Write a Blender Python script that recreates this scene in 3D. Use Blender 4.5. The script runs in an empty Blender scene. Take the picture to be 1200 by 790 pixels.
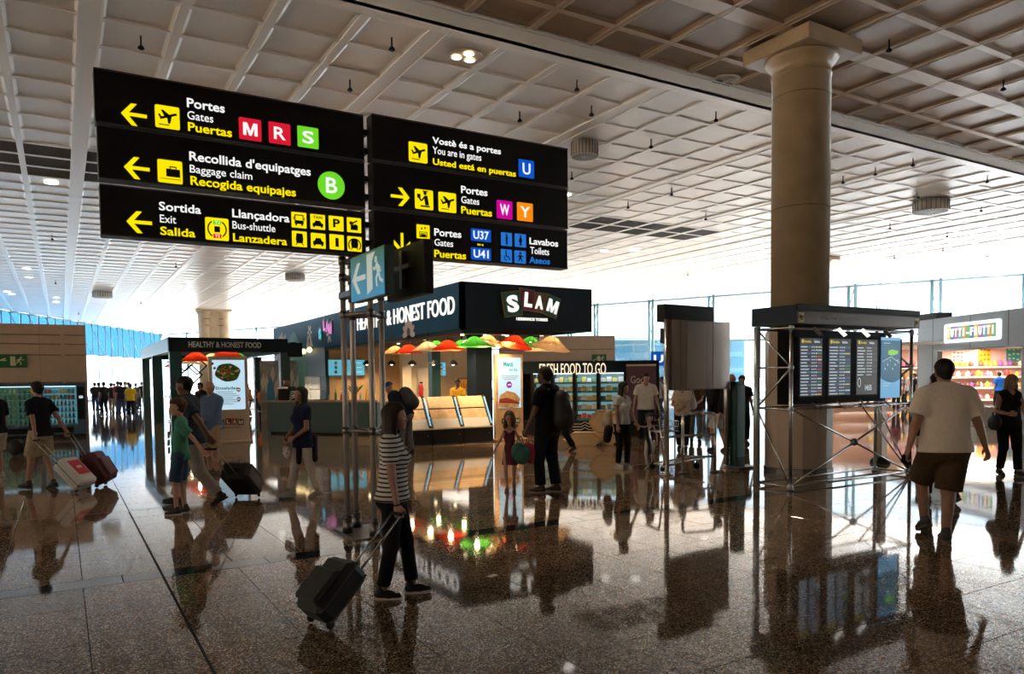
import bpy, bmesh, math, random
import numpy as np
from mathutils import Vector, Matrix
random.seed(7)
SC = bpy.context.scene
COL = SC.collection
R = math.radians
# ---------------------------------------------------------------- camera
FPX, PITCH, ROLL, YAW, CYP, HC = 877.6, -4.944e-2, -1.116e-2, 0.54145, 485.8, 1.7

def cam_to_world(x, u, fw):
    cr, sr = math.cos(ROLL), math.sin(ROLL)
    X = x*cr - u*sr; up = x*sr + u*cr
    cp, sp = math.cos(PITCH), math.sin(PITCH)
    Y = fw*cp - up*sp; Z = fw*sp + up*cp
    c, s = math.cos(YAW), math.sin(YAW)
    return Vector((X*c + Y*s, -X*s + Y*c, Z))

cam_d = bpy.data.cameras.new('camera')
cam = bpy.data.objects.new('camera', cam_d)
COL.objects.link(cam)
rx, ry, rz_ = cam_to_world(1, 0, 0), cam_to_world(0, 1, 0), cam_to_world(0, 0, -1)
cam.matrix_world = Matrix(((rx.x, ry.x, rz_.x, 0), (rx.y, ry.y, rz_.y, 0), (rx.z, ry.z, rz_.z, HC), (0, 0, 0, 1)))
cam_d.sensor_width = 36
cam_d.lens = FPX/1200*36
cam_d.shift_y = (CYP-395)/1200
cam_d.clip_end = 800
SC.camera = cam
# ---------------------------------------------------------------- light and exposure
SC.view_settings.view_transform = 'Standard'
SC.view_settings.look = 'None'
SC.view_settings.gamma = 1
SC.view_settings.use_curve_mapping = False
SC.view_settings.exposure = 0.75
EK = 0.60      # strength of self-lit screens and signs at this exposure
W = bpy.data.worlds.new('sky'); SC.world = W; W.use_nodes = True
nt = W.node_tree; nt.nodes.clear()
wo = nt.nodes.new('ShaderNodeOutputWorld'); bg = nt.nodes.new('ShaderNodeBackground')
tc = nt.nodes.new('ShaderNodeTexCoord'); sx = nt.nodes.new('ShaderNodeSeparateXYZ'); cr_ = nt.nodes.new('ShaderNodeValToRGB')
cr_.color_ramp.elements[0].position = 0.0; cr_.color_ramp.elements[0].color = (0.90, 0.97, 1, 1)
cr_.color_ramp.elements[1].position = 0.6; cr_.color_ramp.elements[1].color = (0.45, 0.72, 1, 1)
nt.links.new(tc.outputs['Generated'], sx.inputs[0]); nt.links.new(sx.outputs['Z'], cr_.inputs[0])
nt.links.new(cr_.outputs[0], bg.inputs[0]); bg.inputs[1].default_value = 1.9
nt.links.new(bg.outputs[0], wo.inputs[0])
sd = bpy.data.lights.new('sun', 'SUN'); sd.energy = 60; sd.angle = R(1.5); sd.color = (.94, .97, 1)
sun = bpy.data.objects.new('sun', sd); COL.objects.link(sun); sun.rotation_euler = Vector((.80, .42, .50)).to_track_quat('Z', 'Y').to_euler()

def area(name, loc, size, power, color=(1, .85, .65), sy=None, rot=(0, 0, 0)):
    l = bpy.data.lights.new(name, 'AREA'); l.energy = power; l.color = color; l.size = size
    if sy: l.shape = 'RECTANGLE'; l.size_y = sy
    o = bpy.data.objects.new(name, l); o.location = loc; o.rotation_euler = rot; COL.objects.link(o)
    return o

# ---------------------------------------------------------------- helpers
def ray(px, py):
    return cam_to_world((px-600)/FPX, (CYP-py)/FPX, 1.0)
def gp(px, py, z=0.0):
    """floor point (or point at height z) that the photograph shows at a pixel"""
    r = ray(px, py); t = (z-HC)/r.z
    return Vector((r.x*t, r.y*t, z))
def cf(l, d, z=0.0):
    """point from metres right of / metres ahead of the photographer's heading"""
    c, s = math.cos(YAW), math.sin(YAW)
    return Vector((l*c+d*s, -l*s+d*c, z))
HEAD = math.pi/2 - YAW      # compass angle of the heading, for rotations about z

MATS = {}
def mat(name, color, rough=.5, metal=0, emit=None, es=1.0, spec=.5, noise=0, nscale=8, bump=0, bscale=40, alpha=None, trans=0, coat=0):
    if name in MATS: return MATS[name]
    m = bpy.data.materials.new(name); m.use_nodes = True
    t = m.node_tree; b = t.nodes['Principled BSDF']
    b.inputs['Base Color'].default_value = (*color, 1); b.inputs['Roughness'].default_value = rough
    b.inputs['Metallic'].default_value = metal
    b.inputs['Specular IOR Level'].default_value = spec
    b.inputs['Transmission Weight'].default_value = trans
    b.inputs['Coat Weight'].default_value = coat
    if emit:
        b.inputs['Emission Color'].default_value = (*emit, 1); b.inputs['Emission Strength'].default_value = es
    if noise or bump:
        co = t.nodes.new('ShaderNodeTexCoord')
    if noise:
        n = t.nodes.new('ShaderNodeTexNoise'); n.inputs['Scale'].default_value = nscale; n.inputs['Detail'].default_value = 5
        mx = t.nodes.new('ShaderNodeMixRGB'); mx.blend_type = 'MULTIPLY'; mx.inputs[0].default_value = 1
        mr = t.nodes.new('ShaderNodeMapRange'); mr.inputs['From Min'].default_value = .3; mr.inputs['From Max'].default_value = .7
        mr.inputs['To Min'].default_value = 1-noise; mr.inputs['To Max'].default_value = 1+noise*.6
        mx.inputs[1].default_value = (*color, 1)
        t.links.new(co.outputs['Object'], n.inputs['Vector']); t.links.new(n.outputs['Fac'], mr.inputs[0])
        t.links.new(mr.outputs[0], mx.inputs[2]); t.links.new(mx.outputs[0], b.inputs['Base Color'])
    if bump:
        n2 = t.nodes.new('ShaderNodeTexNoise'); n2.inputs['Scale'].default_value = bscale
        bp = t.nodes.new('ShaderNodeBump'); bp.inputs['Strength'].default_value = bump; bp.inputs['Distance'].default_value = .01
        t.links.new(co.outputs['Object'], n2.inputs['Vector']); t.links.new(n2.outputs['Fac'], bp.inputs['Height'])
        t.links.new(bp.outputs[0], b.inputs['Normal'])
    MATS[name] = m
    return m
def emat(name, color, s=1.0):
    """self-lit surface: screen, backlit sign, lamp"""
    if name in MATS: return MATS[name]
    m = bpy.data.materials.new(name); m.use_nodes = True
    b = m.node_tree.nodes['Principled BSDF']
    b.inputs['Base Color'].default_value = (color[0]*.3, color[1]*.3, color[2]*.3, 1)
    b.inputs['Emission Color'].default_value = (*color, 1); b.inputs['Emission Strength'].default_value = s*EK
    b.inputs['Roughness'].default_value = .35
    MATS[name] = m
    return m
def glassmat(name, tint, gloss=.08):
    if name in MATS: return MATS[name]
    m = bpy.data.materials.new(name); m.use_nodes = True
    t = m.node_tree; t.nodes.clear()
    o = t.nodes.new('ShaderNodeOutputMaterial'); a = t.nodes.new('ShaderNodeBsdfTransparent'); g = t.nodes.new('ShaderNodeBsdfGlossy'); x = t.nodes.new('ShaderNodeMixShader')
    a.inputs[0].default_value = (*tint, 1); g.inputs['Roughness'].default_value = .03; x.inputs[0].default_value = gloss
    t.links.new(a.outputs[0], x.inputs[1]); t.links.new(g.outputs[0], x.inputs[2]); t.links.new(x.outputs[0], o.inputs[0])
    MATS[name] = m
    return m

class MB:
    """collects shapes into one mesh"""
    def __init__(s): s.v = []; s.f = []; s.smooth = []
    def add(s, vs, fs, sm=False):
        k = len(s.v); s.v += [tuple(v) for v in vs]; s.f += [tuple(i+k for i in f) for f in fs]; s.smooth += [sm]*len(fs); return s
    def box(s, c, d, rz=0, M=None, bev=0):
        x, y, z = d[0]/2, d[1]/2, d[2]/2
        if bev:
            b = min(bev, x*.9, y*.9, z*.9); pts = []
            for sx_ in (-1, 1):
                for sy_ in (-1, 1):
                    for sz_ in (-1, 1):
                        pts += [(sx_*x, sy_*(y-b), sz_*(z-b)), (sx_*(x-b), sy_*y, sz_*(z-b)), (sx_*(x-b), sy_*(y-b), sz_*z)]
            bm = bmesh.new()
            for p in pts: bm.verts.new(p)
            bmesh.ops.convex_hull(bm, input=bm.verts[:])
            bm.verts.index_update()
            vs = [v.co.copy() for v in bm.verts]; fs = [[v.index for v in f.verts] for f in bm.faces]; bm.free()
        else:
            vs = [Vector((i*x, j*y, k*z)) for k in (-1, 1) for j in (-1, 1) for i in (-1, 1)]
            fs = [(0, 2, 3, 1), (4, 5, 7, 6), (0, 1, 5, 4), (2, 6, 7, 3), (0, 4, 6, 2), (1, 3, 7, 5)]
        M_ = M if M is not None else Matrix.Rotation(rz, 3, 'Z')
        c = Vector(c)
        return s.add([M_ @ Vector(v) + c for v in vs], fs)
    def span(s, a, b, **k):
        return s.box([(a[i]+b[i])/2 for i in range(3)], [abs(a[i]-b[i]) for i in range(3)], **k)
    def tube(s, a, b, r, n=10, r2=None, sm=True):
        a = Vector(a); b = Vector(b); d = (b-a).normalized(); r2 = r if r2 is None else r2
        t = Vector((0, 0, 1)) if abs(d.z) < .9 else Vector((1, 0, 0))
        u = d.cross(t).normalized(); w = d.cross(u)
        vs = []
        for p, q in ((a, r), (b, r2)):
            vs += [p + (u*math.cos(2*math.pi*i/n)+w*math.sin(2*math.pi*i/n))*q for i in range(n)]
        s.add(vs, [(i, i+n, (i+1) % n+n, (i+1) % n) for i in range(n)], sm)
        k = len(s.v)-2*n
        s.f += [tuple(k+i for i in range(n)), tuple(k+n+i for i in reversed(range(n)))]; s.smooth += [False, False]
        return s
    def path(s, pts, r, n=8):
        for a, b in zip(pts[:-1], pts[1:]): s.tube(a, b, r, n)
        for p in pts[1:-1]: s.ball(p, r*1.0, 6, n)
        return s
    def lathe(s, prof, c=(0, 0, 0), n=24, M=None, sm=True, cap=True):
        c = Vector(c); vs = []
        for r, z in prof:
            for i in range(n):
                v = Vector((r*math.cos(2*math.pi*i/n), r*math.sin(2*math.pi*i/n), z))
                vs.append((M @ v if M is not None else v)+c)
        fs = [(j*n+i, j*n+(i+1) % n, (j+1)*n+(i+1) % n, (j+1)*n+i) for j in range(len(prof)-1) for i in range(n)]
        s.add(vs, fs, sm)
        if cap:
            k = len(s.v)-len(vs)
            s.f += [tuple(k+i for i in reversed(range(n))), tuple(k+(len(prof)-1)*n+i for i in range(n))]; s.smooth += [False, False]
        return s
    def ball(s, c, r, m=8, n=12, sc=(1, 1, 1), M=None):
        prof = [(max(1e-4, r*math.sin(math.pi*i/m)), -r*math.cos(math.pi*i/m)) for i in range(m+1)]
        S = Matrix.Diagonal(Vector(sc)); M2 = (M @ S) if M is not None else S
        return s.lathe(prof, c, n, M2, True, False)
    def prism(s, poly, lo, hi, ax='z', M=None, c=(0, 0, 0)):
        """extrude a 2-d outline between lo and hi along an axis"""
        n = len(poly); c = Vector(c)
        def P(a, b, h): v = {'z': (a, b, h), 'y': (a, h, b), 'x': (h, a, b)}[ax]; v = Vector(v); return (M @ v if M is not None else v)+c
        vs = [P(a, b, lo) for a, b in poly]+[P(a, b, hi) for a, b in poly]
        return s.add(vs, [tuple(reversed(range(n))), tuple(range(n, 2*n))]+[(i, (i+1) % n, n+(i+1) % n, n+i) for i in range(n)])
    def quad(s, *p): return s.add(p, [tuple(range(len(p)))])
    def mesh(s, name, m):
        me = bpy.data.meshes.new(name); me.from_pydata(s.v, [], s.f); me.polygons.foreach_set('use_smooth', s.smooth)
        if m: me.materials.append(m)
        me.update(); return me
    def build(s, name, m, parent=None, loc=None, rz=0):
        o = bpy.data.objects.new(name, s.mesh(name, m)); COL.objects.link(o)
        if parent: o.parent = parent
        if loc is not None: o.location = loc
        if rz: o.rotation_euler.z = rz
        return o
def tag(o, label=None, cat=None, group=None, kind=None):
    if label: o['label'] = label
    if cat: o['category'] = cat
    if group: o['group'] = group
    if kind: o['kind'] = kind
    return o
def thing(name, label, cat, loc=(0, 0, 0), rz=0, group=None, kind=None):
    o = bpy.data.objects.new(name, None); o.empty_display_size = .1; COL.objects.link(o)
    o.location = loc; o.rotation_euler.z = rz
    return tag(o, label, cat, group, kind)
def nth(i): return '%d%s' % (i, {1: 'st', 2: 'nd', 3: 'rd'}.get(i if i < 20 else i % 10, 'th'))
def kids(o): return [c for c in bpy.data.objects if c.parent == o]
def dup(o, loc, rz=None, label=None, parent=None, tree=None):
    if tree is None:
        tree = {}
        for c in bpy.data.objects:
            if c.parent: tree.setdefault(c.parent.name, []).append(c)
    c = o.copy(); COL.objects.link(c)
    if parent: c.parent = parent
    if loc is not None: c.location = loc
    if rz is not None: c.rotation_euler.z = rz
    if label: c['label'] = label
    for ch in tree.get(o.name, []): dup(ch, None, None, None, c, tree)
    return c
# lettering: built-in font, thickened, fitted to a measured box
_cap = {}
def text_mesh(s, bold, ext):
    cu = bpy.data.curves.new('lettering', 'FONT'); cu.body = s; cu.size = 1; cu.resolution_u = 3
    cu.offset = bold; cu.extrude = 0
    o = bpy.data.objects.new('lettering', cu); COL.objects.link(o)
    dg = bpy.context.evaluated_depsgraph_get()
    me = bpy.data.meshes.new_from_object(o.evaluated_get(dg))
    bpy.data.objects.remove(o)
    return me
def text(s, org, ux, uz, x0, x1, z0, z1, m, parent=None, bold=.02, name='lettering', depth=.012, cap=.73):
    """letters from x0 to x1 along ux and from baseline z0 to cap height z1 along uz, standing proud by depth"""
    me = text_mesh(s, bold, 0)
    n = len(me.vertices)
    if n == 0: return None
    co = np.empty(n*3); me.vertices.foreach_get('co', co); co = co.reshape(-1, 3)
    a, b = co[:, 0].min(), co[:, 0].max()
    X = x0+(co[:, 0]-a)/(b-a)*(x1-x0); Z = z0+(co[:, 1]+bold)/(.682+2*bold)*(z1-z0)
    ux = Vector(ux).normalized(); uz = Vector(uz).normalized(); nn = ux.cross(uz)
    P = np.outer(X, np.array(ux))+np.outer(Z, np.array(uz))+np.array(org)[None, :]
    P2 = P+np.array(nn)[None, :]*depth
    polys = [tuple(p.vertices) for p in me.polygons]
    # boundary edges give the sides
    cnt = {}
    for p in polys:
        for i in range(len(p)):
            e = (p[i], p[(i+1) % len(p)]); cnt[e] = 1
    sides = [(e[1], e[0], e[0]+n, e[1]+n) for e in cnt if (e[1], e[0]) not in cnt]
    fl = [tuple(i+n for i in p) for p in polys]
    out = MB(); out.v = [tuple(v) for v in P]+[tuple(v) for v in P2]
    out.f = fl+sides; out.smooth = [False]*len(out.f)
    bpy.data.meshes.remove(me)
    return out.build(name, m, parent)
# ---------------------------------------------------------------- figures: smooth-blended tapered limbs, meshed by surface nets
def _smin(a, b, k):
    h = np.clip(.5+.5*(b-a)/k, 0, 1)
    return b*(1-h)+a*h-k*h*(1-h)
def V3(*a): return np.array(a, float)
def rotm(ax, deg):
    return np.array(Matrix.Rotation(R(deg), 3, ax))
class Prim:
    def __init__(s, kind, a, b=None, ra=.1, rb=None, Rm=None, sc=(1, 1, 1), cuts=(), k=.03):
        s.kind = kind; s.a = np.array(a, float); s.b = s.a if b is None else np.array(b, float)
        s.ra = ra; s.rb = ra if rb is None else rb; s.R = np.eye(3) if Rm is None else np.array(Rm); s.sc = np.array(sc, float)
        s.cuts = cuts; s.k = k
    def grow(s, d, cuts=None, k=None):
        q = Prim(s.kind, s.a, s.b, s.ra+d, s.rb+d, s.R, s.sc, s.cuts if cuts is None else cuts, s.k if k is None else k)
        return q
    def bbox(s):
        r = max(s.ra, s.rb)*max(1, s.sc.max())
        return np.minimum(s.a, s.b)-r, np.maximum(s.a, s.b)+r
    def ev(s, x, y, z):
        # into the frame, scaled
        Rt = s.R.T; S = s.sc
        def tr(px, py, pz): return [(Rt[i, 0]*px+Rt[i, 1]*py+Rt[i, 2]*pz)/S[i] for i in range(3)]
        q = tr(x-s.a[0], y-s.a[1], z-s.a[2]); bb = tr(*(s.b-s.a))
        L2 = sum(c*c for c in bb)
        if L2 > 1e-9:
            t = np.clip((q[0]*bb[0]+q[1]*bb[1]+q[2]*bb[2])/L2, 0, 1)
            d = np.sqrt((q[0]-t*bb[0])**2+(q[1]-t*bb[1])**2+(q[2]-t*bb[2])**2)-(s.ra+(s.rb-s.ra)*t)
        else:
            d = np.sqrt(q[0]**2+q[1]**2+q[2]**2)-s.ra
        d = d*min(1, S.min()*1.25)
        for p, n in s.cuts:
            d = np.maximum(d, (x-p[0])*n[0]+(y-p[1])*n[1]+(z-p[2])*n[2])
        return d
def field(prims, h, subs=(), cuts=(), noise=0, nf=(9, 7, 11)):
    prims = [p for p in prims if p is not None]
    lo = np.min([p.bbox()[0] for p in prims], 0)-2.5*h; hi = np.max([p.bbox()[1] for p in prims], 0)+2.5*h
    n = np.ceil((hi-lo)/h).astype(int)+1
    ax = [lo[i]+np.arange(n[i])*h for i in range(3)]
    D = np.full(tuple(n), .2, np.float32)
    def sub(p, pad):
        a, b = p.bbox(); i0 = np.maximum(0, np.floor((a-pad-lo)/h).astype(int)); i1 = np.minimum(n, np.ceil((b+pad-lo)/h).astype(int)+1)
        sl = tuple(slice(i0[i], i1[i]) for i in range(3))
        g = (ax[0][sl[0]][:, None, None], ax[1][sl[1]][None, :, None], ax[2][sl[2]][None, None, :])
        return sl, g
    for p in prims:
        sl, g = sub(p, p.k+2*h)
        D[sl] = _smin(D[sl], p.ev(*g), p.k)
    if noise:
        g = (ax[0][:, None, None], ax[1][None, :, None], ax[2][None, None, :])
        D += noise*(np.sin(nf[0]*2*g[0]+nf[2]*g[2]*1.7+3*g[1])*np.sin(nf[1]*2*g[1]+2-5*g[0])+.5*np.sin(31*g[2]+17*g[0]+13*g[1])).astype(np.float32)
    for p in subs:
        sl, g = sub(p, 2*h)
        D[sl] = np.maximum(D[sl], -p.ev(*g))
    for pt, nn in cuts:
        g = (ax[0][:, None, None], ax[1][None, :, None], ax[2][None, None, :])
        D = np.maximum(D, (g[0]-pt[0])*nn[0]+(g[1]-pt[1])*nn[1]+(g[2]-pt[2])*nn[2])
    return D, lo
def nets(D, lo, h):
    S = D < 0
    n = np.array(D.shape)
    c = [S[i:n[0]-1+i, j:n[1]-1+j, k:n[2]-1+k] for i in (0, 1) for j in (0, 1) for k in (0, 1)]
    cnt = sum(a.astype(np.int8) for a in c)
    act = np.argwhere((cnt > 0) & (cnt < 8))
    if len(act) == 0: return np.zeros((0, 3)), np.zeros((0, 4), int)
    idx = np.full(tuple(n-1), -1, np.int64); idx[tuple(act.T)] = np.arange(len(act))
    cor = np.array([(i, j, k) for i in (0, 1) for j in (0, 1) for k in (0, 1)])
    val = np.stack([D[tuple((act+o).T)] for o in cor], 1)
    acc = np.zeros((len(act), 3)); num = np.zeros(len(act))
    for a in range(8):
        for b in range(a+1, 8):
            if np.abs(cor[a]-cor[b]).sum() != 1: continue
            va, vb = val[:, a], val[:, b]; m = (va < 0) != (vb < 0)
            t = np.where(m, va/(va-vb+1e-12), 0)
            acc += np.where(m[:, None], cor[a]+t[:, None]*(cor[b]-cor[a]), 0); num += m
    P = lo+(act+acc/num[:, None])*h
    F = []
    for axis in range(3):
        u, v = (axis+1) % 3, (axis+2) % 3
        s0 = [slice(1, -1)]*3; s1 = [slice(1, -1)]*3
        s0[axis] = slice(0, n[axis]-1); s1[axis] = slice(1, n[axis])
        A, B = S[tuple(s0)], S[tuple(s1)]
        e = np.argwhere(A != B)
        if len(e) == 0: continue
        flip = B[tuple(e.T)]
        base = e.copy(); base[:, u] += 1; base[:, v] += 1
        def cell(du, dv):
            q = base.copy(); q[:, u] -= du; q[:, v] -= dv
            return idx[tuple(q.T)]
        q = np.stack([cell(1, 1), cell(0, 1), cell(0, 0), cell(1, 0)], 1)
        q[flip] = q[flip][:, ::-1]
        F.append(q)
    return P, np.concatenate(F)
def sdf_obj(name, prims, h, m, parent, s=1.0, **kw):
    for p in prims: p.ra = max(p.ra, .62*h); p.rb = max(p.rb, .62*h)
    D, lo = field(prims, h, **kw)
    P, F = nets(D, lo, h)
    if len(P) == 0: return None
    me = bpy.data.meshes.new(name)
    me.vertices.add(len(P)); me.vertices.foreach_set('co', (P*s).astype(np.float32).ravel())
    me.loops.add(len(F)*4); me.loops.foreach_set('vertex_index', F.ravel().astype(np.int32))
    me.polygons.add(len(F)); me.polygons.foreach_set('loop_start', np.arange(len(F), dtype=np.int32)*4)
    me.polygons.foreach_set('use_smooth', np.ones(len(F), bool))
    me.update(calc_edges=True); me.validate()
    me.materials.append(m)
    o = bpy.data.objects.new(name, me); COL.objects.link(o); o.parent = parent
    return o
def ik(a, t, l1, l2, pole):
    d = t-a; L = np.linalg.norm(d); L = min(L, (l1+l2)*.999); u = d/np.linalg.norm(d)
    x = (l1*l1-l2*l2+L*L)/(2*L); y = math.sqrt(max(0, l1*l1-x*x))
    p = pole-u*np.dot(pole, u); p = p/np.linalg.norm(p)
    return a+u*x+p*y, a+u*L

SKIN = {'light': (.50, .29, .20), 'tan': (.38, .20, .13), 'dark': (.15, .075, .045), 'pink': (.60, .32, .25)}
def skin(k): return mat('skin_'+k, SKIN[k], .5, noise=.12, nscale=14)
def cloth(name, c, stripes=None, noise=.15):
    if name in MATS: return MATS[name]
    m = mat(name, c, .85, spec=.2, noise=noise, nscale=30, bump=.15, bscale=220)
    if stripes:
        t = m.node_tree; b = t.nodes['Principled BSDF']
        co = t.nodes.new('ShaderNodeTexCoord'); sp = t.nodes.new('ShaderNodeSeparateXYZ')
        mu = t.nodes.new('ShaderNodeMath'); mu.operation = 'MULTIPLY'; mu.inputs[1].default_value = 1/stripes[1]
        fr = t.nodes.new('ShaderNodeMath'); fr.operation = 'FRACT'; gt = t.nodes.new('ShaderNodeMath'); gt.operation = 'GREATER_THAN'; gt.inputs[1].default_value = stripes[2]
        mx = t.nodes.new('ShaderNodeMixRGB'); mx.inputs[1].default_value = (*c, 1); mx.inputs[2].default_value = (*stripes[0], 1)
        t.links.new(co.outputs['Object'], sp.inputs[0]); t.links.new(sp.outputs['Z'], mu.inputs[0]); t.links.new(mu.outputs[0], fr.inputs[0])
        t.links.new(fr.outputs[0], gt.inputs[0]); t.links.new(gt.outputs[0], mx.inputs[0]); t.links.new(mx.outputs[0], b.inputs['Base Color'])
    return m

def person(label, loc, yaw, H=1.75, h=.009, bulk=1., female=False, child=False, skin_='tan', pz=.93, feet=None, lean=2, twist=0, side=0,
           hands=None, curl=(35, 35), head=(0, 0), top=None, bottom=None, shoes=None, hair=None, group=None, dress=None, seat=False, hsc=None, name='person', elbow=None, belly=0):
    """feet: [(x,y,z,pitch,yaw)]*2 ankles (left, right); hands: wrist targets (left, right); yaw: compass direction the figure faces (degrees)"""
    s = H/1.75; root = thing(name, label, 'person', loc, R(yaw), group)
    hb = hsc or (1.32 if child else 1.0)
    B = bulk
    if feet is None: feet = [(.0, .09, .085, 0, 8), (.0, -.09, .085, 0, -8)]
    P = V3(0, 0, pz); P0 = V3(0, 0, .93)
    Rt = rotm('Z', twist) @ rotm('Y', lean) @ rotm('X', side)
    T = lambda *p: P+Rt @ (V3(*p)-P0)
    hipw = .095 if not female else .1; shw = (.155 if female else .178)*(.82 if child else 1)*(1+(B-1)*.5)
    sk = []
    hips = [V3(0, hipw, 0)+P+V3(0, 0, -.03), V3(0, -hipw, 0)+P+V3(0, 0, -.03)]
    legs = []
    for i, f in enumerate(feet):
        a = hips[i]; kn, an = ik(a, V3(*f[:3]), .415, .405, V3(1, .12*(1-2*i), .05))
        legs.append((a, kn, an, f))
    lr = .086*B*(1.04 if female else 1)
    for a, kn, an, f in legs:
        sk += [Prim('c', a, kn, lr, .057*B, k=.03), Prim('c', kn, an, .050*B, .036*B, k=.02),
               Prim('c', kn+V3(-.022, 0, -.07), kn+(an-kn)*.5+V3(-.02, 0, 0), .044*B, .034*B, k=.03)]
        fy = rotm('Z', f[4]) @ rotm('Y', -f[3])
        sk += [Prim('c', an+fy@V3(-.02, 0, -.03), an+fy@V3(.12, 0, -.05), .034, .026, k=.02)]
    cw = .128*B*(.9 if female else 1)*(.86 if child else 1)
    torso = [Prim('c', T(0, 0, .94), T(0, 0, .99), .138*B*(1.08 if female else 1)*(.88 if child else 1), .125*B*(.88 if child else 1), Rt, (.78, 1.12, 1), k=.05),
             Prim('c', T(0, 0, 1.04), T(.0, 0, 1.14), .112*B*(.93 if female else 1.05), .12*B, Rt, (.80, 1.05, 1), k=.06),
             Prim('c', T(-.005, 0, 1.20), T(-.012, 0, 1.34), cw, cw*1.03, Rt, (.78, 1.18, 1), k=.06),
             Prim('c', T(-.015, shw*.78, 1.395), T(-.015, -shw*.78, 1.395), .052*B, None, k=.06),
             Prim('c', T(-.018, .05, 1.44), T(-.018, -.05, 1.44), .045*B, None, k=.05)]
    if female:
        torso += [Prim('c', T(.085*B, .062, 1.25), None, .055, None, k=.05), Prim('c', T(.085*B, -.062, 1.25), None, .055, None, k=.05)]
    if belly: torso.append(Prim('c', T(.05, 0, 1.04), None, .115*B+belly, k=.07))
    torso += [Prim('c', P+V3(-.06, .06, -.04), None, .085*B, k=.05), Prim('c', P+V3(-.06, -.06, -.04), None, .085*B, k=.05)]
    sk += torso
    arms = []
    if hands is None: hands = [(.05, shw+.10, .80), (.05, -shw-.10, .80)]
    for i, w in enumerate(hands):
        sg = 1-2*i; S0 = T(-.015, sg*shw, 1.385)
        el, wr = ik(S0, V3(*w[:3]), .28, .245, V3(-1, .35*sg, -.3) if elbow is None else V3(*elbow[i]))
        arms.append((S0, el, wr))
        sk += [Prim('c', S0, el, .047*B, .037*B, k=.035), Prim('c', el, wr, .037*B, .024, k=.015)]
        d = wr-el; d /= np.linalg.norm(d)
        if len(w) > 3: d = d*.4+V3(*w[3:6]); d /= np.linalg.norm(d)
        nrm = V3(0, -sg, 0) if abs(d[1]) < .8 else V3(-1, 0, 0)
        nrm = nrm-d*np.dot(nrm, d); nrm /= np.linalg.norm(nrm); lat = np.cross(d, nrm); 
        if lat[0] < 0: lat = -lat
        Rp = np.stack([d, lat, nrm], 1); hs = .95*(1.0 if not child else .95)
        sk.append(Prim('c', wr+d*.035*hs, wr+d*.078*hs, .040*hs, .041*hs, Rp, (1, 1, .42), k=.012))
        fr = max(.0088, .5*h)
        for q, (off, ln) in enumerate(((.031, .9), (.0105, 1), (-.0105, .95), (-.031, .75))):
            c0 = wr+d*.092*hs+lat*off*hs; cc = R(curl[i]*(1+.08*q))
            d1 = d*math.cos(cc*.6)+nrm*math.sin(cc*.6); d2 = d*math.cos(cc*1.6)+nrm*math.sin(cc*1.6)
            c1 = c0+d1*.038*ln*hs; c2 = c1+d2*.038*ln*hs
            sk += [Prim('c', c0, c1, fr*1.05, fr, k=.004), Prim('c', c1, c2, fr, fr*.85, k=.004)]
        t0 = wr+d*.03*hs+lat*.03*hs; t1 = t0+(d*.62+lat*.55+nrm*.3)*.045*hs; t2 = t1+(d*.9+nrm*.35)*.032*hs
        sk += [Prim('c', t0, t1, .012, .011, k=.012), Prim('c', t1, t2, .0105, .009, k=.004)]
    # neck and head
    nb = T(-.02, 0, 1.43); Rh = Rt @ rotm('Z', head[0]) @ rotm('Y', head[1])
    hc = T(-.005, 0, 1.47)+Rh @ V3(.02, 0, .155*hb); e = hb*.97
    Hd = lambda x, y, z: hc+Rh @ (V3(x, y, z)*e)
    sk += [Prim('c', nb, hc+Rh@V3(-.02, 0, -.05), .052*B**.5*(.88 if female or child else 1), .048*(.9 if female or child else 1), k=.03),
           Prim('c', Hd(-.012, 0, .03), None, .1*e, None, Rh, (.98, .78, .86), k=.02),
           Prim('c', Hd(.030, 0, -.022), Hd(.040, 0, -.062), .066*e, .048*e, Rh, (.95, .86, 1), k=.035),
           Prim('c', Hd(.072, 0, -.088), None, .022*e, None, k=.03),
           Prim('c', Hd(.085, 0, .004), Hd(.101, 0, -.024), .009*e, .0125*e, k=.014),
           Prim('c', Hd(.078, .03, .022), Hd(.078, -.03, .022), .013*e, None, k=.015),
           Prim('c', Hd(.072, 0, -.048), None, .022*e, None, k=.02), Prim('c', Hd(.088, .013, -.060), Hd(.088, -.013, -.060), .0065*e, None, k=.006),
           Prim('c', Hd(.074, .034, -.02), None, .016*e, None, k=.02), Prim('c', Hd(.074, -.034, -.02), None, .016*e, None, k=.02)]
    for q in (1, -1):
        sk.append(Prim('c', Hd(-.005, q*.077, .012), Hd(-.002, q*.075, -.02), .015*e, .011*e, Rh, (1, .5, 1.1), k=.006))
    eyesub = [Prim('c', Hd(.098, q*.029, .002), None, .0125*e) for q in (1, -1)]
    hh = h/s
    sdf_obj('body', sk, hh, skin(skin_), root, s, subs=eyesub)
    if h < .013:
        eb = MB()
        for q in (1, -1): eb.ball(Hd(.081, q*.029, .002)*s, .0115*e*s, 6, 8)
        eb.build('eyes', mat('eye_dark', (.05, .035, .03), .2), root)
    up = Rt @ V3(0, 0, 1)
    # clothes
    def sleevecut(i, f):
        S0, el, wr = arms[i]
        if f <= 1: d = (el-S0)/np.linalg.norm(el-S0); return (S0+(el-S0)*f, d)
        d = (wr-el)/np.linalg.norm(wr-el); return (el+(wr-el)*(f-1), d)
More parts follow.
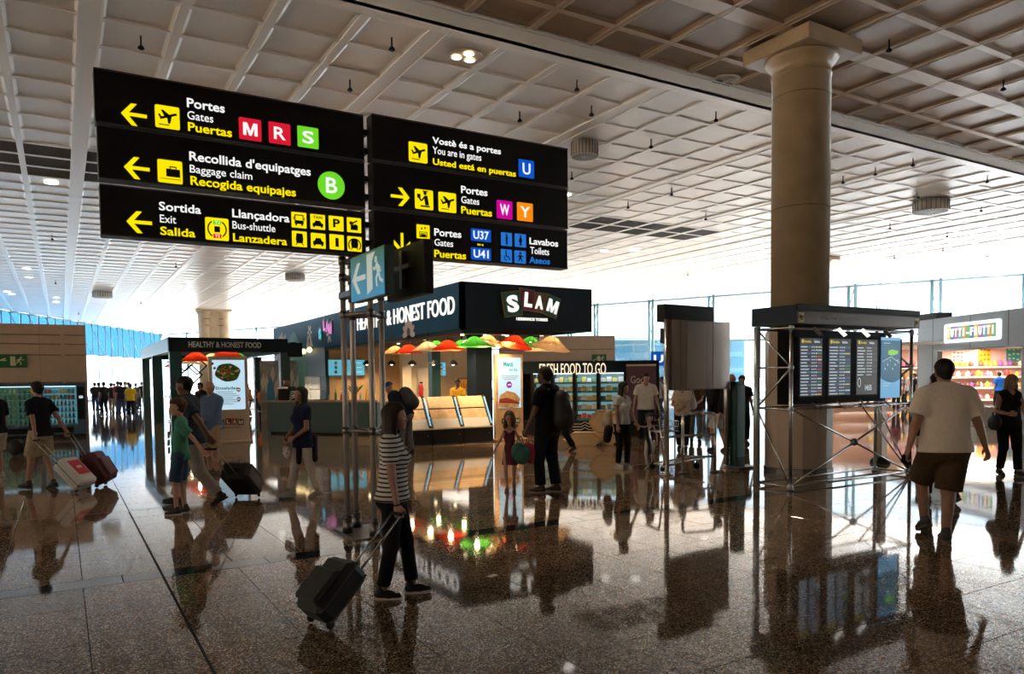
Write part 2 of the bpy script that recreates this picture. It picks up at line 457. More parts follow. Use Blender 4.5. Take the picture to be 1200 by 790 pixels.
    if top:
        g = top.get('loose', .014); hem = top.get('hem', .88); sl = top.get('sleeve', .62); pr = [p.grow(g) for p in torso]
        if hem < .93:
            w0 = top.get('flare', 1.0)
            pr.append(Prim('c', T(0, 0, hem-.03), T(0, 0, 1.1), (.160*B+g)*w0, .125*B+g, Rt, (.82, 1.13, 1), k=.05))
        for i in (0, 1):
            S0, el, wr = arms[i]
            if sl > 0:
                f = min(sl, 1)
                pr.append(Prim('c', S0, el+(el-S0)*.1, .052*B+g*1.3, .048*B+g*1.5, cuts=[sleevecut(i, f)] if sl <= 1 else [], k=.03))
                if sl > 1: pr.append(Prim('c', el, wr+(wr-el)*.1, .044*B+g, .032+g, cuts=[sleevecut(i, sl)], k=.02))
        cuts = [(T(0, 0, hem), -up)]
        nk = Prim('c', T(.02 if not top.get('deep') else .05, 0, 1.42), hc, .064+(.015 if top.get('deep') else 0), .06)
        sdf_obj(top.get('name', 'shirt'), pr, hh, top['m'], root, s, cuts=cuts, subs=[nk], noise=top.get('fold', .0022))
    if bottom:
        g = bottom.get('loose', .014); ln = bottom.get('len', 1.93); pr = [p.grow(g*.7) for p in torso[:1]+torso[-2:]]
        for a, kn, an, f in legs:
            f1 = min(ln, 1); d1 = (kn-a)/np.linalg.norm(kn-a); d2 = (an-kn)/np.linalg.norm(an-kn)
            if ln <= 1:
                pr.append(Prim('c', a, kn+d1*.08, lr+g, bottom.get('leg', lr*.86+g), cuts=[(a+(kn-a)*ln, d1)], k=.03))
            else:
                pr += [Prim('c', a, kn, lr+g*.9, .062*B+g*.8, k=.03), Prim('c', kn, an+d2*.06, .056*B+g*.8, bottom.get('leg', .045+g), cuts=[(kn+(an-kn)*(ln-1), d2)], k=.03)]
        sdf_obj(bottom.get('name', 'trousers'), pr, hh, bottom['m'], root, s, cuts=[(T(0, 0, bottom.get('waist', 1.02)), up)], noise=.0022)
    if dress:
        pr = [p.grow(.012) for p in torso]+[Prim('c', T(0, 0, dress['hem']-.02), T(0, 0, 1.0), dress.get('w', .2), .12*B, Rt, (.85, 1.05, 1), k=.06)]
        sdf_obj('dress', pr, hh, dress['m'], root, s, cuts=[(T(0, 0, dress['hem']), -up), (T(0, 0, 1.40), up)] if not dress.get('sleeve') else [(T(0, 0, dress['hem']), -up)], noise=.004,
                subs=[Prim('c', T(.02, 0, 1.41), hc, .07, .06)])
    if shoes:
        for a, kn, an, f in legs:
            fy = rotm('Z', f[4]) @ rotm('Y', -f[3]); A = lambda x, y, z: an+fy@V3(x, y, z)
            upn = fy@V3(0, 0, 1)
            bot = (A(0, 0, -.072), -upn)
            sdf_obj('shoe', [Prim('c', A(-.035, 0, -.035), A(.06, 0, -.045), .043, .042, fy, (1, .95, .9), k=.03), Prim('c', A(.06, 0, -.048), A(.135, 0, -.055), .042, .034, fy, (1, 1, .75), k=.03)]
                    + ([Prim('c', A(-.01, 0, -.03), A(-.012, 0, shoes.get('ankle', .02)), .044, .042, k=.02)]), hh, shoes['m'], root, s, cuts=[bot])
            if h < .02:
                o = MB(); pts = [(-.08, .0), (-.07, .028), (-.02, .036), (.05, .037), (.11, .040), (.155, .026), (.168, 0)]
                poly = pts+[(x, -y) for x, y in reversed(pts[1:-1])]
                o.prism([(x*1.03, y) for x, y in reversed(poly)], -.092, -.066, 'z', Matrix(fy.tolist()), Vector(an))
                for i_ in range(len(o.v)): o.v[i_] = tuple(c*s for c in o.v[i_])
                o.build('sole', shoes.get('sole', mat('sole_dark', (.03, .03, .03), .7)), root)
    if hair:
        st = hair['style']; hm = hair['m']; t_ = .012*e
        facecut = lambda x, z, nx=.82, nz=-.57: (Hd(x, 0, z), Rh@V3(nx, 0, nz))
        cap = Prim('c', Hd(-.016, 0, .036), None, .1*e+t_*.8, None, Rh, (1.0, .82, .90), k=.02)
        if st in ('short', 'buzz'):
            cap.ra = .1*e+(t_*.5 if st == 'buzz' else t_)
            cap.cuts = [facecut(.062, .052, .30, -.95)]
            back = Prim('c', Hd(-.018, 0, .030), None, .1*e+(t_*.4 if st == 'buzz' else t_*.8), None, Rh, (1.0, .81, .92), cuts=[facecut(.004, 0, 1, 0), (Hd(0, 0, -.055), Rh@V3(0, 0, -1))], k=.012)
            low = Prim('c', Hd(-.045, 0, -.0), Hd(-.05, 0, -.045), .07*e, .052*e, Rh, (.9, 1.02, 1), cuts=[facecut(-.0, 0, 1, 0)], k=.02)
            sdf_obj('hair', [cap, back, low], hh, hm, root, s, noise=.0015, nf=(40, 35, 30))
        elif st in ('bob', 'long', 'tied'):
            cap.ra = .1*e+t_*1.2; cap.cuts = [facecut(.055, .055, .6, -.8)]
            L = {'bob': .17, 'long': .26, 'tied': .05}[st]*hair.get('l', 1)
            pr = [cap]
            if st != 'tied':
                for q in (1, -1):
                    pr.append(Prim('c', Hd(-.01, q*.072, .02), Hd(-.015, q*.085, -L*.75), .032*e, .038*e, Rh, (1.5, .75, 1), cuts=[facecut(.035, 0, 1, 0)], k=.03))
                pr.append(Prim('c', Hd(-.05, 0, .0), Hd(-.075, 0, -L), .082*e, .075*e, Rh, (.72, 1.08, 1), k=.03))
                cuts = [(Hd(0, 0, -L*.95), Rh@V3(0, 0, -1))] if st == 'bob' else []
            else:
                pr += [Prim('c', Hd(-.05, 0, -.01), Hd(-.07, 0, -.04), .075*e, .05*e, Rh, k=.02), Prim('c', Hd(-.12, 0, .0), Hd(-.13, 0, -.12), .03*e, .02*e, k=.02)]; cuts = []
            sdf_obj('hair', pr, hh, hm, root, s, cuts=cuts, noise=.002, nf=(35, 30, 4))
        elif st == 'cap':
            cap.ra = .1*e+t_*1.2; cap.cuts = [(Hd(0, 0, .03), Rh@V3(0, 0, -1))]
            sdf_obj('cap', [cap, Prim('c', Hd(.07, 0, .035), Hd(.12, 0, .03), .06*e, .05*e, Rh, (1, 1, .14), k=.01)], hh, hm, root, s)
        elif st == 'fringe':
            low = Prim('c', Hd(-.045, 0, -.0), Hd(-.05, 0, -.05), .075*e, .052*e, Rh, (.9, 1.08, 1), cuts=[facecut(-.02, 0, 1, 0)], k=.02)
            sdf_obj('hair', [low], hh, hm, root, s)
    info = dict(root=root, T=T, arms=arms, s=s, hc=hc, Hd=Hd, Rt=Rt, P=P, hh=hh)
    return info
# ---------------------------------------------------------------- materials of the hall
def copies(proto, places):
    """places: (loc, rz, label) ; proto itself takes the first"""
    tree = {}
    for c in bpy.data.objects:
        if c.parent: tree.setdefault(c.parent.name, []).append(c)
    out = []
    for i, (loc, rz, lab) in enumerate(places):
        if i == 0:
            proto.location = loc
            if rz is not None: proto.rotation_euler.z = rz
            if lab: proto['label'] = lab
            out.append(proto)
        else: out.append(dup(proto, loc, rz, lab, None, tree))
    return out

def granite(name, c1, c2, c3, rough):
    m = bpy.data.materials.new(name); m.use_nodes = True; t = m.node_tree; b = t.nodes['Principled BSDF']
    g = t.nodes.new('ShaderNodeNewGeometry'); n1 = t.nodes.new('ShaderNodeTexVoronoi'); n1.inputs['Scale'].default_value = 115
    n2 = t.nodes.new('ShaderNodeTexNoise'); n2.inputs['Scale'].default_value = .8; n2.inputs['Detail'].default_value = 6
    n3 = t.nodes.new('ShaderNodeTexNoise'); n3.inputs['Scale'].default_value = 160
    for n in (n1, n2, n3): t.links.new(g.outputs['Position'], n.inputs['Vector'])
    cr = t.nodes.new('ShaderNodeValToRGB'); e = cr.color_ramp.elements
    e[0].position = .22; e[0].color = (*c2, 1); e[1].position = .75; e[1].color = (*c1, 1)
    e2 = cr.color_ramp.elements.new(.93); e2.color = (*c3, 1)
    sp = t.nodes.new('ShaderNodeSeparateColor'); t.links.new(n1.outputs['Color'], sp.inputs[0]); t.links.new(sp.outputs[0], cr.inputs[0])
    mx = t.nodes.new('ShaderNodeMixRGB'); mx.blend_type = 'MULTIPLY'; mx.inputs[0].default_value = 1
    mr = t.nodes.new('ShaderNodeMapRange'); mr.inputs['To Min'].default_value = .78; mr.inputs['To Max'].default_value = 1.2
    t.links.new(n2.outputs['Fac'], mr.inputs[0]); t.links.new(cr.outputs[0], mx.inputs[1]); t.links.new(mr.outputs[0], mx.inputs[2])
    # slight tone of each slab
    oi = t.nodes.new('ShaderNodeObjectInfo'); m3 = t.nodes.new('ShaderNodeMapRange'); m3.inputs['To Min'].default_value = .88; m3.inputs['To Max'].default_value = 1.1
    mx2 = t.nodes.new('ShaderNodeMixRGB'); mx2.blend_type = 'MULTIPLY'; mx2.inputs[0].default_value = 1
    t.links.new(oi.outputs['Random'], m3.inputs[0]); t.links.new(mx.outputs[0], mx2.inputs[1]); t.links.new(m3.outputs[0], mx2.inputs[2])
    t.links.new(mx2.outputs[0], b.inputs['Base Color'])
    mr2 = t.nodes.new('ShaderNodeMapRange'); mr2.inputs['To Min'].default_value = rough*.7; mr2.inputs['To Max'].default_value = rough*1.4
    t.links.new(n2.outputs['Fac'], mr2.inputs[0]); t.links.new(mr2.outputs[0], b.inputs['Roughness'])
    b.inputs['IOR'].default_value = 1.6
    return m
M_floor = granite('floor_granite', (.29, .185, .105), (.07, .042, .022), (.60, .46, .34), .05)
M_band = granite('floor_band_granite', (.035, .045, .045), (.02, .025, .026), (.06, .065, .065), .05)
M_joint = mat('joint', (.02, .017, .015), .8)
M_white = mat('ceiling_white', (.80, .79, .77), .30, spec=.8, noise=.05, nscale=1.3)
M_rib = mat('ceiling_rib', (.82, .80, .77), .34, spec=.7)
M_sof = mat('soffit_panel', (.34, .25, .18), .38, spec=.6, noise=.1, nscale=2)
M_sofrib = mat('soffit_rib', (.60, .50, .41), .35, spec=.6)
M_trim = mat('trim_white', (.92, .92, .90), .3, spec=.9)
M_stone = mat('column_stone', (.42, .32, .20), .45, noise=.12, nscale=3, bump=.05, bscale=60)
M_beige = mat('cladding_beige', (.52, .38, .27), .55, noise=.08, nscale=3)
M_steel = mat('stainless', (.30, .25, .22), .34, 1, noise=.1, nscale=2)
M_steeld = mat('steel_dark', (.20, .19, .18), .35, 1)
M_black = mat('black_panel', (.006, .005, .005), .45, spec=.25)
M_blackm = mat('black_matt', (.010, .010, .011), .6, spec=.25)
M_teal = mat('kiosk_teal', (.002, .070, .150), .6, spec=.2)
M_navy = mat('kiosk_navy', (.005, .013, .022), .6, spec=.2)
M_grn = mat('kiosk_green', (.012, .06, .06), .45)
M_tan = mat('kiosk_tan', (.55, .38, .20), .5, noise=.08)
M_wood = mat('light_wood', (.62, .40, .20), .45, noise=.2, nscale=6)

# ---------------------------------------------------------------- floor
X0T, PX = .10, .612
rowsY = [1.23, 1.84, 2.45, 3.07, 3.69, 4.31, 4.92, 5.54, 6.15, 6.46, 7.07]
band = (7.07, 7.35)
rows = list(zip(rowsY[:-1], rowsY[1:]))
y = 7.35
while y < 44: rows.append((y, y+.612)); y += .612
yy = 1.23
while yy > -6: rows.insert(0, (yy-.612, yy)); yy -= .612
floor = tag(bpy.data.objects.new('floor', None), kind='structure'); COL.objects.link(floor)
MB().span((-20, -14, -.26), (62, 100, -.006)).build('slab', M_floor, floor)
MB().span((-17, -2, -.0062), (31.9, 43, -.0035)).build('joint_bed', M_joint, floor)
G_ = .0028
def seen(x, y, z=0, pad=.08):
    c, s = math.cos(YAW), math.sin(YAW); d = x*s+y*c; l = x*c-y*s
    return d > .5 and abs(l/d) < .70+pad, d, l
tl = []
for j, (a, b) in enumerate(rows):
    for i in range(-28, 52):
        xa = X0T+i*PX; ok, d, l = seen(xa+.3, (a+b)/2)
        tl.append((d if ok and d > 3.3 else 500, xa, a, b))
tl.sort()
tm = {}
stuff = MB()
def tilemesh(w, dd):
    k = (round(w, 3), round(dd, 3))
    if k not in tm:
        m_ = MB(); e = .002; w2, d2 = w/2-G_, dd/2-G_
        m_.add([(-w2, -d2, -.02), (w2, -d2, -.02), (w2, d2, -.02), (-w2, d2, -.02), (-w2, -d2, -e), (w2, -d2, -e), (w2, d2, -e), (-w2, d2, -e),
                (-w2+e, -d2+e, 0), (w2-e, -d2+e, 0), (w2-e, d2-e, 0), (-w2+e, d2-e, 0)],
               [(0, 1, 5, 4), (1, 2, 6, 5), (2, 3, 7, 6), (3, 0, 4, 7), (4, 5, 9, 8), (5, 6, 10, 9), (6, 7, 11, 10), (7, 4, 8, 11), (8, 9, 10, 11)])
        tm[k] = m_.mesh('tile', M_floor)
    return tm[k]
for q, (d, xa, a, b) in enumerate(tl):
    if q < 285 and d < 400:
        o = bpy.data.objects.new('tile', tilemesh(PX, b-a)); COL.objects.link(o); o.parent = floor
        o.location = (xa+PX/2, (a+b)/2, random.uniform(-.0004, .0004))
    else:
        stuff.quad((xa+G_, a+G_, 0), (xa+PX-G_, a+G_, 0), (xa+PX-G_, b-G_, 0), (xa+G_, b-G_, 0))
st = stuff.build('far_tiles', M_floor, floor); st['kind'] = 'stuff'
for i in range(-14, 26):
    xa = .4+1.214*i
    o = MB().box((0, 0, -.005), (1.214-.006, .28-.006, .01), bev=.002).build('band_tile', M_band, floor); o.location = (xa+.607, 7.21, 0)
# metal expansion strip across the floor, 11 m ahead
trim = tag(MB().span((-17, 11.0, -.004), (31.9, 11.02, .001)).build('trim_1', M_steeld), kind='structure')
trim = tag(MB().span((.697, -2, -.004), (.715, 10.9, .0008)).build('trim_2', M_blackm), kind='structure')

# ---------------------------------------------------------------- ceiling
FAC = [(-14.5, -13), (-14.5, 44), (-3.6, 65.7), (3, 79), (10, 93), (15.4, 83), (25, 62), (34, 44.4), (41, 28.5), (45, 20.7), (49, 8), (51, -13)]  # first stretch is unseen glazing, added to light the near ceiling
ROOM = FAC
def inside(x, y):
    c = False; n = len(ROOM)
    for i in range(n):
        (xa, ya), (xb, yb) = ROOM[i], ROOM[(i+1) % n]
        if (ya > y) != (yb > y) and x < (xb-xa)*(y-ya)/(yb-ya)+xa: c = not c
    return c
ZC, ZS, YE = 7.0, 7.27, 10.47
ceil = tag(bpy.data.objects.new('ceiling', None), kind='structure'); COL.objects.link(ceil)
cb = MB()
cb.prism([(-14.9, YE), (45, YE+10), (41.2, 28.6), (34.2, 44.5), (25.2, 62.1), (15.6, 83.2), (10, 93.4), (-3.8, 65.9), (-14.9, 44)], 7.10, 7.5)
cb.prism([(-14.9, YE), (48.3, YE), (45.2, 20.8), (45, YE+10)], 7.10, 7.5)
cb.prism([(-14.9, -13.8), (51.2, -13.8), (49.2, 8), (48.3, YE), (-14.9, YE)], 7.36, 7.6)
cb.build('roof_deck', mat('deck', (.3, .3, .3), .8), ceil)
CP = 1.15; CR = 1.033
ribs = MB()
xi = [.55+CP*k for k in range(-14, 46)]; yi = [11.69+CR*k for k in range(-1, 80)]
for k, x in zip(range(-14, 46), xi):
    w = .30 if k % 4 == 0 else .13
    ys = [yv for yv in np.arange(YE, 95, 1.0) if inside(x, yv)]
    if ys:
        ribs.span((x-w/2, min(ys), ZC), (x+w/2, max(ys)+.8, ZC+.05))
        if w > .2: ribs.span((x-.16, min(ys), ZC-.012), (x-.13, max(ys)+.8, ZC+.05)); ribs.span((x+.13, min(ys), ZC-.012), (x+.16, max(ys)+.8, ZC+.05))
for k, yv in enumerate(yi):
    xs = [x for x in np.arange(-14, 52, 1.0) if inside(x, yv)]
    if xs: ribs.span((min(xs), yv-.055, ZC+.006), (max(xs), yv+.055, ZC+.05))
rb = ribs.build('rib_grid', M_rib, ceil); rb['kind'] = 'stuff'
def panel_shape(w, d, dep):
    m_ = MB(); a, b = w/2, d/2; i = .05
    m_.add([(-a, -b, 0), (a, -b, 0), (a, b, 0), (-a, b, 0), (-a+i, -b+i, dep), (a-i, -b+i, dep), (a-i, b-i, dep), (-a+i, b-i, dep)],
           [(0, 1, 5, 4), (1, 2, 6, 5), (2, 3, 7, 6), (3, 0, 4, 7), (4, 5, 6, 7)])
    return m_
VENT = {}
cells = []
for k in range(-14, 45):
    for j in range(-1, 79):
        xa, xb = .55+CP*k, .55+CP*(k+1)
        wa = .15 if k % 4 == 0 else .065; wb = .15 if (k+1) % 4 == 0 else .065
        ya = 11.69+CR*j; cx, cy = (xa+wa+xb-wb)/2, ya+CR/2
        if not (inside(cx-.5, cy) and inside(cx+.5, cy+.5)): continue
        dark = (20.0 < cy < 23.0 and (-1.9 < cx < .5)) or (20.2 < cy < 22.3 and 15.3 < cx < 21.6) or (20.0 < cy < 23.2 and .5 < cx < 1.75)
        if dark: VENT[(k, j)] = (cx, cy, xb-wb-xa-wa); continue
        ok, d, l = seen(cx, cy); cells.append((d if ok else 999+abs(d), cx, cy, xb-wb-xa-wa, ok))
# lower brown soffit over the walkway
sx0 = 6.66-CP*20; srows = [9.6, 8.35, 7.07, 5.82, 4.57, 3.32, 2.07, .82, -.43]
sc = []
for k in range(0, 50):
    for j in range(len(srows)):
        yb_ = srows[j-1] if j else YE-.12; ya_ = srows[j]; cx = sx0+CP*(k+.5)
        if cx > 48 or cx < -13: continue
        w1 = .17 if j == 2 else .06; w0 = .17 if j == 1 else .06
        ok, d, l = seen(cx, (ya_+yb_)/2)
        sc.append((d if ok and d > 2.5 else 999, cx, (ya_+w0+yb_-w1)/2, CP-.14, yb_-w1-ya_-w0))
sc.sort(); cells.sort()
pm = {}
def put(kind, cx, cy, w, d, z, m, dep):
    key = (kind, round(w, 2), round(d, 2))
    if key not in pm: pm[key] = panel_shape(w, d, dep).mesh('panel', m)
    o = bpy.data.objects.new('panel', pm[key]); COL.objects.link(o); o.parent = ceil; o.location = (cx, cy, z)
far = MB(); n = 0
for d, cx, cy, w, dd in sc:
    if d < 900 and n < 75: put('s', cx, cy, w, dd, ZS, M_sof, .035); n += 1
    else:
        p = panel_shape(w, dd, .035); far.add([(a+cx, b+cy, c+ZS) for a, b, c in p.v], p.f)
fs = far.build('far_soffit_panels', M_sof, ceil); fs['kind'] = 'stuff'
far = MB()
for q, (d, cx, cy, w, ok) in enumerate(cells):
    if q < 215 and ok: put('c', cx, cy, w, CR-.11, ZC+.012, M_white, .016)
    else:
        p = panel_shape(w, CR-.11, .016); far.add([(a+cx, b+cy, c+ZC+.012) for a, b, c in p.v], p.f)
fs = far.build('far_panels', M_white, ceil); fs['kind'] = 'stuff'
rb = MB()
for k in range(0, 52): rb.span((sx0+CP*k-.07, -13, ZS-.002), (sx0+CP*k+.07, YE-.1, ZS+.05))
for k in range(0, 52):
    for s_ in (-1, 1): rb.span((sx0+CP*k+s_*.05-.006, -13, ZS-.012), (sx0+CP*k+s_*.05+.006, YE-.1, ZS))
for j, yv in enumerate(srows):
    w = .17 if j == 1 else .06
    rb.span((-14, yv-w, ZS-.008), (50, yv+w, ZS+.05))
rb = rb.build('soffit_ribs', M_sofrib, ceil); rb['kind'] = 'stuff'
tag(MB().span((-14.5, YE-.13, ZS-.03), (50.5, YE-.09, ZS+.05)).span((-14.5, YE-.05, ZC), (50.5, YE+.02, ZS+.1)).span((-14.5, YE-.05, ZC-.01), (50.5, YE+.15, ZC+.05)).build('trim_3', M_trim), kind='structure')
# open louvred cells
M_vent = mat('louvre', (.13, .12, .11), .6)
vm = {}
for (k, j), (cx, cy, w) in VENT.items():
    right = cx > 10
    key = round(w, 2)
    if key not in vm:
        b = MB(); d2 = CR-.11
        b.span((-w/2, -d2/2, .05), (w/2, d2/2, .06))
        for q in range(9): b.box((0, -d2/2+d2*(q+.5)/9, .025), (w, .012, .05))
        for q in range(4): b.box((-w/2+w*(q+.5)/4, 0, .03), (.01, d2, .03))
        vm[key] = b.mesh('ceiling_louvre', M_vent)
    o = bpy.data.objects.new('ceiling_louvre', vm[key]); COL.objects.link(o); o.location = (cx, cy, ZC+.01)
    gcells = [q for q in VENT if (VENT[q][0] > 10) == right]; ks = sorted({q[0] for q in gcells}); js = sorted({q[1] for q in gcells})
    tag(o, 'dark louvre cell %s of the signs, %s from left, %s row' % ('right' if right else 'left', nth(ks.index(k)+1), nth(js.index(j)+1)), 'vent', 'right ceiling louvres' if right else 'left ceiling louvres')

# ---------------------------------------------------------------- walls behind and beside the camera, service walls
M_wall = mat('wall_plaster', (.42, .34, .27), .7)
tag(MB().span((-14.9, -13.8, 0), (51, -13.5, 7.4)).build('wall_back', M_wall), kind='structure')

# ---------------------------------------------------------------- glass front
M_frame = mat('facade_steel_blue', (.16, .30, .36), .4, .4)
M_gup = glassmat('glass_blue', (.24, .48, .66), .02); M_glo = glassmat('glass_clear', (.95, .985, 1.0), .05); M_gfill = glassmat('glass_warm_fill', (.66, .55, .44))  # bronze tint of the unseen left glazing is added to warm the light
wn = 0
for i in range(len(FAC)-1):
    a, b = Vector((*FAC[i], 0)), Vector((*FAC[i+1], 0)); u = (b-a); L = u.length; u.normalize(); n = Vector((-u.y, u.x, 0))
    if n.dot(Vector((15, 40, 0))-a) < 0: n = -n
    wn += 1
    win = tag(bpy.data.objects.new('window_%d' % wn, None), kind='structure'); COL.objects.link(win)
    left = 0 < i < 4
    zt = 4.15 if left else 3.95
    zu = 7.02
    fr = MB(); fr.span((0, -.04, 0), (L, .04, .12)); fr.span((0, -.04, zu-.12), (L, .04, zu)); fr.span((0, -.05, zt-.06), (L, .05, zt+.06))
    ang = math.atan2(u.y, u.x)
    fr.build('rail', M_frame, win, a, ang)
    nb_ = max(2, round(L/(2.6 if left else 2.2)))
    for k in range(nb_):
        xa, xb = L*k/nb_, L*(k+1)/nb_
        MB().span((xa+.02, -.008, .1), (xb-.02, .008, zt)).build('pane', M_glo if i else M_gfill, win, a, ang)
        MB().span((xa+.02, -.008, zt), (xb-.02, .008, zu-.1)).build('pane', M_gup if left else (M_glo if i else M_gfill), win, a, ang)
    step = 1 if left else 1
    sgn = 1 if (Matrix.Rotation(ang, 3, 'Z') @ Vector((0, 1, 0))).dot(n) > 0 else -1
    for k in range(0, nb_+1, step):
        x = L*k/nb_; t_ = MB()
        if left:
            t_.tube((x, .1*sgn, 0), (x, .1*sgn, zu), .045, 6); t_.tube((x, .75*sgn, zt), (x, .75*sgn, zu), .04, 6)
            t_.tube((x, .1*sgn, zt), (x, .75*sgn, zt), .035, 6)
            if k < nb_: t_.tube((x, .6*sgn, zu-.15), (L*(k+1)/nb_, .6*sgn, zt+.1), .035, 6)
            t_.ball((x, .75*sgn, zu-.3), .09, 5, 8)
            t_.tube((x, .75*sgn, zu-.15), (L*min(k+1, nb_)/nb_+.01, .75*sgn, zu-.15), .035, 6)
        elif k % (2 if i < 9 else 2) == 0:
            w = .45
            t_.tube((x, .12*sgn, 0), (x, .12*sgn, zu), .10, 6); t_.tube((x+w, .5*sgn, 0), (x+w, .5*sgn, zu), .09, 6)
            for q in range(5):
                z0 = zu*q/5; pa = (x, .12*sgn); pb = (x+w, .5*sgn)
                if q % 2: pa, pb = pb, pa
                t_.tube((*pa, z0), (*pb, z0+zu/5), .03, 6)
                t_.ball((x, .12*sgn, z0+zu/5*.9), .10, 5, 8)
        else: continue
        t_.build('truss', M_frame if left else mat('truss_pale', (.10, .22, .28), .5, .2), win, a, ang)
# outside: pale apron, far service buildings
ap = MB().span((-300, -200, -.9), (400, 500, -.6)).build('apron', mat('apron_concrete', (.80, .79, .76), .9, noise=.08, nscale=.05)); tag(ap, kind='structure')
def far_building(label, pos, dims, rz, m, rows_=3, cols=10):
    t = thing('terminal_building', label, 'building', pos, rz)
    MB().span((-dims[0]/2, -dims[1]/2, -.6), (dims[0]/2, dims[1]/2, dims[2])).build('wall', m, t)
    MB().span((-dims[0]/2-.5, -dims[1]/2-.5, dims[2]), (dims[0]/2+.5, dims[1]/2+.5, dims[2]+.4)).build('roof', mat('roof_grey', (.3, .36, .38), .6), t)
    wm = mat('far_glass', (.03, .10, .14), .4, spec=.3)
    for r_ in range(rows_):
        for c in range(cols):
            w = dims[0]/cols; z = .5+r_*dims[2]/rows_
            MB().span((-dims[0]/2+w*(c+.1), -dims[1]/2-.12, z), (-dims[0]/2+w*(c+.9), -dims[1]/2+.05, z+dims[2]/rows_*.62)).build('window', wm, t)
p = cf(19, 110); far_building('long teal glazed pier building outside behind the blue gate sign', p, (26, 14, 6.6), -YAW, mat('pier_teal', (.05, .13, .17), .6), 3, 12)
# ---------------------------------------------------------------- flat graphics on any upright face
class Face:
    def __init__(s, org, ux, uz=(0, 0, 1), parent=None):
        s.o = Vector(org); s.u = Vector(ux).normalized(); s.w = Vector(uz).normalized(); s.n = s.u.cross(s.w); s.parent = parent
    def P(s, a, b, h=0): return s.o+s.u*a+s.w*b+s.n*h
    def poly(s, name, pts, m, h=.004, h0=0, mb=None, parent=None):
        b = mb or MB(); n = len(pts)
        ar = sum(pts[i][0]*pts[(i+1) % n][1]-pts[(i+1) % n][0]*pts[i][1] for i in range(n))
        if ar < 0: pts = list(reversed(pts))
        vs = [s.P(a, c, h0) for a, c in pts]+[s.P(a, c, h) for a, c in pts]
        b.add(vs, [tuple(range(n, 2*n))]+[(i, (i+1) % n, n+(i+1) % n, n+i) for i in range(n)])
        return b if mb else b.build(name, m, parent or s.parent)
    def plate(s, name, x0, x1, z0, z1, m, h=.004, r=0, h0=0, mb=None, parent=None):
        if r:
            pts = []
            for cx, cz, a0 in ((x1-r, z1-r, 0), (x0+r, z1-r, 90), (x0+r, z0+r, 180), (x1-r, z0+r, 270)):
                pts += [(cx+r*math.cos(R(a0+t)), cz+r*math.sin(R(a0+t))) for t in (0, 30, 60, 90)]
        else: pts = [(x0, z0), (x1, z0), (x1, z1), (x0, z1)]
        return s.poly(name, pts, m, h, h0, mb, parent)
    def disc(s, name, cx, cz, r, m, h=.004, h0=0, mb=None, n=28, rz=None, parent=None):
        rz = rz or r
        return s.poly(name, [(cx+r*math.cos(2*math.pi*i/n), cz+rz*math.sin(2*math.pi*i/n)) for i in range(n)], m, h, h0, mb, parent)
    def multi(s, name, box, polys, m, h=.007, h0=.003, parent=None):
        """polys in 0..1 units of box (x0,x1,z0,z1)"""
        b = MB(); x0, x1, z0, z1 = box
        for p in polys: s.poly('', [(x0+u*(x1-x0), z0+v*(z1-z0)) for u, v in p], None, h, h0, b)
        return b.build(name, m, parent or s.parent)
    def text(s, t, x0, x1, z0, z1, m, bold=.01, name='lettering', depth=.006, parent=None):
        if t == 'M':
            e = .1*(x1-x0); return s.multi(name, (x0-e, x1+e, z0, z1), [[(0, 0), (.22, 0), (.22, .62), (.42, 0), (.58, 0), (.78, .62), (.78, 0), (1, 0), (1, 1), (.72, 1), (.5, .36), (.28, 1), (0, 1)]], m, depth, 0, parent)
        return text(t, tuple(s.o), s.u, s.w, x0, x1, z0, z1, m, parent or s.parent, bold, name, depth)
def rct(a, b, c, d): return [(a, c), (b, c), (b, d), (a, d)]
def circ(cx, cy, r, n=14, ry=None): return [(cx+r*math.cos(2*math.pi*i/n), cy+(ry or r)*math.sin(2*math.pi*i/n)) for i in range(n)]
def bar2(a, b, w):
    dx, dy = b[0]-a[0], b[1]-a[1]; L = math.hypot(dx, dy) or 1; nx, ny = -dy/L*w/2, dx/L*w/2
    return [(a[0]-nx, a[1]-ny), (b[0]-nx, b[1]-ny), (b[0]+nx, b[1]+ny), (a[0]+nx, a[1]+ny)]
ARROW = [rct(.2, 1, .42, .58), [(0, .5), (.40, 1), (.62, 1), (.24, .5), (.62, 0), (.40, 0)]]
ARROWR = [[(1-u, v) for u, v in p] for p in ARROW]
ARROWD = [rct(.42, .58, .2, 1), [(.5, 0), (1, .42), (1, .64), (.5, .22), (0, .64), (0, .42)]]
PLANE = [rct(.14, .56, .13, .17), bar2((.2, .42), (.88, .68), .10), [(.40, .50), (.24, .78), (.33, .80), (.60, .60)], [(.48, .52), (.52, .22), (.60, .22), (.70, .62)], [(.12, .58), (.22, .40), (.30, .44), (.18, .62)]]
CASE = [rct(.34, .90, .28, .62), bar2((.50, .62), (.50, .72), .04), bar2((.74, .62), (.74, .72), .04), rct(.48, .76, .69, .74)]+[rct(.1+.07*i, .14+.07*i, .16, .20) for i in range(12)]
BUS = [[(.2, .25), (.8, .25), (.8, .85), (.2, .85)], rct(.25, .36, .14, .25), rct(.64, .75, .14, .25), rct(.12, .17, .5, .7), rct(.83, .88, .5, .7)]
CAR = [[(.14, .25), (.86, .25), (.86, .45), (.74, .50), (.66, .68), (.34, .68), (.26, .50), (.14, .45)], rct(.18, .30, .16, .25), rct(.70, .82, .16, .25)]
MAN = lambda cx: [circ(cx, .84, .07), rct(cx-.09, cx+.09, .42, .74), rct(cx-.075, cx-.012, .1, .44), rct(cx+.012, cx+.075, .1, .44)]
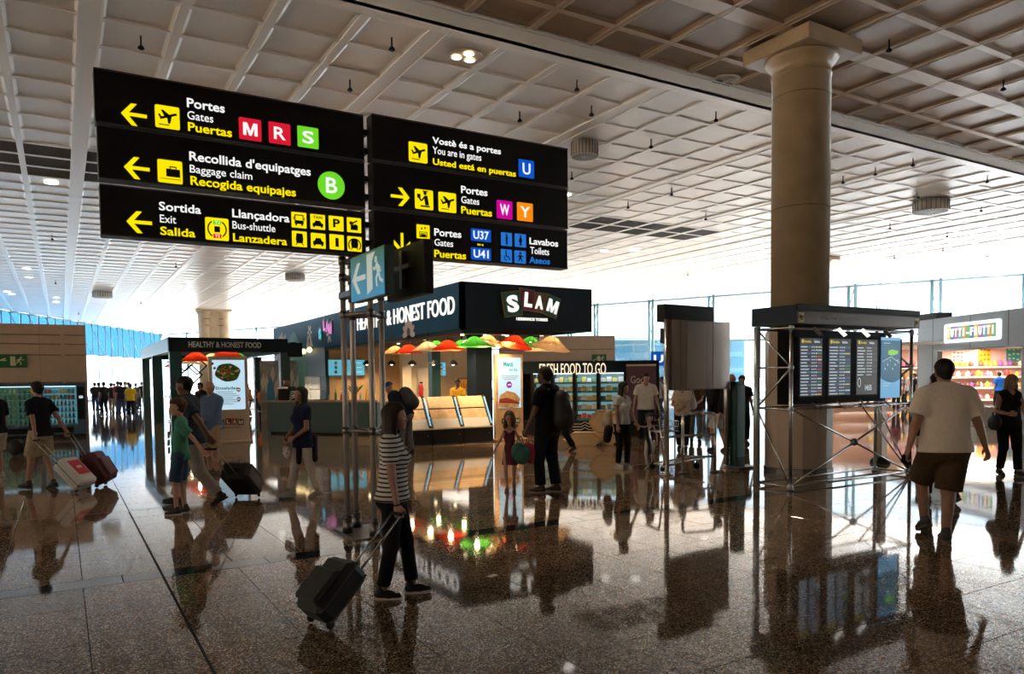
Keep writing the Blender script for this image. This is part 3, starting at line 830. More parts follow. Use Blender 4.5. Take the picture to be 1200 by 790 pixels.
TRAIN = [[(.3, .22), (.7, .22), (.76, .5), (.7, .85), (.3, .85), (.24, .5)], bar2((.34, .22), (.24, .1), .05), bar2((.66, .22), (.76, .1), .05)]
LOCK = [rct(.25, .75, .16, .52), bar2((.36, .62), (.72, .80), .10), circ(.28, .62, .12), rct(.40, .46, .5, .6), rct(.56, .62, .5, .6)]
def runner(flip=False):
    q = [circ(.62, .84, .085), bar2((.56, .74), (.42, .46), .16), bar2((.44, .48), (.62, .34), .09), bar2((.62, .34), (.56, .12), .08), bar2((.42, .48), (.30, .28), .09), bar2((.30, .28), (.10, .22), .08),
         bar2((.54, .70), (.34, .62), .06), bar2((.34, .62), (.26, .48), .055), bar2((.56, .70), (.72, .58), .06), bar2((.72, .58), (.84, .64), .055)]
    return [[(1-u, v) for u, v in p] for p in q] if flip else q

Yl = emat('sign_yellow', (1, .80, .0), .95); Wh = emat('sign_white', (.92, .93, .92), .95); Bk = M_black
Rd = emat('sign_red', (.70, .008, .03), .9); Gn = emat('sign_green', (.16, .72, .02), .9); Bl = emat('sign_blue', (.0, .09, .60), .9)
Bl2 = emat('sign_blue_light', (.02, .20, .72), .8); Mg = emat('sign_magenta', (.62, .0, .33), .9); Or = emat('sign_orange', (1, .26, .0), .95)
SY = 7.82
def sign_box(x0, x1, z0, z1, label):
    t = thing('direction_sign', label, 'sign', ((x0+x1)/2, SY+.08, z0), 0, 'hanging black direction signs')
    # children in world-like coordinates relative to the root
    off = Vector(t.location)
    b = MB().box((0, .0, (z1-z0)/2), (x1-x0, .16, z1-z0), bev=.006); b.build('sign_box', M_black, t)
    b = MB(); 
    for zz in (.006, z1-z0-.006): b.box((0, -.083, zz), (x1-x0, .01, .012))
    b.build('edge_rail', mat('sign_rail', (.10, .10, .10), .3, .6), t)
    f = Face(Vector((0, SY, 0))-off, (1, 0, 0), parent=t)
    return t, f
S_ = lambda s, *a: None
def words(f, L):
    for (s_, x0, x1, z0, z1, m, bo) in L: f.text(s_, x0, x1, z0, z1, m, bo)
BO, TH = .017, .002
t, f = sign_box(.35, 2.885, 4.045, 4.53, 'black direction sign with red M, red R and green S, top of the left stack')
f.multi('arrow', (.559, .774, 4.06, 4.26), ARROW, Yl)
f.plate('pictogram', .843, 1.055, 4.08, 4.29, Yl, r=.015); f.multi('pictogram', (.843, 1.055, 4.08, 4.29), PLANE, Bk)
words(f, [('Portes', 1.124, 1.466, 4.311, 4.397, Wh, BO), ('Gates', 1.125, 1.357, 4.2, 4.276, Wh, TH), ('Puertas', 1.127, 1.527, 4.088, 4.171, Yl, BO)])
for c, m, x0, x1, z0, z1 in (('M', Rd, 1.595, 1.81, 4.085, 4.298), ('R', Rd, 1.882, 2.099, 4.09, 4.302), ('S', Gn, 2.17, 2.388, 4.095, 4.308)):
    f.plate('gate_square', x0, x1, z0, z1, m, r=.012); f.text(c, x0+.05, x1-.05, z0+.045, z1-.045, Wh, .014, depth=.009)
t, f = sign_box(.36, 2.885, 3.545, 4.03, 'black direction sign with baggage claim and green B circle, middle of the left stack')
f.multi('arrow', (.566, .782, 3.575, 3.775), ARROW, Yl)
f.plate('pictogram', .849, 1.065, 3.573, 3.787, Yl, r=.015); f.multi('pictogram', (.849, 1.065, 3.573, 3.787), CASE, Bk)
words(f, [("Recollida d'equipatges", 1.13, 2.298, 3.811, 3.896, Wh, BO), ('Baggage claim', 1.131, 1.709, 3.698, 3.77, Wh, TH), ('Recogida equipajes', 1.134, 2.139, 3.581, 3.665, Yl, BO)])
f.disc('gate_circle', 2.514, 3.739, .145, Gn); f.text('B', 2.455, 2.575, 3.66, 3.82, Wh, .014, depth=.009)
t, f = sign_box(.362, 2.88, 3.035, 3.50, 'black direction sign with exit, bus shuttle and eight yellow squares, bottom of the left stack')
f.multi('arrow', (.571, .786, 3.08, 3.28), ARROW, Yl)
words(f, [('Sortida', .85, 1.22, 3.311, 3.39, Wh, BO), ('Exit', .855, .995, 3.198, 3.27, Wh, TH), ('Salida', .854, 1.162, 3.082, 3.159, Yl, BO),
          ('Llançadora', 1.508, 2.067, 3.311, 3.392, Wh, BO), ('Bus-shuttle', 1.507, 1.921, 3.2, 3.273, Wh, TH), ('Lanzadera', 1.509, 2.037, 3.076, 3.154, Yl, BO)])
f.plate('pictogram', 1.254, 1.47, 3.072, 3.288, Yl, r=.015)
arc = [[(.5+.42*math.cos(R(a)), .5+.42*math.sin(R(a))), (.5+.42*math.cos(R(a+14)), .5+.42*math.sin(R(a+14))), (.5+.36*math.cos(R(a+14)), .5+.36*math.sin(R(a+14))), (.5+.36*math.cos(R(a)), .5+.36*math.sin(R(a)))] for a in list(range(-55, 45, 14))+list(range(125, 225, 14))]
f.multi('pictogram', (1.254, 1.47, 3.072, 3.288), arc+[rct(.38, .62, .36, .62)], Bk)
f.plate('pictogram', 1.325, 1.40, 3.222, 3.262, Gn, h=.008); f.text('T1', 1.34, 1.385, 3.228, 3.255, Wh, .014, depth=.011)
f.plate('pictogram', 1.325, 1.40, 3.092, 3.132, Rd, h=.008); f.text('T2', 1.34, 1.385, 3.098, 3.125, Wh, .014, depth=.011)
ic = [(2.087, 2.241, 3.424, 3.266), (2.282, 2.437, 3.423, 3.268), (2.477, 2.636, 3.424, 3.271), (2.674, 2.832, 3.427, 3.271), (2.088, 2.241, 3.232, 3.073), (2.283, 2.438, 3.228, 3.072), (2.481, 2.635, 3.232, 3.074), (2.675, 2.833, 3.228, 3.07)]
sh = [BUS, [[(u, v*.85) for u, v in p] for p in CAR], None, LOCK, TRAIN, CAR, None, TRAIN+[circ(.5, .5, .0)]]
for i, (x0, x1, z1, z0) in enumerate(ic):
    f.plate('pictogram', x0, x1, z0, z1, Yl, r=.008)
    if sh[i]: f.multi('pictogram', (x0, x1, z0, z1), sh[i][:6] if i == 7 else sh[i], Bk)
    if i == 0: f.multi('pictogram', (x0, x1, z0, z1), [rct(.27, .73, .48, .78)], Yl, h=.009)
    if i == 1: f.text('TAXI', x0+.03, x1-.03, z1-.045, z1-.018, Bk, .02, depth=.009)
    if i == 2: f.text('P', x0+.045, x1-.04, z0+.035, z1-.03, Bk, .03, depth=.009)
    if i == 6: f.text('i', x0+.06, x1-.055, z0+.03, z1-.03, Bk, .05, depth=.009)
    if i == 7: f.multi('pictogram', (x0, x1, z0, z1), [[(.5+.46*math.cos(R(a)), .42+.46*math.sin(R(a))), (.5+.46*math.cos(R(a+20)), .42+.46*math.sin(R(a+20))), (.5+.38*math.cos(R(a+20)), .42+.38*math.sin(R(a+20))), (.5+.38*math.cos(R(a)), .42+.38*math.sin(R(a)))] for a in range(-40, 220, 20)], Bk)
t, f = sign_box(2.975, 5.565, 4.075, 4.565, 'black direction sign with a blue U square, top of the right stack')
f.plate('pictogram', 3.402, 3.627, 4.115, 4.333, Yl, r=.015); f.multi('pictogram', (3.402, 3.627, 4.115, 4.333), PLANE, Bk)
words(f, [('Vostè és a portes', 3.694, 4.587, 4.354, 4.425, Wh, BO), ('You are in gates', 3.695, 4.32, 4.241, 4.319, Wh, TH), ('Usted está en puertas', 3.695, 4.793, 4.117, 4.188, Yl, BO)])
f.plate('gate_square', 4.835, 5.055, 4.128, 4.338, Bl, r=.012); f.text('U', 4.89, 5.0, 4.165, 4.30, Wh, .014, depth=.009)
t, f = sign_box(2.975, 5.56, 3.565, 4.06, 'black direction sign with magenta W and orange Y squares, middle of the right stack')
f.multi('arrow', (3.178, 3.401, 3.61, 3.81), ARROWR, Yl)
f.plate('pictogram', 3.466, 3.69, 3.602, 3.821, Yl, r=.015)
f.multi('pictogram', (3.466, 3.69, 3.602, 3.821), [circ(.55, .82, .09), bar2((.42, .92), (.70, .92), .06), bar2((.58, .70), (.66, .22), .2), bar2((.52, .62), (.34, .42), .08), bar2((.34, .42), (.22, .56), .08), rct(.12, .30, .56, .76), bar2((.3, .16), (.8, .16), .08)], Bk)
f.plate('pictogram', 3.757, 3.981, 3.60, 3.823, Yl, r=.015); f.multi('pictogram', (3.757, 3.981, 3.60, 3.823), PLANE, Bk)
words(f, [('Portes', 4.048, 4.396, 3.841, 3.924, Wh, BO), ('Gates', 4.049, 4.284, 3.727, 3.805, Wh, TH), ('Puertas', 4.047, 4.454, 3.607, 3.691, Yl, BO)])
for c, m, x0, x1, z0, z1 in (('W', Mg, 4.521, 4.739, 3.60, 3.816), ('Y', Or, 4.806, 5.032, 3.601, 3.821)):
    f.plate('gate_square', x0, x1, z0, z1, m, r=.012); f.text(c, x0+.045, x1-.045, z0+.045, z1-.045, Wh, .014, depth=.009)
t, f = sign_box(2.975, 5.55, 3.06, 3.545, 'black direction sign with U37 to U41 and blue toilet symbols, bottom of the right stack')
f.multi('arrow', (3.205, 3.398, 3.08, 3.315), ARROWD, Yl)
f.plate('pictogram', 3.48, 3.64, 3.274, 3.429, Yl, r=.01); f.plate('pictogram', 3.478, 3.635, 3.072, 3.228, Yl, r=.01)
f.multi('pictogram', (3.48, 3.64, 3.274, 3.429), [rct(.2, .8, .1, .16), rct(.2, .26, .1, .5), rct(.74, .8, .1, .5), rct(.2, .8, .46, .5), circ(.38, .38, .04), circ(.5, .38, .04), circ(.62, .38, .04), rct(.3, .7, .16, .32), [(.3, .66), (.38, .84), (.46, .66)], [(.56, .84), (.64, .66), (.72, .84)]], Bk)
f.multi('pictogram', (3.478, 3.635, 3.072, 3.228), [bar2((.12, .14), (.4, .14), .1), bar2((.4, .14), (.7, .6), .1), bar2((.7, .6), (.9, .6), .1), circ(.45, .78, .07), bar2((.45, .68), (.45, .42), .1)], Bk)
words(f, [('Portes', 3.698, 4.041, 3.322, 3.404, Wh, BO), ('Gates', 3.699, 3.934, 3.21, 3.286, Wh, TH), ('Puertas', 3.694, 4.1, 3.079, 3.163, Yl, BO),
          ('Lavabos', 4.98, 5.404, 3.329, 3.409, Wh, BO), ('Toilets', 4.989, 5.266, 3.214, 3.297, Wh, TH), ('Aseos', 4.974, 5.278, 3.1, 3.177, Bl2, BO), ('to a', 4.25, 4.334, 3.256, 3.284, Yl, .02)])
f.plate('gate_square', 4.17, 4.437, 3.305, 3.448, Bl, r=.01); f.text('U37', 4.20, 4.405, 3.33, 3.425, Wh, .014, depth=.009)
f.plate('gate_square', 4.168, 4.434, 3.088, 3.228, Bl, r=.01); f.text('U41', 4.20, 4.40, 3.112, 3.205, Wh, .014, depth=.009)
for i, (x0, x1, z1, z0) in enumerate([(4.576, 4.729, 3.439, 3.281), (4.769, 4.928, 3.44, 3.283), (4.572, 4.726, 3.239, 3.087), (4.762, 4.924, 3.238, 3.086)]):
    f.plate('pictogram', x0, x1, z0, z1, Bl2, r=.008)
    g = [MAN(.5), MAN(.5)[:2]+[[(.34, .36), (.66, .36), (.58, .7), (.42, .7)], rct(.42, .49, .1, .4), rct(.51, .58, .1, .4)], [circ(.45, .84, .07), bar2((.45, .74), (.47, .44), .1), bar2((.47, .44), (.70, .42), .08), bar2((.70, .42), (.80, .18), .08), bar2((.30, .5), (.30, .22), .06), bar2((.30, .22), (.55, .14), .06)],
         [circ(.5, .80, .10), rct(.40, .60, .3, .66), bar2((.42, .6), (.2, .5), .07), bar2((.58, .6), (.8, .5), .07), bar2((.42, .3), (.3, .16), .09), bar2((.58, .3), (.7, .16), .09)]][i]
    f.multi('pictogram', (x0, x1, z0, z1), g, Bk)

# ---------------------------------------------------------------- the four-post mast that carries the signs
mast = thing('sign_mast', 'four-post grey steel mast carrying the black direction signs', 'sign post', (2.88, 7.86, 0))
PO = [(2.68, 7.85), (2.94, 8.18), (2.83, 7.62), (3.06, 7.87)]
PO = [(2.66, 7.96), (2.84, 8.19), (2.835, 7.60), (3.06, 7.87)]
M_post = mat('post_grey', (.42, .40, .38), .4, .35, noise=.1, nscale=4)
for x, y_ in PO:
    MB().tube((x-2.88, y_-7.86, .0), (x-2.88, y_-7.86, 4.5 if y_ > 8 else 3.03), .031, 14).build('post', M_post, mast)
    MB().tube((x-2.88, y_-7.86, 0), (x-2.88, y_-7.86, .17), .062, 14, .05).tube((x-2.88, y_-7.86, .17), (x-2.88, y_-7.86, .20), .05, 14, .034).build('post_foot', M_steeld, mast)
MB().box((.02, .04, .008), (.62, .74, .016), rz=.0).build('base_plate', M_steeld, mast)
for z in (1.14, 2.40, 2.60, 2.80, 2.98):
    b = MB(); q = [PO[0], PO[1], PO[3], PO[2]]
    for a, c in zip(q, q[1:]+q[:1]): b.tube((a[0]-2.88, a[1]-7.86, z), (c[0]-2.88, c[1]-7.86, z), .022, 8)
    for x, y_ in PO: b.tube((x-2.88, y_-7.86, z-.04), (x-2.88, y_-7.86, z+.04), .042, 12)
    b.build('clamp_ring', M_steeld, mast)
MB().tube((.06, .20, 2.9), (.06, .20, 4.5), .031, 14).build('post', M_post, mast)
b = MB()
for z in (3.2, 3.4, 3.7, 3.9, 4.2, 4.4): b.span((-.05, .10, z-.03), (.10, .36, z+.03))
b.build('clamp_ring', M_blackm, mast)['kind'] = 'stuff'
# emergency exit lightbox on the mast
t = thing('exit_sign', 'green and blue lit exit box with arrow and running figure on the mast', 'sign', (2.56, 6.93, 2.47))
MB().span((.05, .60, .10), (.11, 1.03, .16)).span((.05, .2, .10), (.09, .65, .16)).build('support_arm', M_steeld, t)
MB().span((.0, -.46, 0), (.09, .47, .45)).build('sign_box', mat('exit_box', (.03, .06, .05), .4), t)
f = Face((0, .47, 0), (0, -1, 0), parent=t)
m = emat('exit_face', (.03, .30, .26), .55); tt = m.node_tree; gq = tt.nodes.new('ShaderNodeTexCoord'); sq = tt.nodes.new('ShaderNodeSeparateXYZ'); rq = tt.nodes.new('ShaderNodeValToRGB')
rq.color_ramp.elements[0].color = (.01, .30, .55, 1); rq.color_ramp.elements[1].color = (.03, .14, .09, 1)
tt.links.new(gq.outputs['Generated'], sq.inputs[0]); tt.links.new(sq.outputs['Z'], rq.inputs[0]); tt.links.new(rq.outputs[0], tt.nodes['Principled BSDF'].inputs['Emission Color'])
f.plate('sign_face', .01, .92, .01, .44, m, h=.004)
pw = emat('exit_white', (.62, .68, .58), .55)
f.multi('arrow', (.06, .44, .07, .37), ARROW, pw)
f.poly('doorway', [(.48, .04), (.62, .08), (.62, .34), (.70, .42), (.48, .42)], pw, h=.007)
f.multi('running_figure', (.60, .92, .05, .40), runner(True), pw, h=.009)
# dark display seen from behind
t = thing('overhead_display', 'black display box seen from the back beside the lit exit box', 'display', (2.90, 6.85, 2.50))
MB().box((.06, 0, .24), (.10, .93, .50), bev=.01).build('display_case', M_blackm, t)
MB().span((-.03, -.03, .08), (.01, .03, .44)).span((-.03, -.20, .26), (.01, .22, .30)).build('bracket', mat('bracket_brown', (.16, .13, .10), .4, .6), t)
MB().tube((.05, .3, .47), (.0, .9, .55), .02, 6).tube((.05, .35, .2), (.0, .9, .25), .02, 6).build('support_arm', M_steeld, t)

# ---------------------------------------------------------------- column with stone cladding
def column(loc, r, H, label, base=True, name='column'):
    t = thing(name, label, 'column', loc)
    MB().lathe([(r, 0), (r, H-.55), (r+.012, H-.55), (r+.012, H-.53), (r, H-.53), (r, H-.42), (r+.03, H-.38), (r+.10, H-.30), (r+.13, H-.25)], n=48).build('shaft', M_stone, t)
    for z in (H-.9, H*.35, H*.62): MB().lathe([(r+.001, z), (r+.004, z+.006), (r+.001, z+.012)], n=48, cap=False).build('joint_ring', mat('dark_joint', (.12, .09, .06), .7), t)
    a = r*1.42; MB().box((0, 0, H-.125), (2*a, 2*a, .25), bev=.01).build('capital', M_stone, t)
    if base:
        MB().lathe([(r+.085, .0), (r+.085, 2.42), (r+.06, 2.45), (r, 2.45)], n=16, sm=False).build('base_cladding', mat('cladding_pale', (.50, .40, .31), .4, noise=.08, nscale=2), t)
        MB().lathe([(r+.10, 0), (r+.10, .10), (r+.085, .11)], n=16, sm=False).build('skirting', M_steeld, t)
    return t
column((10.98, 8.58, 0), .475, 7.27, 'large round stone column with a square capital beside the flight boards')
def twin(loc, H, label, rz):
    t = thing('clustered_column', label, 'column', loc, rz)
    b = MB()
    for x in (-.62, .62): b.lathe([(.50, 0), (.48, H-.6), (.50, H-.35), (.62, H-.15), (.66, H)], (x, 0, 0), 28)
    b.build('shaft', M_stone, t)
    MB().span((-.35, -.42, 0), (.35, .42, H-.02)).build('core', M_stone, t)
    b = MB()
    for x in (-.55, .55):
        for z in (H-1.2, H-.72): b.lathe([(.485, z), (.50, z+.03), (.485, z+.06)], (x, 0, 0), 28, cap=False)
    b.build('ring', mat('dark_joint', (0, 0, 0)), t)
    MB().span((-1.25, -.68, H-.14), (1.25, .68, H)).build('capital', M_stone, t)
twin(tuple(cf(13.6, 34.6)), 7.0, 'distant pair of joined stone columns behind the big round column', -YAW+.3)
twin((10.0, 59.9, 0), 7.0, 'distant pair of joined stone columns behind the food canopy', -YAW+.45)

# ---------------------------------------------------------------- flight information frame
fr = thing('flight_board_frame', 'steel space-frame stand holding the flight information screens', 'stand', (9.1, 7.25, 0))
FW, FD = 3.0, .62
Mt = mat('tube_bright', (.62, .62, .62), .22, 1)
def node(b, p): b.ball(p, .045, 8, 12)
zs = [.05, 1.19, 1.80, 2.38]
for x in (0, FW):
    for y_ in (0, FD):
        rr = .028 if not (x == 0 and y_ == FD) else .05
        MB().tube((x, y_, 0), (x, y_, 2.42), rr, 12).build('post', mat('post_blue_steel', (.50, .62, .72), .3, .8) if rr > .03 else Mt, fr)
        MB().tube((x, y_, 0), (x, y_, .02), .06, 12).build('post_foot', M_steeld, fr)
b = MB()
for z in (zs[0], zs[1], zs[3]):
    for y_ in (0, FD): b.tube((0, y_, z), (FW, y_, z), .017, 8)
for z in zs:
    for x in (0, FW): b.tube((x, 0, z), (x, FD, z), .016, 8)
b.build('rail', Mt, fr)
b = MB(); c = (FW*.5, 0, .63)
for x in (0, FW):
    for z in (zs[0], zs[1]): b.tube((x, 0, z), c, .016, 8)
    b.tube((x, 0, zs[0]), (x, FD, zs[1]), .014, 8); b.tube((x, FD, zs[1]), (x, 0, zs[2]), .014, 8); b.tube((x, 0, zs[2]), (x, FD, zs[3]), .014, 8)
    b.tube((x, 0, zs[2]), (x-(.28 if x else -.0), FD, zs[1]), .012, 8) if x else None
b.tube((FW, 0, .05), (FW-.45, FD, zs[1]), .014, 8).tube((FW, 0, 1.8), (FW-.35, FD*.6, 2.3), .014, 8).tube((FW, 0, 1.8), (FW-.35, FD*.6, 1.3), .014, 8).tube((FW, 0, 1.8), (FW-.4, FD*.6, 1.8), .014, 8)
b.build('brace', Mt, fr)
b = MB()
for x in (0, FW):
    for y_ in (0, FD):
        for z in zs: node(b, (x, y_, z))
b.build('node_ball', mat('node_grey', (.55, .60, .66), .35, .5), fr)
MB().ball(c, .06, 8, 14).build('node_ball', M_steeld, fr)
# header box
MB().span((-.03, -.10, 2.43), (FW+.05, FD+.08, 2.70)).build('header_box', mat('header_navy', (.008, .022, .042), .5, spec=.25), fr)
MB().span((-.02, -.115, 2.62), (FW+.04, -.10, 2.715)).build('header_cap', M_blackm, fr)
f = Face((0, -.102, 0), (1, 0, 0), parent=fr)
f.plate('header_face', -.02, FW+.04, 2.44, 2.61, mat('header_face', (.018, .02, .022), .3, spec=.4), h=.004)
f.text('Sortides', .52, .92, 2.50, 2.575, mat('header_text', (.16, .16, .17), .4), .02, depth=.008)
for x in (.02, FW-.10):
    f.plate('pictogram', x, x+.12, 2.45, 2.59, mat('dull_yellow', (.42, .26, .01), .4), h=.009, r=.005, parent=fr); f.multi('pictogram', (x, x+.12, 2.45, 2.59), PLANE, Bk, h=.013, h0=.008)
for x in (2.2, 2.27, 2.5, 2.57): MB().tube((x, .1, 2.70), (x, .1, 2.80), .008, 6).build('clip', M_blackm, fr)
# screens: black bay with four portrait screens and small lamps
bay = thing('screen_bay', 'black bay of four portrait flight screens in the steel frame', 'display', (9.1, 7.25, 1.2))
MB().span((.12, .10, .05), (2.45, .34, 1.16)).build('back_case', mat('bay_black', (.003, .003, .003), .6, spec=.1), bay)
for i, x in enumerate((.20, .86, 1.50, 2.20)):
    MB().span((x-.05, .0 if i < 3 else .04, .12), (x+.60, .10, 1.06)).build('screen_case', mat('bay_black', (0, 0, 0)), bay)
f = Face((0, -.002, 0), (1, 0, 0), parent=bay)
gy = emat('row_grey', (.55, .65, .70), .7); ye = emat('row_yellow', (.75, .62, .05), .55); bl = emat('row_blue', (.02, .10, .24), .5); gr = emat('row_green', (.02, .42, .04), .45); rd = emat('row_red', (.7, .05, .04), .5)
dk = [emat('screen_a', (.001, .008, .016), .6), emat('screen_b', (.004, .014, .022), .6), emat('screen_c', (.014, .016, .018), .6)]
ga = emat('row_stripe', (.03, .045, .05), .6)
rnd = random.Random(3)
for i, (x0, x1) in enumerate(((.19, .70), (.85, 1.38), (1.53, 2.06))):
    f.plate('screen', x0, x1, .17, 1.03, dk[i], h=.003)
    f.disc('screen_icon', x0+.06, .985, .028, ye, h=.006); 
    f.text('Sortides', x0+.10, x0+.25, .965, 1.0, ye, .02, depth=.006); f.text('Salidas', x0+.32, x0+.45, .965, 1.0, gy, .01, depth=.006)
    W_ = {k: MB() for k in 'gybnr'}; S2 = MB(); nrow = 16 if i < 2 else 10
    for r_ in range(nrow):
        z = .90-r_*.047
        if i < 2 or True: f.plate('', x0+.01, x1-.01, z-.014, z+.02, None, h=.005, mb=S2) if r_ % 2 == 0 else None
        L = rnd.uniform(.12, .2); f.plate('', x0+.02, x0+.02+L, z-.006, z+.009, None, h=.007, mb=W_['g'])
        for q in range(3): f.plate('', x0+.26+q*.045, x0+.285+q*.045, z-.006, z+.009, None, h=.007, mb=W_['g'])
        k = rnd.choice('nbbrn'); f.plate('', x0+.365, x0+.385, z-.008, z+.011, None, h=.007, mb=W_[k if k != 'n' else 'g'])
        k = rnd.choice('yyggrb' if i == 0 else 'ggbbyn') if i < 2 else 'n'
        if k != 'n': f.plate('', x0+.40, x1-.02, z-.007, z+.010, None, h=.007, mb=W_['n' if (k == 'g' and rnd.random() < .5) else k])
    S2.build('row_stripe', bl if i < 2 else ga, bay)
    for k, m_ in zip('gybnr', (gy, ye, bl, gr, rd)):
        if W_[k].v: W_[k].build('flight_rows', m_, bay)
f.text('14:55', 1.75, 1.92, .235, .32, gy, .02, depth=.006)
b = MB()
for q in range(16):
    a0, a1 = 2*math.pi*q/16, 2*math.pi*(q+1)/16; f.poly('', [(1.60+.04*math.cos(a0), .36+.075*math.sin(a0)), (1.60+.04*math.cos(a1), .36+.075*math.sin(a1)), (1.60+.032*math.cos(a1), .36+.062*math.sin(a1)), (1.60+.032*math.cos(a0), .36+.062*math.sin(a0))], None, .007, mb=b)
b.build('clock_ring', gy, bay)
# the blue information screen
f2 = Face((0, .038, 0), (1, 0, 0), parent=bay)
f2.plate('screen', 2.22, 2.74, .10, 1.08, emat('info_blue', (.16, .45, .75), .75), h=.006)
pts = [(2.22, .42)]+[(2.22+.52*(q/12), .42-.13*math.sin(math.pi*q/12*.55)+.12*(q/12)**2) for q in range(1, 13)]+[(2.74, 1.03), (2.22, 1.03)]
f2.poly('map', pts, emat('info_teal', (.01, .15, .26), .6), h=.009)
f2.multi('map', (2.22, 2.74, .10, 1.08), [[(.35, .72), (.55, .70), (.85, .73), (.88, .78), (.55, .80), (.36, .78)]], emat('info_green', (.25, .75, .05), .7), h=.013, h0=.008)
f2.multi('map', (2.22, 2.74, .10, 1.08), [circ(.2+.13*q, .48+.07*((q*7) % 3), .02, 8) for q in range(6)]+[bar2((.05, .6), (.5, .68), .008), bar2((.5, .68), (.95, .58), .008), rct(.12, .5, .24, .25), rct(.12, .4, .20, .21), rct(.12, .45, .9, .91)], emat('info_pale', (.5, .7, .8), .7), h=.013, h0=.008)
for i in range(4):
    for z in (1.13, .02):
        lamp_ = MB(); Mx = Matrix.Rotation(R(30), 3, 'Y') @ Matrix.Rotation(R(-35 if z > 1 else 35), 3, 'X'); x = .50+.58*i
        lamp_.box((x, -.06, z), (.20, .055, .02), M=Mx); o = lamp_.build('spot_lamp', emat('lamp_strip', (.95, .92, .82), 1.2) if i in (1, 2) and z > 1 else mat('lamp_off', (.22, .19, .16), .4), bay)
# grey stanchion on its dark foot behind the frame
t = thing('stanchion', 'grey rectangular stanchion on a dark foot behind the flight board frame', 'post', (13.3, 8.55, 0))
MB().span((-.08, -.08, .0), (.08, .08, 1.55)).build('post', mat('post_beige', (.35, .30, .27), .4, .4), t); MB().lathe([(.18, 0), (.17, .06), (.10, .12)], n=18).build('foot', M_blackm, t)

# ---------------------------------------------------------------- the back of the stainless board on two posts
t = thing('notice_board', 'stainless steel board on two round posts, seen from behind', 'board', (8.84, 9.58, 0), math.atan2(.13, 1.6))
for x in (0, 1.58):
    MB().tube((x, 0, 0), (x, 0, 2.66), .045, 14).build('post', Mt, t); MB().tube((x, 0, 0), (x, 0, .025), .11, 16).tube((x, 0, .025), (x, 0, .06), .07, 16).build('post_foot', Mt, t)
MB().box((.82, .0, 2.05), (1.52, .16, 1.20), bev=.01).build('case', M_steel, t)
for x in (.25, .42, .90, 1.10): MB().span((x, -.085, 1.46), (x+.012, -.08, 2.64)).build('fold_line', M_steeld, t)
MB().span((.42, -.09, 1.47), (.91, -.082, 2.62)).build('centre_sheet', mat('sheet_grey', (.36, .36, .33), .3, .9), t)
o = MB().box((.62, .12, 2.77), (1.26, .20, .30), bev=.008).build('top_box', M_blackm, t)
# tubular crowd rail in front of it
t = thing('crowd_rail', 'bent stainless tube rail with two cross bars by the notice board', 'rail', (9.18, 9.55, 0), math.atan2(-.16, .62))
pts = [(0, 0, 0), (0, 0, .97)]+[(.07-.07*math.cos(R(a)), 0, .97+.07*math.sin(R(a))) for a in (30, 60, 90)]+[(.57+.07*math.sin(R(a)), 0, .97+.07*math.cos(R(a))) for a in (0, 30, 60, 90)]+[(.64, 0, 0)]
MB().path(pts, .024, 10).build('bent_tube', Mt, t)
MB().tube((0, 0, .66), (.64, 0, .66), .02, 10).tube((-.35, .1, .63), (0, 0, .66), .02, 10).build('cross_bar', Mt, t); MB().tube((0, 0, .28), (.64, 0, .28), .02, 10).build('cross_bar', Mt, t)
for x in (0, .64): MB().tube((x, 0, 0), (x, 0, .03), .07, 14).build('foot_plate', M_steeld, t)
t = thing('information_pillar', 'dark green glazed pillar beside the base of the big column', 'pillar', gp(864, 548))
MB().box((0, 0, .79), (.24, .16, 1.58), bev=.015).build('body', mat('pillar_green', (.0, .045, .035), .25, noise=.3, nscale=5), t)
MB().span((-.10, -.085, .2), (.10, -.08, 1.5)).build('panel', emat('pillar_panel', (.0, .035, .028), .35), t)
MB().box((.02, -.05, .02), (.5, .4, .04), bev=.01).build('foot', M_steeld, t)
def on_y(px, py, Y): r = ray(px, py); t = Y/r.y; return Vector((r.x*t, Y, HC+r.z*t))
def on_plane(px, py, o, n):
    r = ray(px, py); t = (Vector(o)-Vector((0, 0, HC))).dot(n)/r.dot(n); return Vector((0, 0, HC))+r*t
def at(px, py, d):
    r = ray(px, py); k = d/(r.x*math.sin(YAW)+r.y*math.cos(YAW)); return Vector((0, 0, HC))+r*k
# ================================================================ SLAM food kiosk
K = thing('food_kiosk', 'dark blue and teal food kiosk under the SLAM sign', 'kiosk', (8.45, 16.4, 0))
KW, KL = 3.98, 18.8
b = MB(); b.span((0, 0, 2.91), (KW, .12, 4.06)); b.span((KW-.12, .12, 2.91), (KW, KL, 4.06)); b.span((.12, KL-.12, 2.91), (KW-.12, KL, 4.06))
b.build('front_fascia', M_navy, K)
MB().span((0, .0, 2.91), (.12, KL, 4.06)).build('side_fascia', M_teal, K)
MB().span((.12, .12, 3.05), (KW-.12, KL-.12, 3.95)).build('roof_slab', M_navy, K)
MB().span((.05, .1, 2.80), (KW-1.2, .5, 2.91)).span((.05, .5, 2.80), (.5, KL-.2, 2.91)).build('light_rail', M_blackm, K)
b = MB()
for y_ in range(3, 11): b.span((.5, y_*1.0, 2.86), (KW-.2, y_*1.0+.06, 2.96))
b.build('ceiling_batten', mat('batten', (.25, .22, .2), .5), K)['kind'] = 'stuff'
MB().span((1.35, 1.8, 0), (1.87, 2.32, 2.95)).build('pillar', M_navy, K)
MB().span((1.8, 5.6, 0), (2.1, 5.9, 2.95)).build('pillar', M_grn, K)
MB().span((.0, 11.1, 0), (.15, KL, 2.91)).build('mural_wall', mat('mural_blue', (.01, .065, .12), .5, noise=.25, nscale=.6), K)
MB().span((.15, 11.1, 0), (KW+2.4, 11.25, 2.95)).build('back_wall', M_tan, K)
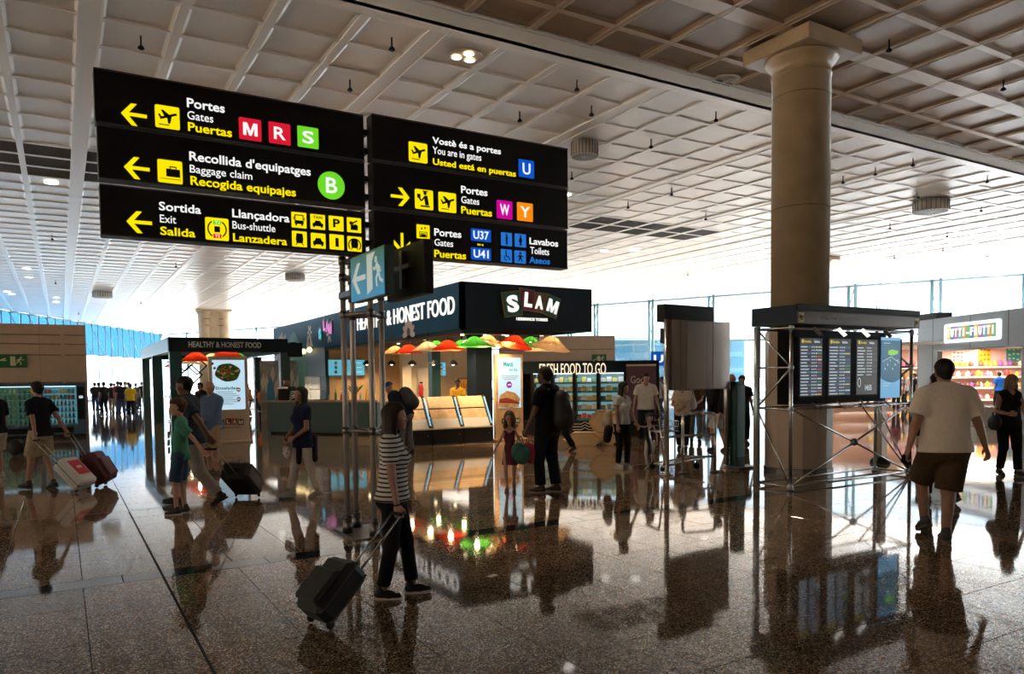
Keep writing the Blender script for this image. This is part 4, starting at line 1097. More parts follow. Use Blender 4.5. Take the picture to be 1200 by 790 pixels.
MB().span((2.2, 8.2, 0), (3.1, 9.0, 2.95)).build('white_partition', mat('cream', (.68, .58, .42), .5), K)
MB().span((2.95, 9.0, 0), (3.05, 11.1, 2.95)).build('cream_partition', mat('cream', (0, 0, 0)), K)
MB().span((2.42, 8.17, .0), (2.90, 8.2, 2.05)).build('service_door', mat('door_cream', (.60, .52, .40), .45), K)
MB().box((2.80, 8.15, 1.0), (.03, .04, .12)).build('door_handle', M_steeld, [c for c in bpy.data.objects if c.name.startswith('service_door')][0])
# lettering on the long side
f = Face((0, KL, 0), (0, -1, 0), parent=K)   # a = KL - (y-16.4)
WL = emat('letter_white', (1, .97, .88), 1.05)
WL2 = mat('letter_edge', (.35, .3, .2), .4)
f.text('HEALTHY & HONEST FOOD', KL-7.45, KL-.34, 3.30, 3.74, WL, .004, depth=.03)
def flower(f, a, z, r, m, n=7, half=False, parent=None):
    b = MB()
    for q in range(n):
        t = R(-8+196*q/(n-1)) if half else 2*math.pi*q/n
        cx, cz = a+math.cos(t)*r*.62, z+math.sin(t)*r*.62
        pts = []
        for i in range(14):
            w = 2*math.pi*i/14; u, v = math.cos(w)*r*.42, math.sin(w)*r*.20
            pts.append((cx+u*math.cos(t)-v*math.sin(t), cz+u*math.sin(t)+v*math.cos(t)))
        f.poly('', pts, None, .004+.0008*q, .001, b)
    return b.build('painted_flower', m, parent or f.parent)
fl = mat('flower_white', (.62, .58, .52), .6); fd = mat('flower_core', (.12, .10, .09), .6)
flower(f, KL-3.25, 2.98, .42, fl, 7, True); f.disc('flower_core', KL-3.25, 3.02, .11, fd, h=.012)
flower(f, KL-10.5, 3.35, .34, fl, 6); f.disc('flower_core', KL-10.5, 3.35, .08, fd, h=.012)
flower(f, KL-13.0, 3.55, .30, fl, 6); f.poly('leaf', [(KL-13.5, 3.0), (KL-13.3, 3.5), (KL-13.1, 3.0), (KL-12.9, 3.5), (KL-12.6, 3.0)], fl, h=.006)
gl = mat('mural_green', (.04, .20, .16), .6, noise=.3, nscale=2)
f.poly('mural_leaf', [(KL-16.0, 1.1), (KL-16.4, 2.2), (KL-16.0, 3.5), (KL-15.2, 3.75), (KL-14.3, 3.2), (KL-13.5, 2.3), (KL-13.4, 1.1)], gl, h=.02)
go = mat('mural_gold', (.42, .30, .12), .6)
for q in range(5): f.poly('mural_frond', [(KL-17.9+.28*q, 3.0), (KL-17.95+.28*q, 3.55+.1*(q % 3)), (KL-17.78+.28*q, 3.62+.1*(q % 3)), (KL-17.72+.28*q, 3.0)], go, h=.006)
for c, m_, a, z in (('S', 'lc', 11.75, 3.22), ('L', 'lp', 11.2, 3.5), ('A', 'lp', 10.85, 3.45), ('M', 'lp', 10.5, 3.35)):
    mm = emat('logo_cyan', (.05, .55, .62), .8) if m_ == 'lc' else emat('logo_pink', (.75, .15, .50), .8)
    f.plate('logo_square', KL-a, KL-a+.42, z-.06, z+.46, mat('logo_dark', (.02, .07, .10), .5), h=.03); f.text(c, KL-a+.06, KL-a+.36, z, z+.38, mm, .05, depth=.045)
# SLAM logo on the front
f = Face((0, 0, 0), (1, 0, 0), parent=K)
def kp(px, py): p = on_y(px, py, 16.38); return (p.x-8.45, p.z)
sq = [('S', [(588, 343.3), (608, 341.3), (611.3, 368.7), (592, 371.3)], (.02, .11, .07), 1.0), ('L', [(609.3, 338), (625.3, 341.3), (624, 364.7), (610.7, 362.7)], (.18, .02, .03), .95),
      ('A', [(625.3, 342.7), (640, 344.7), (636.7, 366.7), (623.3, 364.7)], (.20, .09, .03), .95), ('M', [(641.3, 344.7), (656, 351.3), (650.7, 373.3), (636.7, 367.3)], (.02, .11, .07), .95)]
for c, q, col, _ in sq:
    pts = [kp(*p) for p in q]; cx = sum(p[0] for p in pts)/4; cz = sum(p[1] for p in pts)/4
    f.poly('logo_border', [(cx+(a-cx)*1.08, cz+(z-cz)*1.06) for a, z in pts], mat('logo_gold', (.30, .18, .05), .4), h=.05)
    f.poly('logo_square', pts, mat('logo_'+c, col, .4), h=.06)
    bl_, br_, tr_, tl_ = pts[3], pts[2], pts[1], pts[0]
    ux = Vector((br_[0]-bl_[0], 0, br_[1]-bl_[1])); uz = Vector((tl_[0]-bl_[0], 0, tl_[1]-bl_[1])); w, h_ = ux.length, uz.length
    uz2 = Vector((-ux.z, 0, ux.x))
    if c == 'M': Face((bl_[0], -.06, bl_[1]), ux, uz2, K).text('M', w*.16, w*.84, h_*.18, h_*.82, WL, depth=.02)
    else: text(c, (bl_[0], -.06, bl_[1]), ux, uz2, w*.16, w*.84, h_*.15, h_*.85, WL, K, .045, 'lettering', .02)
a0, z0 = kp(605.5, 375.3); a1, _ = kp(642, 375.3); f.text('HERMANOS TORRES', a0, a1, z0, z0+.075, WL, .02, depth=.02)
for px in (592, 637): p = on_y(px, 383, 16.6); MB().lathe([(.05, 0), (.04, .02)], (p.x-8.45, .3, 2.79), 10).build('downlight', emat('warm_spot', (1, .8, .5), 4), K)
# menu screens, extinguisher, wall lamps
def menu(px0, px1, y0, y1, Y, lab):
    a, c = on_y(px0, y0, Y), on_y(px1, y1, Y)
    t = thing('menu_screen', lab, 'screen', (a.x, Y, c.z), 0, 'menu screens'); w, h_ = c.x-a.x, a.z-c.z
    MB().span((0, 0, 0), (w, .06, h_)).build('screen_case', M_blackm, t); f = Face((0, 0, 0), (1, 0, 0), parent=t)
    n = max(1, round(w/1.0))
    for q in range(n):
        x0 = w*q/n+.02; x1 = w*(q+1)/n-.02
        f.plate('screen', x0, x1, .02, h_-.02, emat('menu_blue', (.12, .48, .62), .8), h=.006)
        for i in range(3):
            for j in range(2): f.disc('dish_picture', x0+(x1-x0)*(.2+.28*j), h_*(.78-.27*i), h_*.09, mat('dish%d' % ((i+j+q) % 3), ((.5, .35, .1), (.15, .35, .08), (.45, .12, .06))[(i+j+q) % 3], .5), h=.01, rz=h_*.09)
            f.plate('price_line', x0+(x1-x0)*.62, x0+(x1-x0)*.92, h_*(.76-.27*i), h_*(.80-.27*i), emat('menu_text', (.5, .75, .8), .9), h=.01)
menu(384, 428, 421, 440.5, 27.35, 'wide blue menu screen at the left end of the kiosk back wall')
menu(476, 498, 422, 441, 26.4, 'blue menu screen behind the mast, right of the dark pillar')
menu(512, 523, 424, 441, 27.3, 'narrow blue menu screen right of the cream partition')
t = thing('fire_extinguisher', 'red fire extinguisher hanging on the cream partition', 'fire extinguisher', (10.98, 24.5, 1.05))
MB().lathe([(.0, 0), (.07, .01), (.08, .05), (.08, .38), (.05, .44), (.025, .46)], n=14).build('cylinder', mat('ext_red', (.45, .02, .015), .35), t); MB().box((0, 0, .50), (.10, .04, .05)).tube((.03, 0, .50), (.09, 0, .25), .012, 6).build('valve', M_blackm, t)
for i, px in enumerate((349, 354, 359, 366)):
    p = on_plane(px, 412 if i < 3 else 410, (8.43, 0, 0), Vector((1, 0, 0)))
    t = thing('wall_lamp', 'warm glowing globe lamp, %s of the four on the mural wall' % ('leftmost', 'second from left', 'third from left', 'rightmost')[i], 'lamp', (8.42, p.y, p.z), 0, 'wall lamps')
    MB().box((0, 0, .05), (.08, .1, .1)).build('mount', M_steeld, t); MB().ball((-.10, 0, 0), .11, 8, 12).build('globe', emat('globe_warm', (1, .72, .32), 3.0), t)
# warm spots added under the kiosk roof to brighten its inside and counters
SPN = 0
def spot(x, y_, z, e, c=(1, .70, .40), ang=125):
    global SPN; SPN += 1
    t = thing('fill_spot', 'small added warm fill spot under the kiosk roof, %s counted from the front corner' % nth(SPN), 'light', (x, y_, z), 0, 'added kiosk fill spots')
    MB().lathe([(.05, 0), (.045, .03)], n=10).build('lens', emat('warm_spot', (1, .8, .5), 4), t)
    l = bpy.data.lights.new('lamp_light', 'SPOT'); l.energy = e; l.color = c; l.spot_size = R(ang); l.spot_blend = .7; l.shadow_soft_size = .05
    o = bpy.data.objects.new('lamp_light', l); o.parent = t; o.location = (0, 0, -.03); COL.objects.link(o)
for x, y_, e in ((9.2, 18.0, 150), (11.0, 18.0, 110), (9.3, 20.5, 130), (11.2, 20.8, 110), (9.6, 23.2, 150), (11.6, 23.5, 130), (9.8, 26.2, 170), (12.0, 26.4, 120), (9.6, 24.8, 120)): spot(x, y_, 2.84, e)
for x in (8.65, 9.3, 9.95): spot(x, 16.75, 2.765 if x > 8 else 2.765, 130)

# display counters
for i in range(3):
    x0 = 7.13+.885*i
    t = thing('display_counter', 'empty lit display counter with wood shelves, %s of the three under the kiosk lamps' % ('left', 'middle', 'right')[i], 'counter', (x0, 17.22, 0), 0, 'display counters')
    MB().span((0.01, .0, .03), (.875, .95, .42)).build('base', M_blackm, t); MB().span((.03, .03, 0), (.86, .9, .03)).build('plinth', M_steeld, t)
    MB().span((.0, -.02, .40), (.885, .02, .44)).build('edge_strip', mat('edge_pale', (.7, .6, .4), .4), t)
    MB().prism([(.02, .43), (.16, .66), (.5, .70), (.5, .43)], .04, .80, 'x').build('white_tray', mat('tray_white', (.62, .60, .58), .4), t)
    MB().prism([(.16, .66), (.30, .90), (.33, .90), (.20, .66)], .05, .78, 'x').build('wood_shelf', M_wood, t)
    MB().prism([(.30, .93), (.46, 1.22), (.49, 1.22), (.34, .93)], .05, .78, 'x').build('wood_shelf', M_wood, t)
    MB().span((.04, .30, .90), (.80, .34, .925)).build('shelf_gap', M_blackm, t)
    MB().prism([(.02, .43), (.46, 1.24), (.52, 1.24), (.52, .43)], .80, .865, 'x').build('side_frame', M_blackm, t)
    MB().prism([(.05, .50), (.44, 1.18), (.44, .50)], .795, .80, 'x').build('side_screen', mat('side_glass', (.12, .22, .26), .1, spec=.9), t)
    MB().prism([(-.005, .50), (.40, 1.20), (.44, 1.20), (.035, .50)], .82, .85, 'x').build('light_strip', emat('led_strip', (.35, .65, .80), .8), t)
    MB().lathe([(.012, 0), (.012, .01)], (.75, -.002, .25), 8, Matrix.Rotation(R(90), 3, 'X')).build('lock', M_steel, t)

# pendant shades
SHC = {'red': (.75, .05, .015), 'tan': (.85, .52, .25), 'green': (.08, .45, .06), 'cream': (.85, .65, .40)}
def shade_mat(c):
    n = 'shade_'+c
    if n in MATS: return MATS[n]
    m = bpy.data.materials.new(n); m.use_nodes = True; t = m.node_tree; t.nodes.clear()
    o = t.nodes.new('ShaderNodeOutputMaterial'); d = t.nodes.new('ShaderNodeBsdfDiffuse'); tr = t.nodes.new('ShaderNodeBsdfTranslucent'); mx = t.nodes.new('ShaderNodeMixShader')
    for q in (d, tr): q.inputs[0].default_value = (*SHC[c], 1)
    mx.inputs[0].default_value = .6; t.links.new(d.outputs[0], mx.inputs[1]); t.links.new(tr.outputs[0], mx.inputs[2]); t.links.new(mx.outputs[0], o.inputs[0])
    MATS[n] = m; return m
def shade(p, c, w, label, top_z, group, tilt=0, power=7):
    t = thing('pendant_lamp', label, 'lamp', p, 0, group)
    w *= 1.12; r = w/2; M_ = Matrix.Rotation(R(tilt), 3, 'Y')
    prof = [(r, -.06*w), (r*.80, .0), (r*.55, .09*w), (r*.30, .19*w), (r*.12, .23*w)]
    b = MB().lathe(prof, (0, 0, 0), 20, M_, True, False); b.build('shade', shade_mat(c), t)
    b = MB()
    for q in range(10):
        a = 2*math.pi*q/10
        for (r1, z1), (r2, z2) in zip(prof[:-1], prof[1:]): b.tube(M_ @ Vector((r1*1.01*math.cos(a), r1*1.01*math.sin(a), z1)), M_ @ Vector((r2*1.01*math.cos(a), r2*1.01*math.sin(a), z2)), .005, 4)
    b.build('wire_frame', mat('wire_'+c, tuple(v*.4 for v in SHC[c]), .5), t)['kind'] = 'stuff'
    MB().tube((0, 0, .20*w), (0, 0, top_z-p[2]), .008, 6).tube((0, 0, top_z-p[2]-.12), (0, 0, top_z-p[2]), .035, 8).build('cord', M_blackm, t)
    MB().ball((0, 0, .07*w), .045, 6, 10).build('bulb', emat('bulb_warm', (1, .75, .42), 14), t)
    l = bpy.data.lights.new('lamp_light', 'POINT'); l.energy = power; l.color = (1, .72, .42); l.shadow_soft_size = .06
    o = bpy.data.objects.new('lamp_light', l); o.parent = t; o.location = (0, 0, .0); COL.objects.link(o)
L_ = [(463, 413, 'tan', 22.5, .75, 'tan woven shade nearest the mast'), (479, 411.5, 'red', 21.3, .72, 'red woven shade third from the mast'), (501, 409, 'cream', 20.2, .78, 'cream woven shade between two red ones'),
      (525, 408, 'red', 19.6, .80, 'large red woven shade left of the kiosk corner'), (556, 404, 'green', 18.75, .80, 'large green woven shade at the kiosk corner'), (572, 401, 'tan', 19.3, .72, 'tan tilted shade just right of the green one'),
      (603.5, 403, 'red', 19.2, .82, 'red woven shade above the sandwich totem'), (622, 402, 'green', 21.2, .70, 'green shade behind the red and tan ones over the totem'), (646, 405, 'tan', 19.75, .92, 'wide tan shade at the right end of the SLAM front'),
      (631, 410, 'cream', 21.8, .75, 'cream shade hanging low behind the totem top'), (511, 405, 'green', 23, .6, 'small green shade behind the cream one'), (541, 405.5, 'green', 21.8, .7, 'pale green shade behind the red one')]
for px, py, c, d, w, lab in L_: p = at(px, py, d); shade(p, c, w, lab, 2.95 if c != 'x' else 2.9, 'woven lamps under the kiosk roof', 14 if '402' in str(py) or px in (572, 603.5, 646) else 0)
for i, px in enumerate((430, 459, 483, 508, 531)):
    p = at(px, 426, 24.6-.6*i)
    t = thing('small_pendant', 'small black dome lamp, number %s from the mast side' % ('one', 'two', 'three', 'four', 'five')[i], 'lamp', p, 0, 'small black pendants')
    MB().lathe([(.14, -.04), (.12, .03), (.05, .09), (.02, .10)], n=16, cap=False).build('dome', M_blackm, t); MB().tube((0, 0, .1), (0, 0, 2.95-p.z), .006, 6).build('cord', M_blackm, t); MB().ball((0, 0, -.01), .05, 6, 10).build('bulb', emat('bulb_warm', (1, .75, .42)), t)

# totems
def totem(px, py, w, H_, label, rz=0, kind='sandwich'):
    p = gp(px, py); t = thing('advert_totem', label, 'totem', p, rz)
    body = M_wood if kind == 'sandwich' else mat('totem_tan', (.50, .40, .30), .5)
    MB().box((0, .10, H_/2+.03), (w, .14, H_-.06), bev=.015).build('body', body, t); MB().box((0, .10, .03), (w*1.12, .42, .06), bev=.01).build('foot', body, t)
    f = Face((0, .03, 0), (1, 0, 0), parent=t); e = w*.09
    sc = emat('poster_pale', (.50, .72, .86), .95)
    f.plate('screen', -w/2+e, w/2-e, H_*.38 if kind == 'sandwich' else H_*.385, H_-.10, sc, h=.01)
    if kind == 'sandwich':
        zb = H_*.38; s = w
        bread = mat('print_bread', (.62, .40, .18), .6, noise=.35, nscale=9)
        f.poly('sandwich_print', [(-.40*s, zb+.16), (-.36*s, zb+.34), (-.1*s, zb+.46), (.2*s, zb+.40), (.38*s, zb+.24), (.36*s, zb+.16)], bread, h=.014)
        f.poly('sandwich_print', [(-.41*s, zb+.10), (-.38*s, zb+.25), (-.1*s, zb+.27), (.2*s, zb+.19), (.36*s, zb+.13), (.30*s, zb+.05)], mat('print_ham', (.42, .03, .02), .5, noise=.5, nscale=12), h=.017)
        f.poly('sandwich_print', [(-.41*s, zb+.02), (-.41*s, zb+.14), (-.05*s, zb+.13), (.28*s, zb+.10), (.35*s, zb+.03), (.1*s, zb+.0)], bread, h=.019)
        f.multi('leaf_print', (-.38*s, .36*s, zb+.14, zb+.26), [circ(.1+.16*q, .6-.08*q, .06, 7) for q in range(6)], mat('print_leaf', (.10, .25, .03), .6), h=.022, h0=.015)
        f.disc('price_disc', -.02*s, zb+.62, .085*s*1.2, emat('disc_purple', (.30, .0, .25), .7), h=.014); f.text('MENÚ', -.07*s, .045*s, zb+.60, zb+.64, Wh, .03, depth=.02)
        te = emat('print_teal', (.0, .38, .42), .7)
        f.text('Menú', -.22*s, .12*s, H_-.34, H_-.20, te, .03, depth=.014); f.text('del dia', -.02*s, .28*s, H_-.46, H_-.38, te, .0, depth=.014)
        for q in range(3): f.plate('small_print', -.33*s+.05*q, .33*s-.05*q, H_-.60-.045*q, H_-.585-.045*q, mat('print_grey', (.2, .25, .28), .5), h=.013)
    else:
        s = w; zt = H_-.12
        f.poly('salad_print', [(-.30*s+.02*math.sin(5*a)+.0+.32*s*math.cos(a)+.28*s, zt-.32+.25*math.sin(a)) for a in [2*math.pi*q/22 for q in range(22)]], mat('print_greens', (.14, .30, .04), .6, noise=.9, nscale=16), h=.014)
        rn = random.Random(5)
        for q in range(46):
            a = rn.uniform(0, 6.28); rr = rn.uniform(0, .9); cx, cz = -.02*s+.30*s*rr*math.cos(a), zt-.31+.22*rr*math.sin(a)
            m_ = [mat('bit_red', (.5, .03, .02), .5), mat('bit_cream', (.75, .65, .42), .5), mat('bit_green', (.12, .42, .03), .5), mat('bit_dark', (.16, .04, .05), .5)][q % 4]
            f.poly('salad_bit', [(cx+rn.uniform(.02, .05)*math.cos(w_), cz+rn.uniform(.02, .05)*math.sin(w_)) for w_ in [0, 1.1, 2.2, 3.3, 4.4, 5.4]], m_, h=.018+.0003*q)
        for q in range(3): f.disc('tomato_print', -.40*s+.05*q+.0, zt-.08-.12*q, .035, mat('bit_red', (0, 0, 0)), h=.016)
        f.text('Ensaladas', -.34*s, .22*s, H_*.385+.55, H_*.385+.63, mat('print_green', (.02, .25, .20), .5), .02, depth=.014)
        for q in range(7): f.plate('small_print', -.34*s, (.10+.08*(q % 3))*s, H_*.385+.48-.055*q, H_*.385+.495-.055*q, mat('print_grey', (0, 0, 0)), h=.013)
        for q in (0, 1): f.disc('price_disc', .24*s, H_*.385+.54-.26*q, .055, mat('disc_maroon', (.25, .01, .03), .5), h=.014); f.plate('price_bar', .20*s, .28*s, H_*.385+.53-.26*q, H_*.385+.55-.26*q, Wh, h=.018)
    # small logo low on the body
    z = H_*.20; q_ = [('S', -.30, 0, (.03, .09, .05)), ('L', -.12, .03, (.25, .02, .04)), ('A', .04, .02, (.22, .10, .03)), ('M', .20, 0, (.03, .09, .05))]
    for c, a, dz, col in q_:
        f.plate('logo_square', a*w, (a+.15)*w, z+dz, z+dz+.15*w*1.1, mat('tl_'+c, col, .5), h=.012 if kind == 'x' else .02); f.text(c, (a+.03)*w, (a+.12)*w, z+dz+.03, z+dz+.13*w, mat('logo_cream', (.75, .70, .6), .5), .05, depth=.026)
    f.text('HERMANOS TORRES', -.22*w, .28*w, z-.07, z-.045, mat('logo_dark2', (.1, .07, .05), .5), .01, depth=.02)
    return t
totem(598.5, 516.5, .86, 2.33, 'light wood advert totem showing a sandwich, beside the display counters')
totem(270.5, 519, 1.02, 2.36, 'tan advert totem showing a salad, in front of the food canopy', 0, 'salad')

# ================================================================ canopy with posts on the left
C = thing('food_canopy', 'dark open canopy on green posts lettered HEALTHY & HONEST FOOD', 'canopy', (3.18, 27.86, 0))
MB().span((0, 0, 2.71), (4.0, .25, 3.20)).build('front_beam', M_navy, C); MB().span((4.0, .05, 2.55), (4.55, .3, 3.06)).build('end_block', M_navy, C)
MB().span((0, .25, 2.71), (.25, 10.4, 3.20)).build('side_beam', mat('beam_teal', (.03, .17, .24), .4), C); MB().span((4.2, .3, 2.75), (4.4, 10.4, 3.1)).build('side_beam', M_navy, C); MB().span((.25, 10.15, 2.71), (4.2, 10.4, 3.2)).build('back_beam', M_navy, C)
for k in range(7): MB().span((.25, 1.3+1.3*k, 2.85), (4.2, 1.36+1.3*k, 2.97)).build('slat', mat('slat_grey', (.16, .16, .16), .5), C)
for x, y_, w in ((.03, .05, .38), (.03, 5.7, .36), (.03, 10.0, .3), (3.75, .08, .34), (4.1, 6, .3)):
    MB().span((x, y_, 0), (x+w, y_+.3, 2.71)).build('post', M_grn, C)
f = Face((0, 0, 0), (1, 0, 0), parent=C)
a0 = on_y(221, 406, 27.86); a1 = on_y(306, 406, 27.86)
f.text('HEALTHY & HONEST FOOD', a0.x-3.18, a1.x-3.18, 2.86, 3.06, mat('letter_grey', (.55, .55, .53), .4), .02, depth=.03)
# glazed screen with white wall beyond, hanging geometric frame
for px, py, c, d, w, lab in [(230, 421, 'red', 30, 1.15, 'large red shade under the canopy, left of the salad totem'), (267, 417, 'red', 29, 1.15, 'large red shade above the salad totem'), (248, 420, 'cream', 32, .8, 'cream shade between the red ones under the canopy'),
                             (208, 424, 'green', 34, .9, 'green shade near the left canopy post'), (280, 419, 'green', 31, .7, 'green shade right of the salad totem top'), (240, 426, 'tan', 34, .7, 'small tan shade low under the canopy'), (222, 425, 'cream', 33, .8, 'far cream shade under the canopy'), (203, 429, 'red', 33, .7, 'small far red shade by the left canopy post')]:
    shade(at(px, py, d), c, w, lab, 2.9, 'woven lamps under the canopy', 0, 8)
t = thing('hanging_frame', 'black geometric metal frame hanging under the canopy behind the man in blue', 'decoration', at(224, 434, 33))
b = MB()
for cx, cz, s in ((-.25, .3, .35), (.25, .2, .4), (.0, -.2, .45)):
    q = [(cx-s, cz), (cx, cz+s), (cx+s, cz), (cx, cz-s)]
    for a, c in zip(q, q[1:]+q[:1]): b.tube((a[0], 0, a[1]), (c[0], .05, c[1]), .03, 6)
b.tube((0, 0, .3), (0, 0, 1.0), .012, 6); b.build('bent_rods', M_blackm, t)
# painted screen panel at the back of the canopy (white and blue leaves)
t = thing('painted_screen', 'pale screen painted with white leaves and a blue shape, right of the canopy', 'screen', cf(-9.55, 31.0), -YAW)
t.location.z = 0
MB().span((-.85, 0, 0), (.66, .08, 2.5)).build('panel', mat('screen_pale', (.20, .22, .22), .6, noise=.5, nscale=3), t); f = Face((0, 0, 0), (1, 0, 0), parent=t)
rn = random.Random(9)
for q in range(14):
    x = -.75+.13*q; z = rn.uniform(.9, 1.6); f.poly('painted_leaf', [(x, z), (x-.08, z+.35), (x+.05, z+.8), (x+.14, z+.4)], mat('leaf_pale', (.42, .42, .38), .6), h=.006+.0006*q)
f.poly('painted_shape', [(-.62, .4), (-.55, 1.5), (-.40, 1.9), (-.28, 1.4), (-.2, .4)], mat('paint_blue', (.03, .20, .38), .6), h=.018)

# ================================================================ angled service counter with things on it
A0, A1 = Vector((5.62, 24.45, 0)), Vector((8.05, 21.15, 0)); u = (A1-A0).normalized(); L = (A1-A0).length; rz = math.atan2(u.y, u.x)
ct = thing('service_counter', 'dark teal service counter behind the woman in navy', 'counter', A0, rz)
MB().span((0, 0, .06), (L, .7, 1.0)).build('body', M_grn, ct); MB().span((.05, .05, 0), (L-.05, .65, .06)).build('plinth', M_blackm, ct); MB().span((-.03, -.04, 1.0), (L+.03, .74, 1.05)).build('worktop', mat('worktop', (.30, .20, .11), .35), ct)
def cpt(a, b=.3): return A0+u*a+Vector((-u.y, u.x, 0))*b+Vector((0, 0, 1.052))
bcol = [((.75, .60, .30), 'honey coloured'), ((.10, .25, .05), 'green'), ((.8, .8, .75), 'white'), ((.5, .12, .04), 'amber red'), ((.75, .45, .08), 'orange')]
pos = [2.25, 2.38, 2.52, 2.68, 2.85, 3.0, 3.12, 3.3, 3.45, 3.6, 3.8, 3.95]
for i, a in enumerate(pos):
    c, nme = bcol[i % 5]; h_ = .2+.05*(i*7 % 4)
    o = MB().lathe([(.035, 0), (.04, .02), (.04, h_*.6), (.015, h_*.8), (.015, h_)], n=10).build('bottle', mat('bot%d' % (i % 5), c, .2), None, cpt(a, .2+.12*(i % 3)))
    tag(o, '%s bottle, %s from left in the row on the teal counter' % (nme, nth(i+1)), 'bottle', '%s bottles on the teal counter' % nme)
t = thing('potted_plant', 'small leafy plant standing on the teal counter', 'plant', cpt(2.95, .5))
MB().lathe([(.06, 0), (.08, .14)], n=12).build('pot', mat('pot_tan', (.35, .22, .12), .7), t); b = MB()
for q in range(22):
    a = q*2.4; r_ = .03+.004*q; b.add([(0, 0, .12), (r_*2*math.cos(a), r_*2*math.sin(a), .25+.006*q), (r_*3*math.cos(a+.2), r_*3*math.sin(a+.2), .32+.008*q), (r_*2*math.cos(a+.4), r_*2*math.sin(a+.4), .26+.006*q)], [(0, 1, 2, 3)])
b.build('leaves', mat('leaf_green', (.04, .20, .03), .6), t)
t = thing('glass_case', 'tall glass display case with a metal frame on the teal counter', 'case', cpt(1.6, .35), rz)
b = MB()
for x in (-.3, .3):
    for y_ in (-.15, .15): b.tube((x, y_, 0), (x, y_, .75), .012, 6)
for z in (.02, .35, .75):
    for y_ in (-.15, .15): b.tube((-.3, y_, z), (.3, y_, z), .01, 6)
b.build('frame', M_steel, t); MB().span((-.29, -.148, .03), (.29, -.142, .74)).build('pane', glassmat('case_glass', (.85, .93, .95), .12), t); MB().span((-.28, -.13, .34), (.28, .13, .36)).build('shelf', M_wood, t)
t = thing('paper_stack', 'fan of white papers and bags on the teal counter behind the woman in navy', 'paper', cpt(.95, .3), rz)
for q in range(5): MB().box((0, 0, .12+.035*q), (.5-.04*q, .28, .02), M=Matrix.Rotation(R(-28+9*q), 3, 'Y')).build('sheet', mat('paper_white', (.75, .72, .68), .6), t)
MB().span((-.2, -.12, 0), (.2, .12, .12)).build('tray', M_blackm, t)
t = thing('coffee_machine', 'dark coffee machine on the left end of the teal counter', 'machine', cpt(.45, .4), rz)
MB().box((0, 0, .22), (.45, .38, .44), bev=.03).build('body', M_blackm, t); MB().box((0, -.16, .40), (.40, .12, .06)).build('group_head', M_steel, t); MB().lathe([(.1, 0), (.13, .2)], (0, .02, .44), 12).build('hopper', mat('hopper', (.2, .12, .07), .2), t)
t = thing('spit_rack', 'orange lit rack of hanging snacks beside the kiosk pillar', 'rack', at(547, 462, 22.5), 0); t.location.z = 0
MB().span((-.32, -.2, 0), (.32, .25, 1.15)).build('cabinet', M_blackm, t)
for q in range(6): MB().lathe([(.035, 1.35), (.05, 1.4), (.05, 1.62), (.03, 1.66)], (-.26+.105*q, 0, 0), 8).build('snack_roll', mat('snack_orange', (.80, .35, .04), .4), t)
MB().span((-.32, -.02, 1.66), (.32, .02, 1.70)).tube((-.3, 0, 1.15), (-.3, 0, 1.68), .015, 6).tube((.3, 0, 1.15), (.3, 0, 1.68), .015, 6).span((-.32, -.15, 1.30), (.32, .15, 1.35)).build('rack_frame', M_steeld, t)

# ================================================================ fresh food fridges
F0, F1 = Vector((11.15, 18.55, 0)), Vector((14.35, 15.84, 0)); u = (F1-F0).normalized(); FL = (F1-F0).length; rz = math.atan2(u.y, u.x)
fg = thing('fridge_wall', 'row of dark open fridges lettered FRESH FOOD TO GO', 'fridge', F0, rz)
MB().span((0, .08, 1.80), (FL, .85, 2.14)).build('header', M_navy, fg); MB().span((0, .02, 0), (FL, .85, .42)).build('base', M_blackm, fg); MB().span((0, .80, .42), (FL, .85, 1.8)).build('back', M_navy, fg)
nn = Vector((u.y, -u.x, 0))
f = Face((0, .06, 0), (1, 0, 0), parent=fg)
def fpx(px, py): p = on_plane(px, py, F0, nn)-F0; return p.dot(u), p.z
a0, z0 = fpx(632, 438.2); a1, z1 = fpx(710, 436.8); _, z2 = fpx(633, 424.5)
f.text('FRESH FOOD TO GO', a0, a1, 1.76, 2.08, emat('letter_warm', (1, .80, .55), 1.15), .004, depth=.04)
edges = [fpx(p, 470)[0] for p in (600, 622, 625, 645, 649, 671, 675, 699, 703, 731, 734, 769)]
b = MB()
for a, c in ((0, edges[0]), (edges[1], edges[2]), (edges[3], edges[4]), (edges[5], edges[6]), (edges[7], edges[8]), (edges[9], edges[10]), (edges[11], FL)):
    if c > a: b.span((a, .0, .42), (c, .8, 1.8))
b.build('mullion', M_blackm, fg)
bays = [(edges[2], edges[3]), (edges[4], edges[5]), (edges[6], edges[7]), (edges[8], edges[9])]
fb = emat('fridge_back', (.30, .55, .58), .45); rn = random.Random(4)
pc = [('pk_white', (.75, .76, .74)), ('pk_green', (.20, .42, .25)), ('pk_yellow', (.75, .60, .18)), ('pk_red', (.6, .08, .08)), ('pk_blue', (.1, .2, .5))]
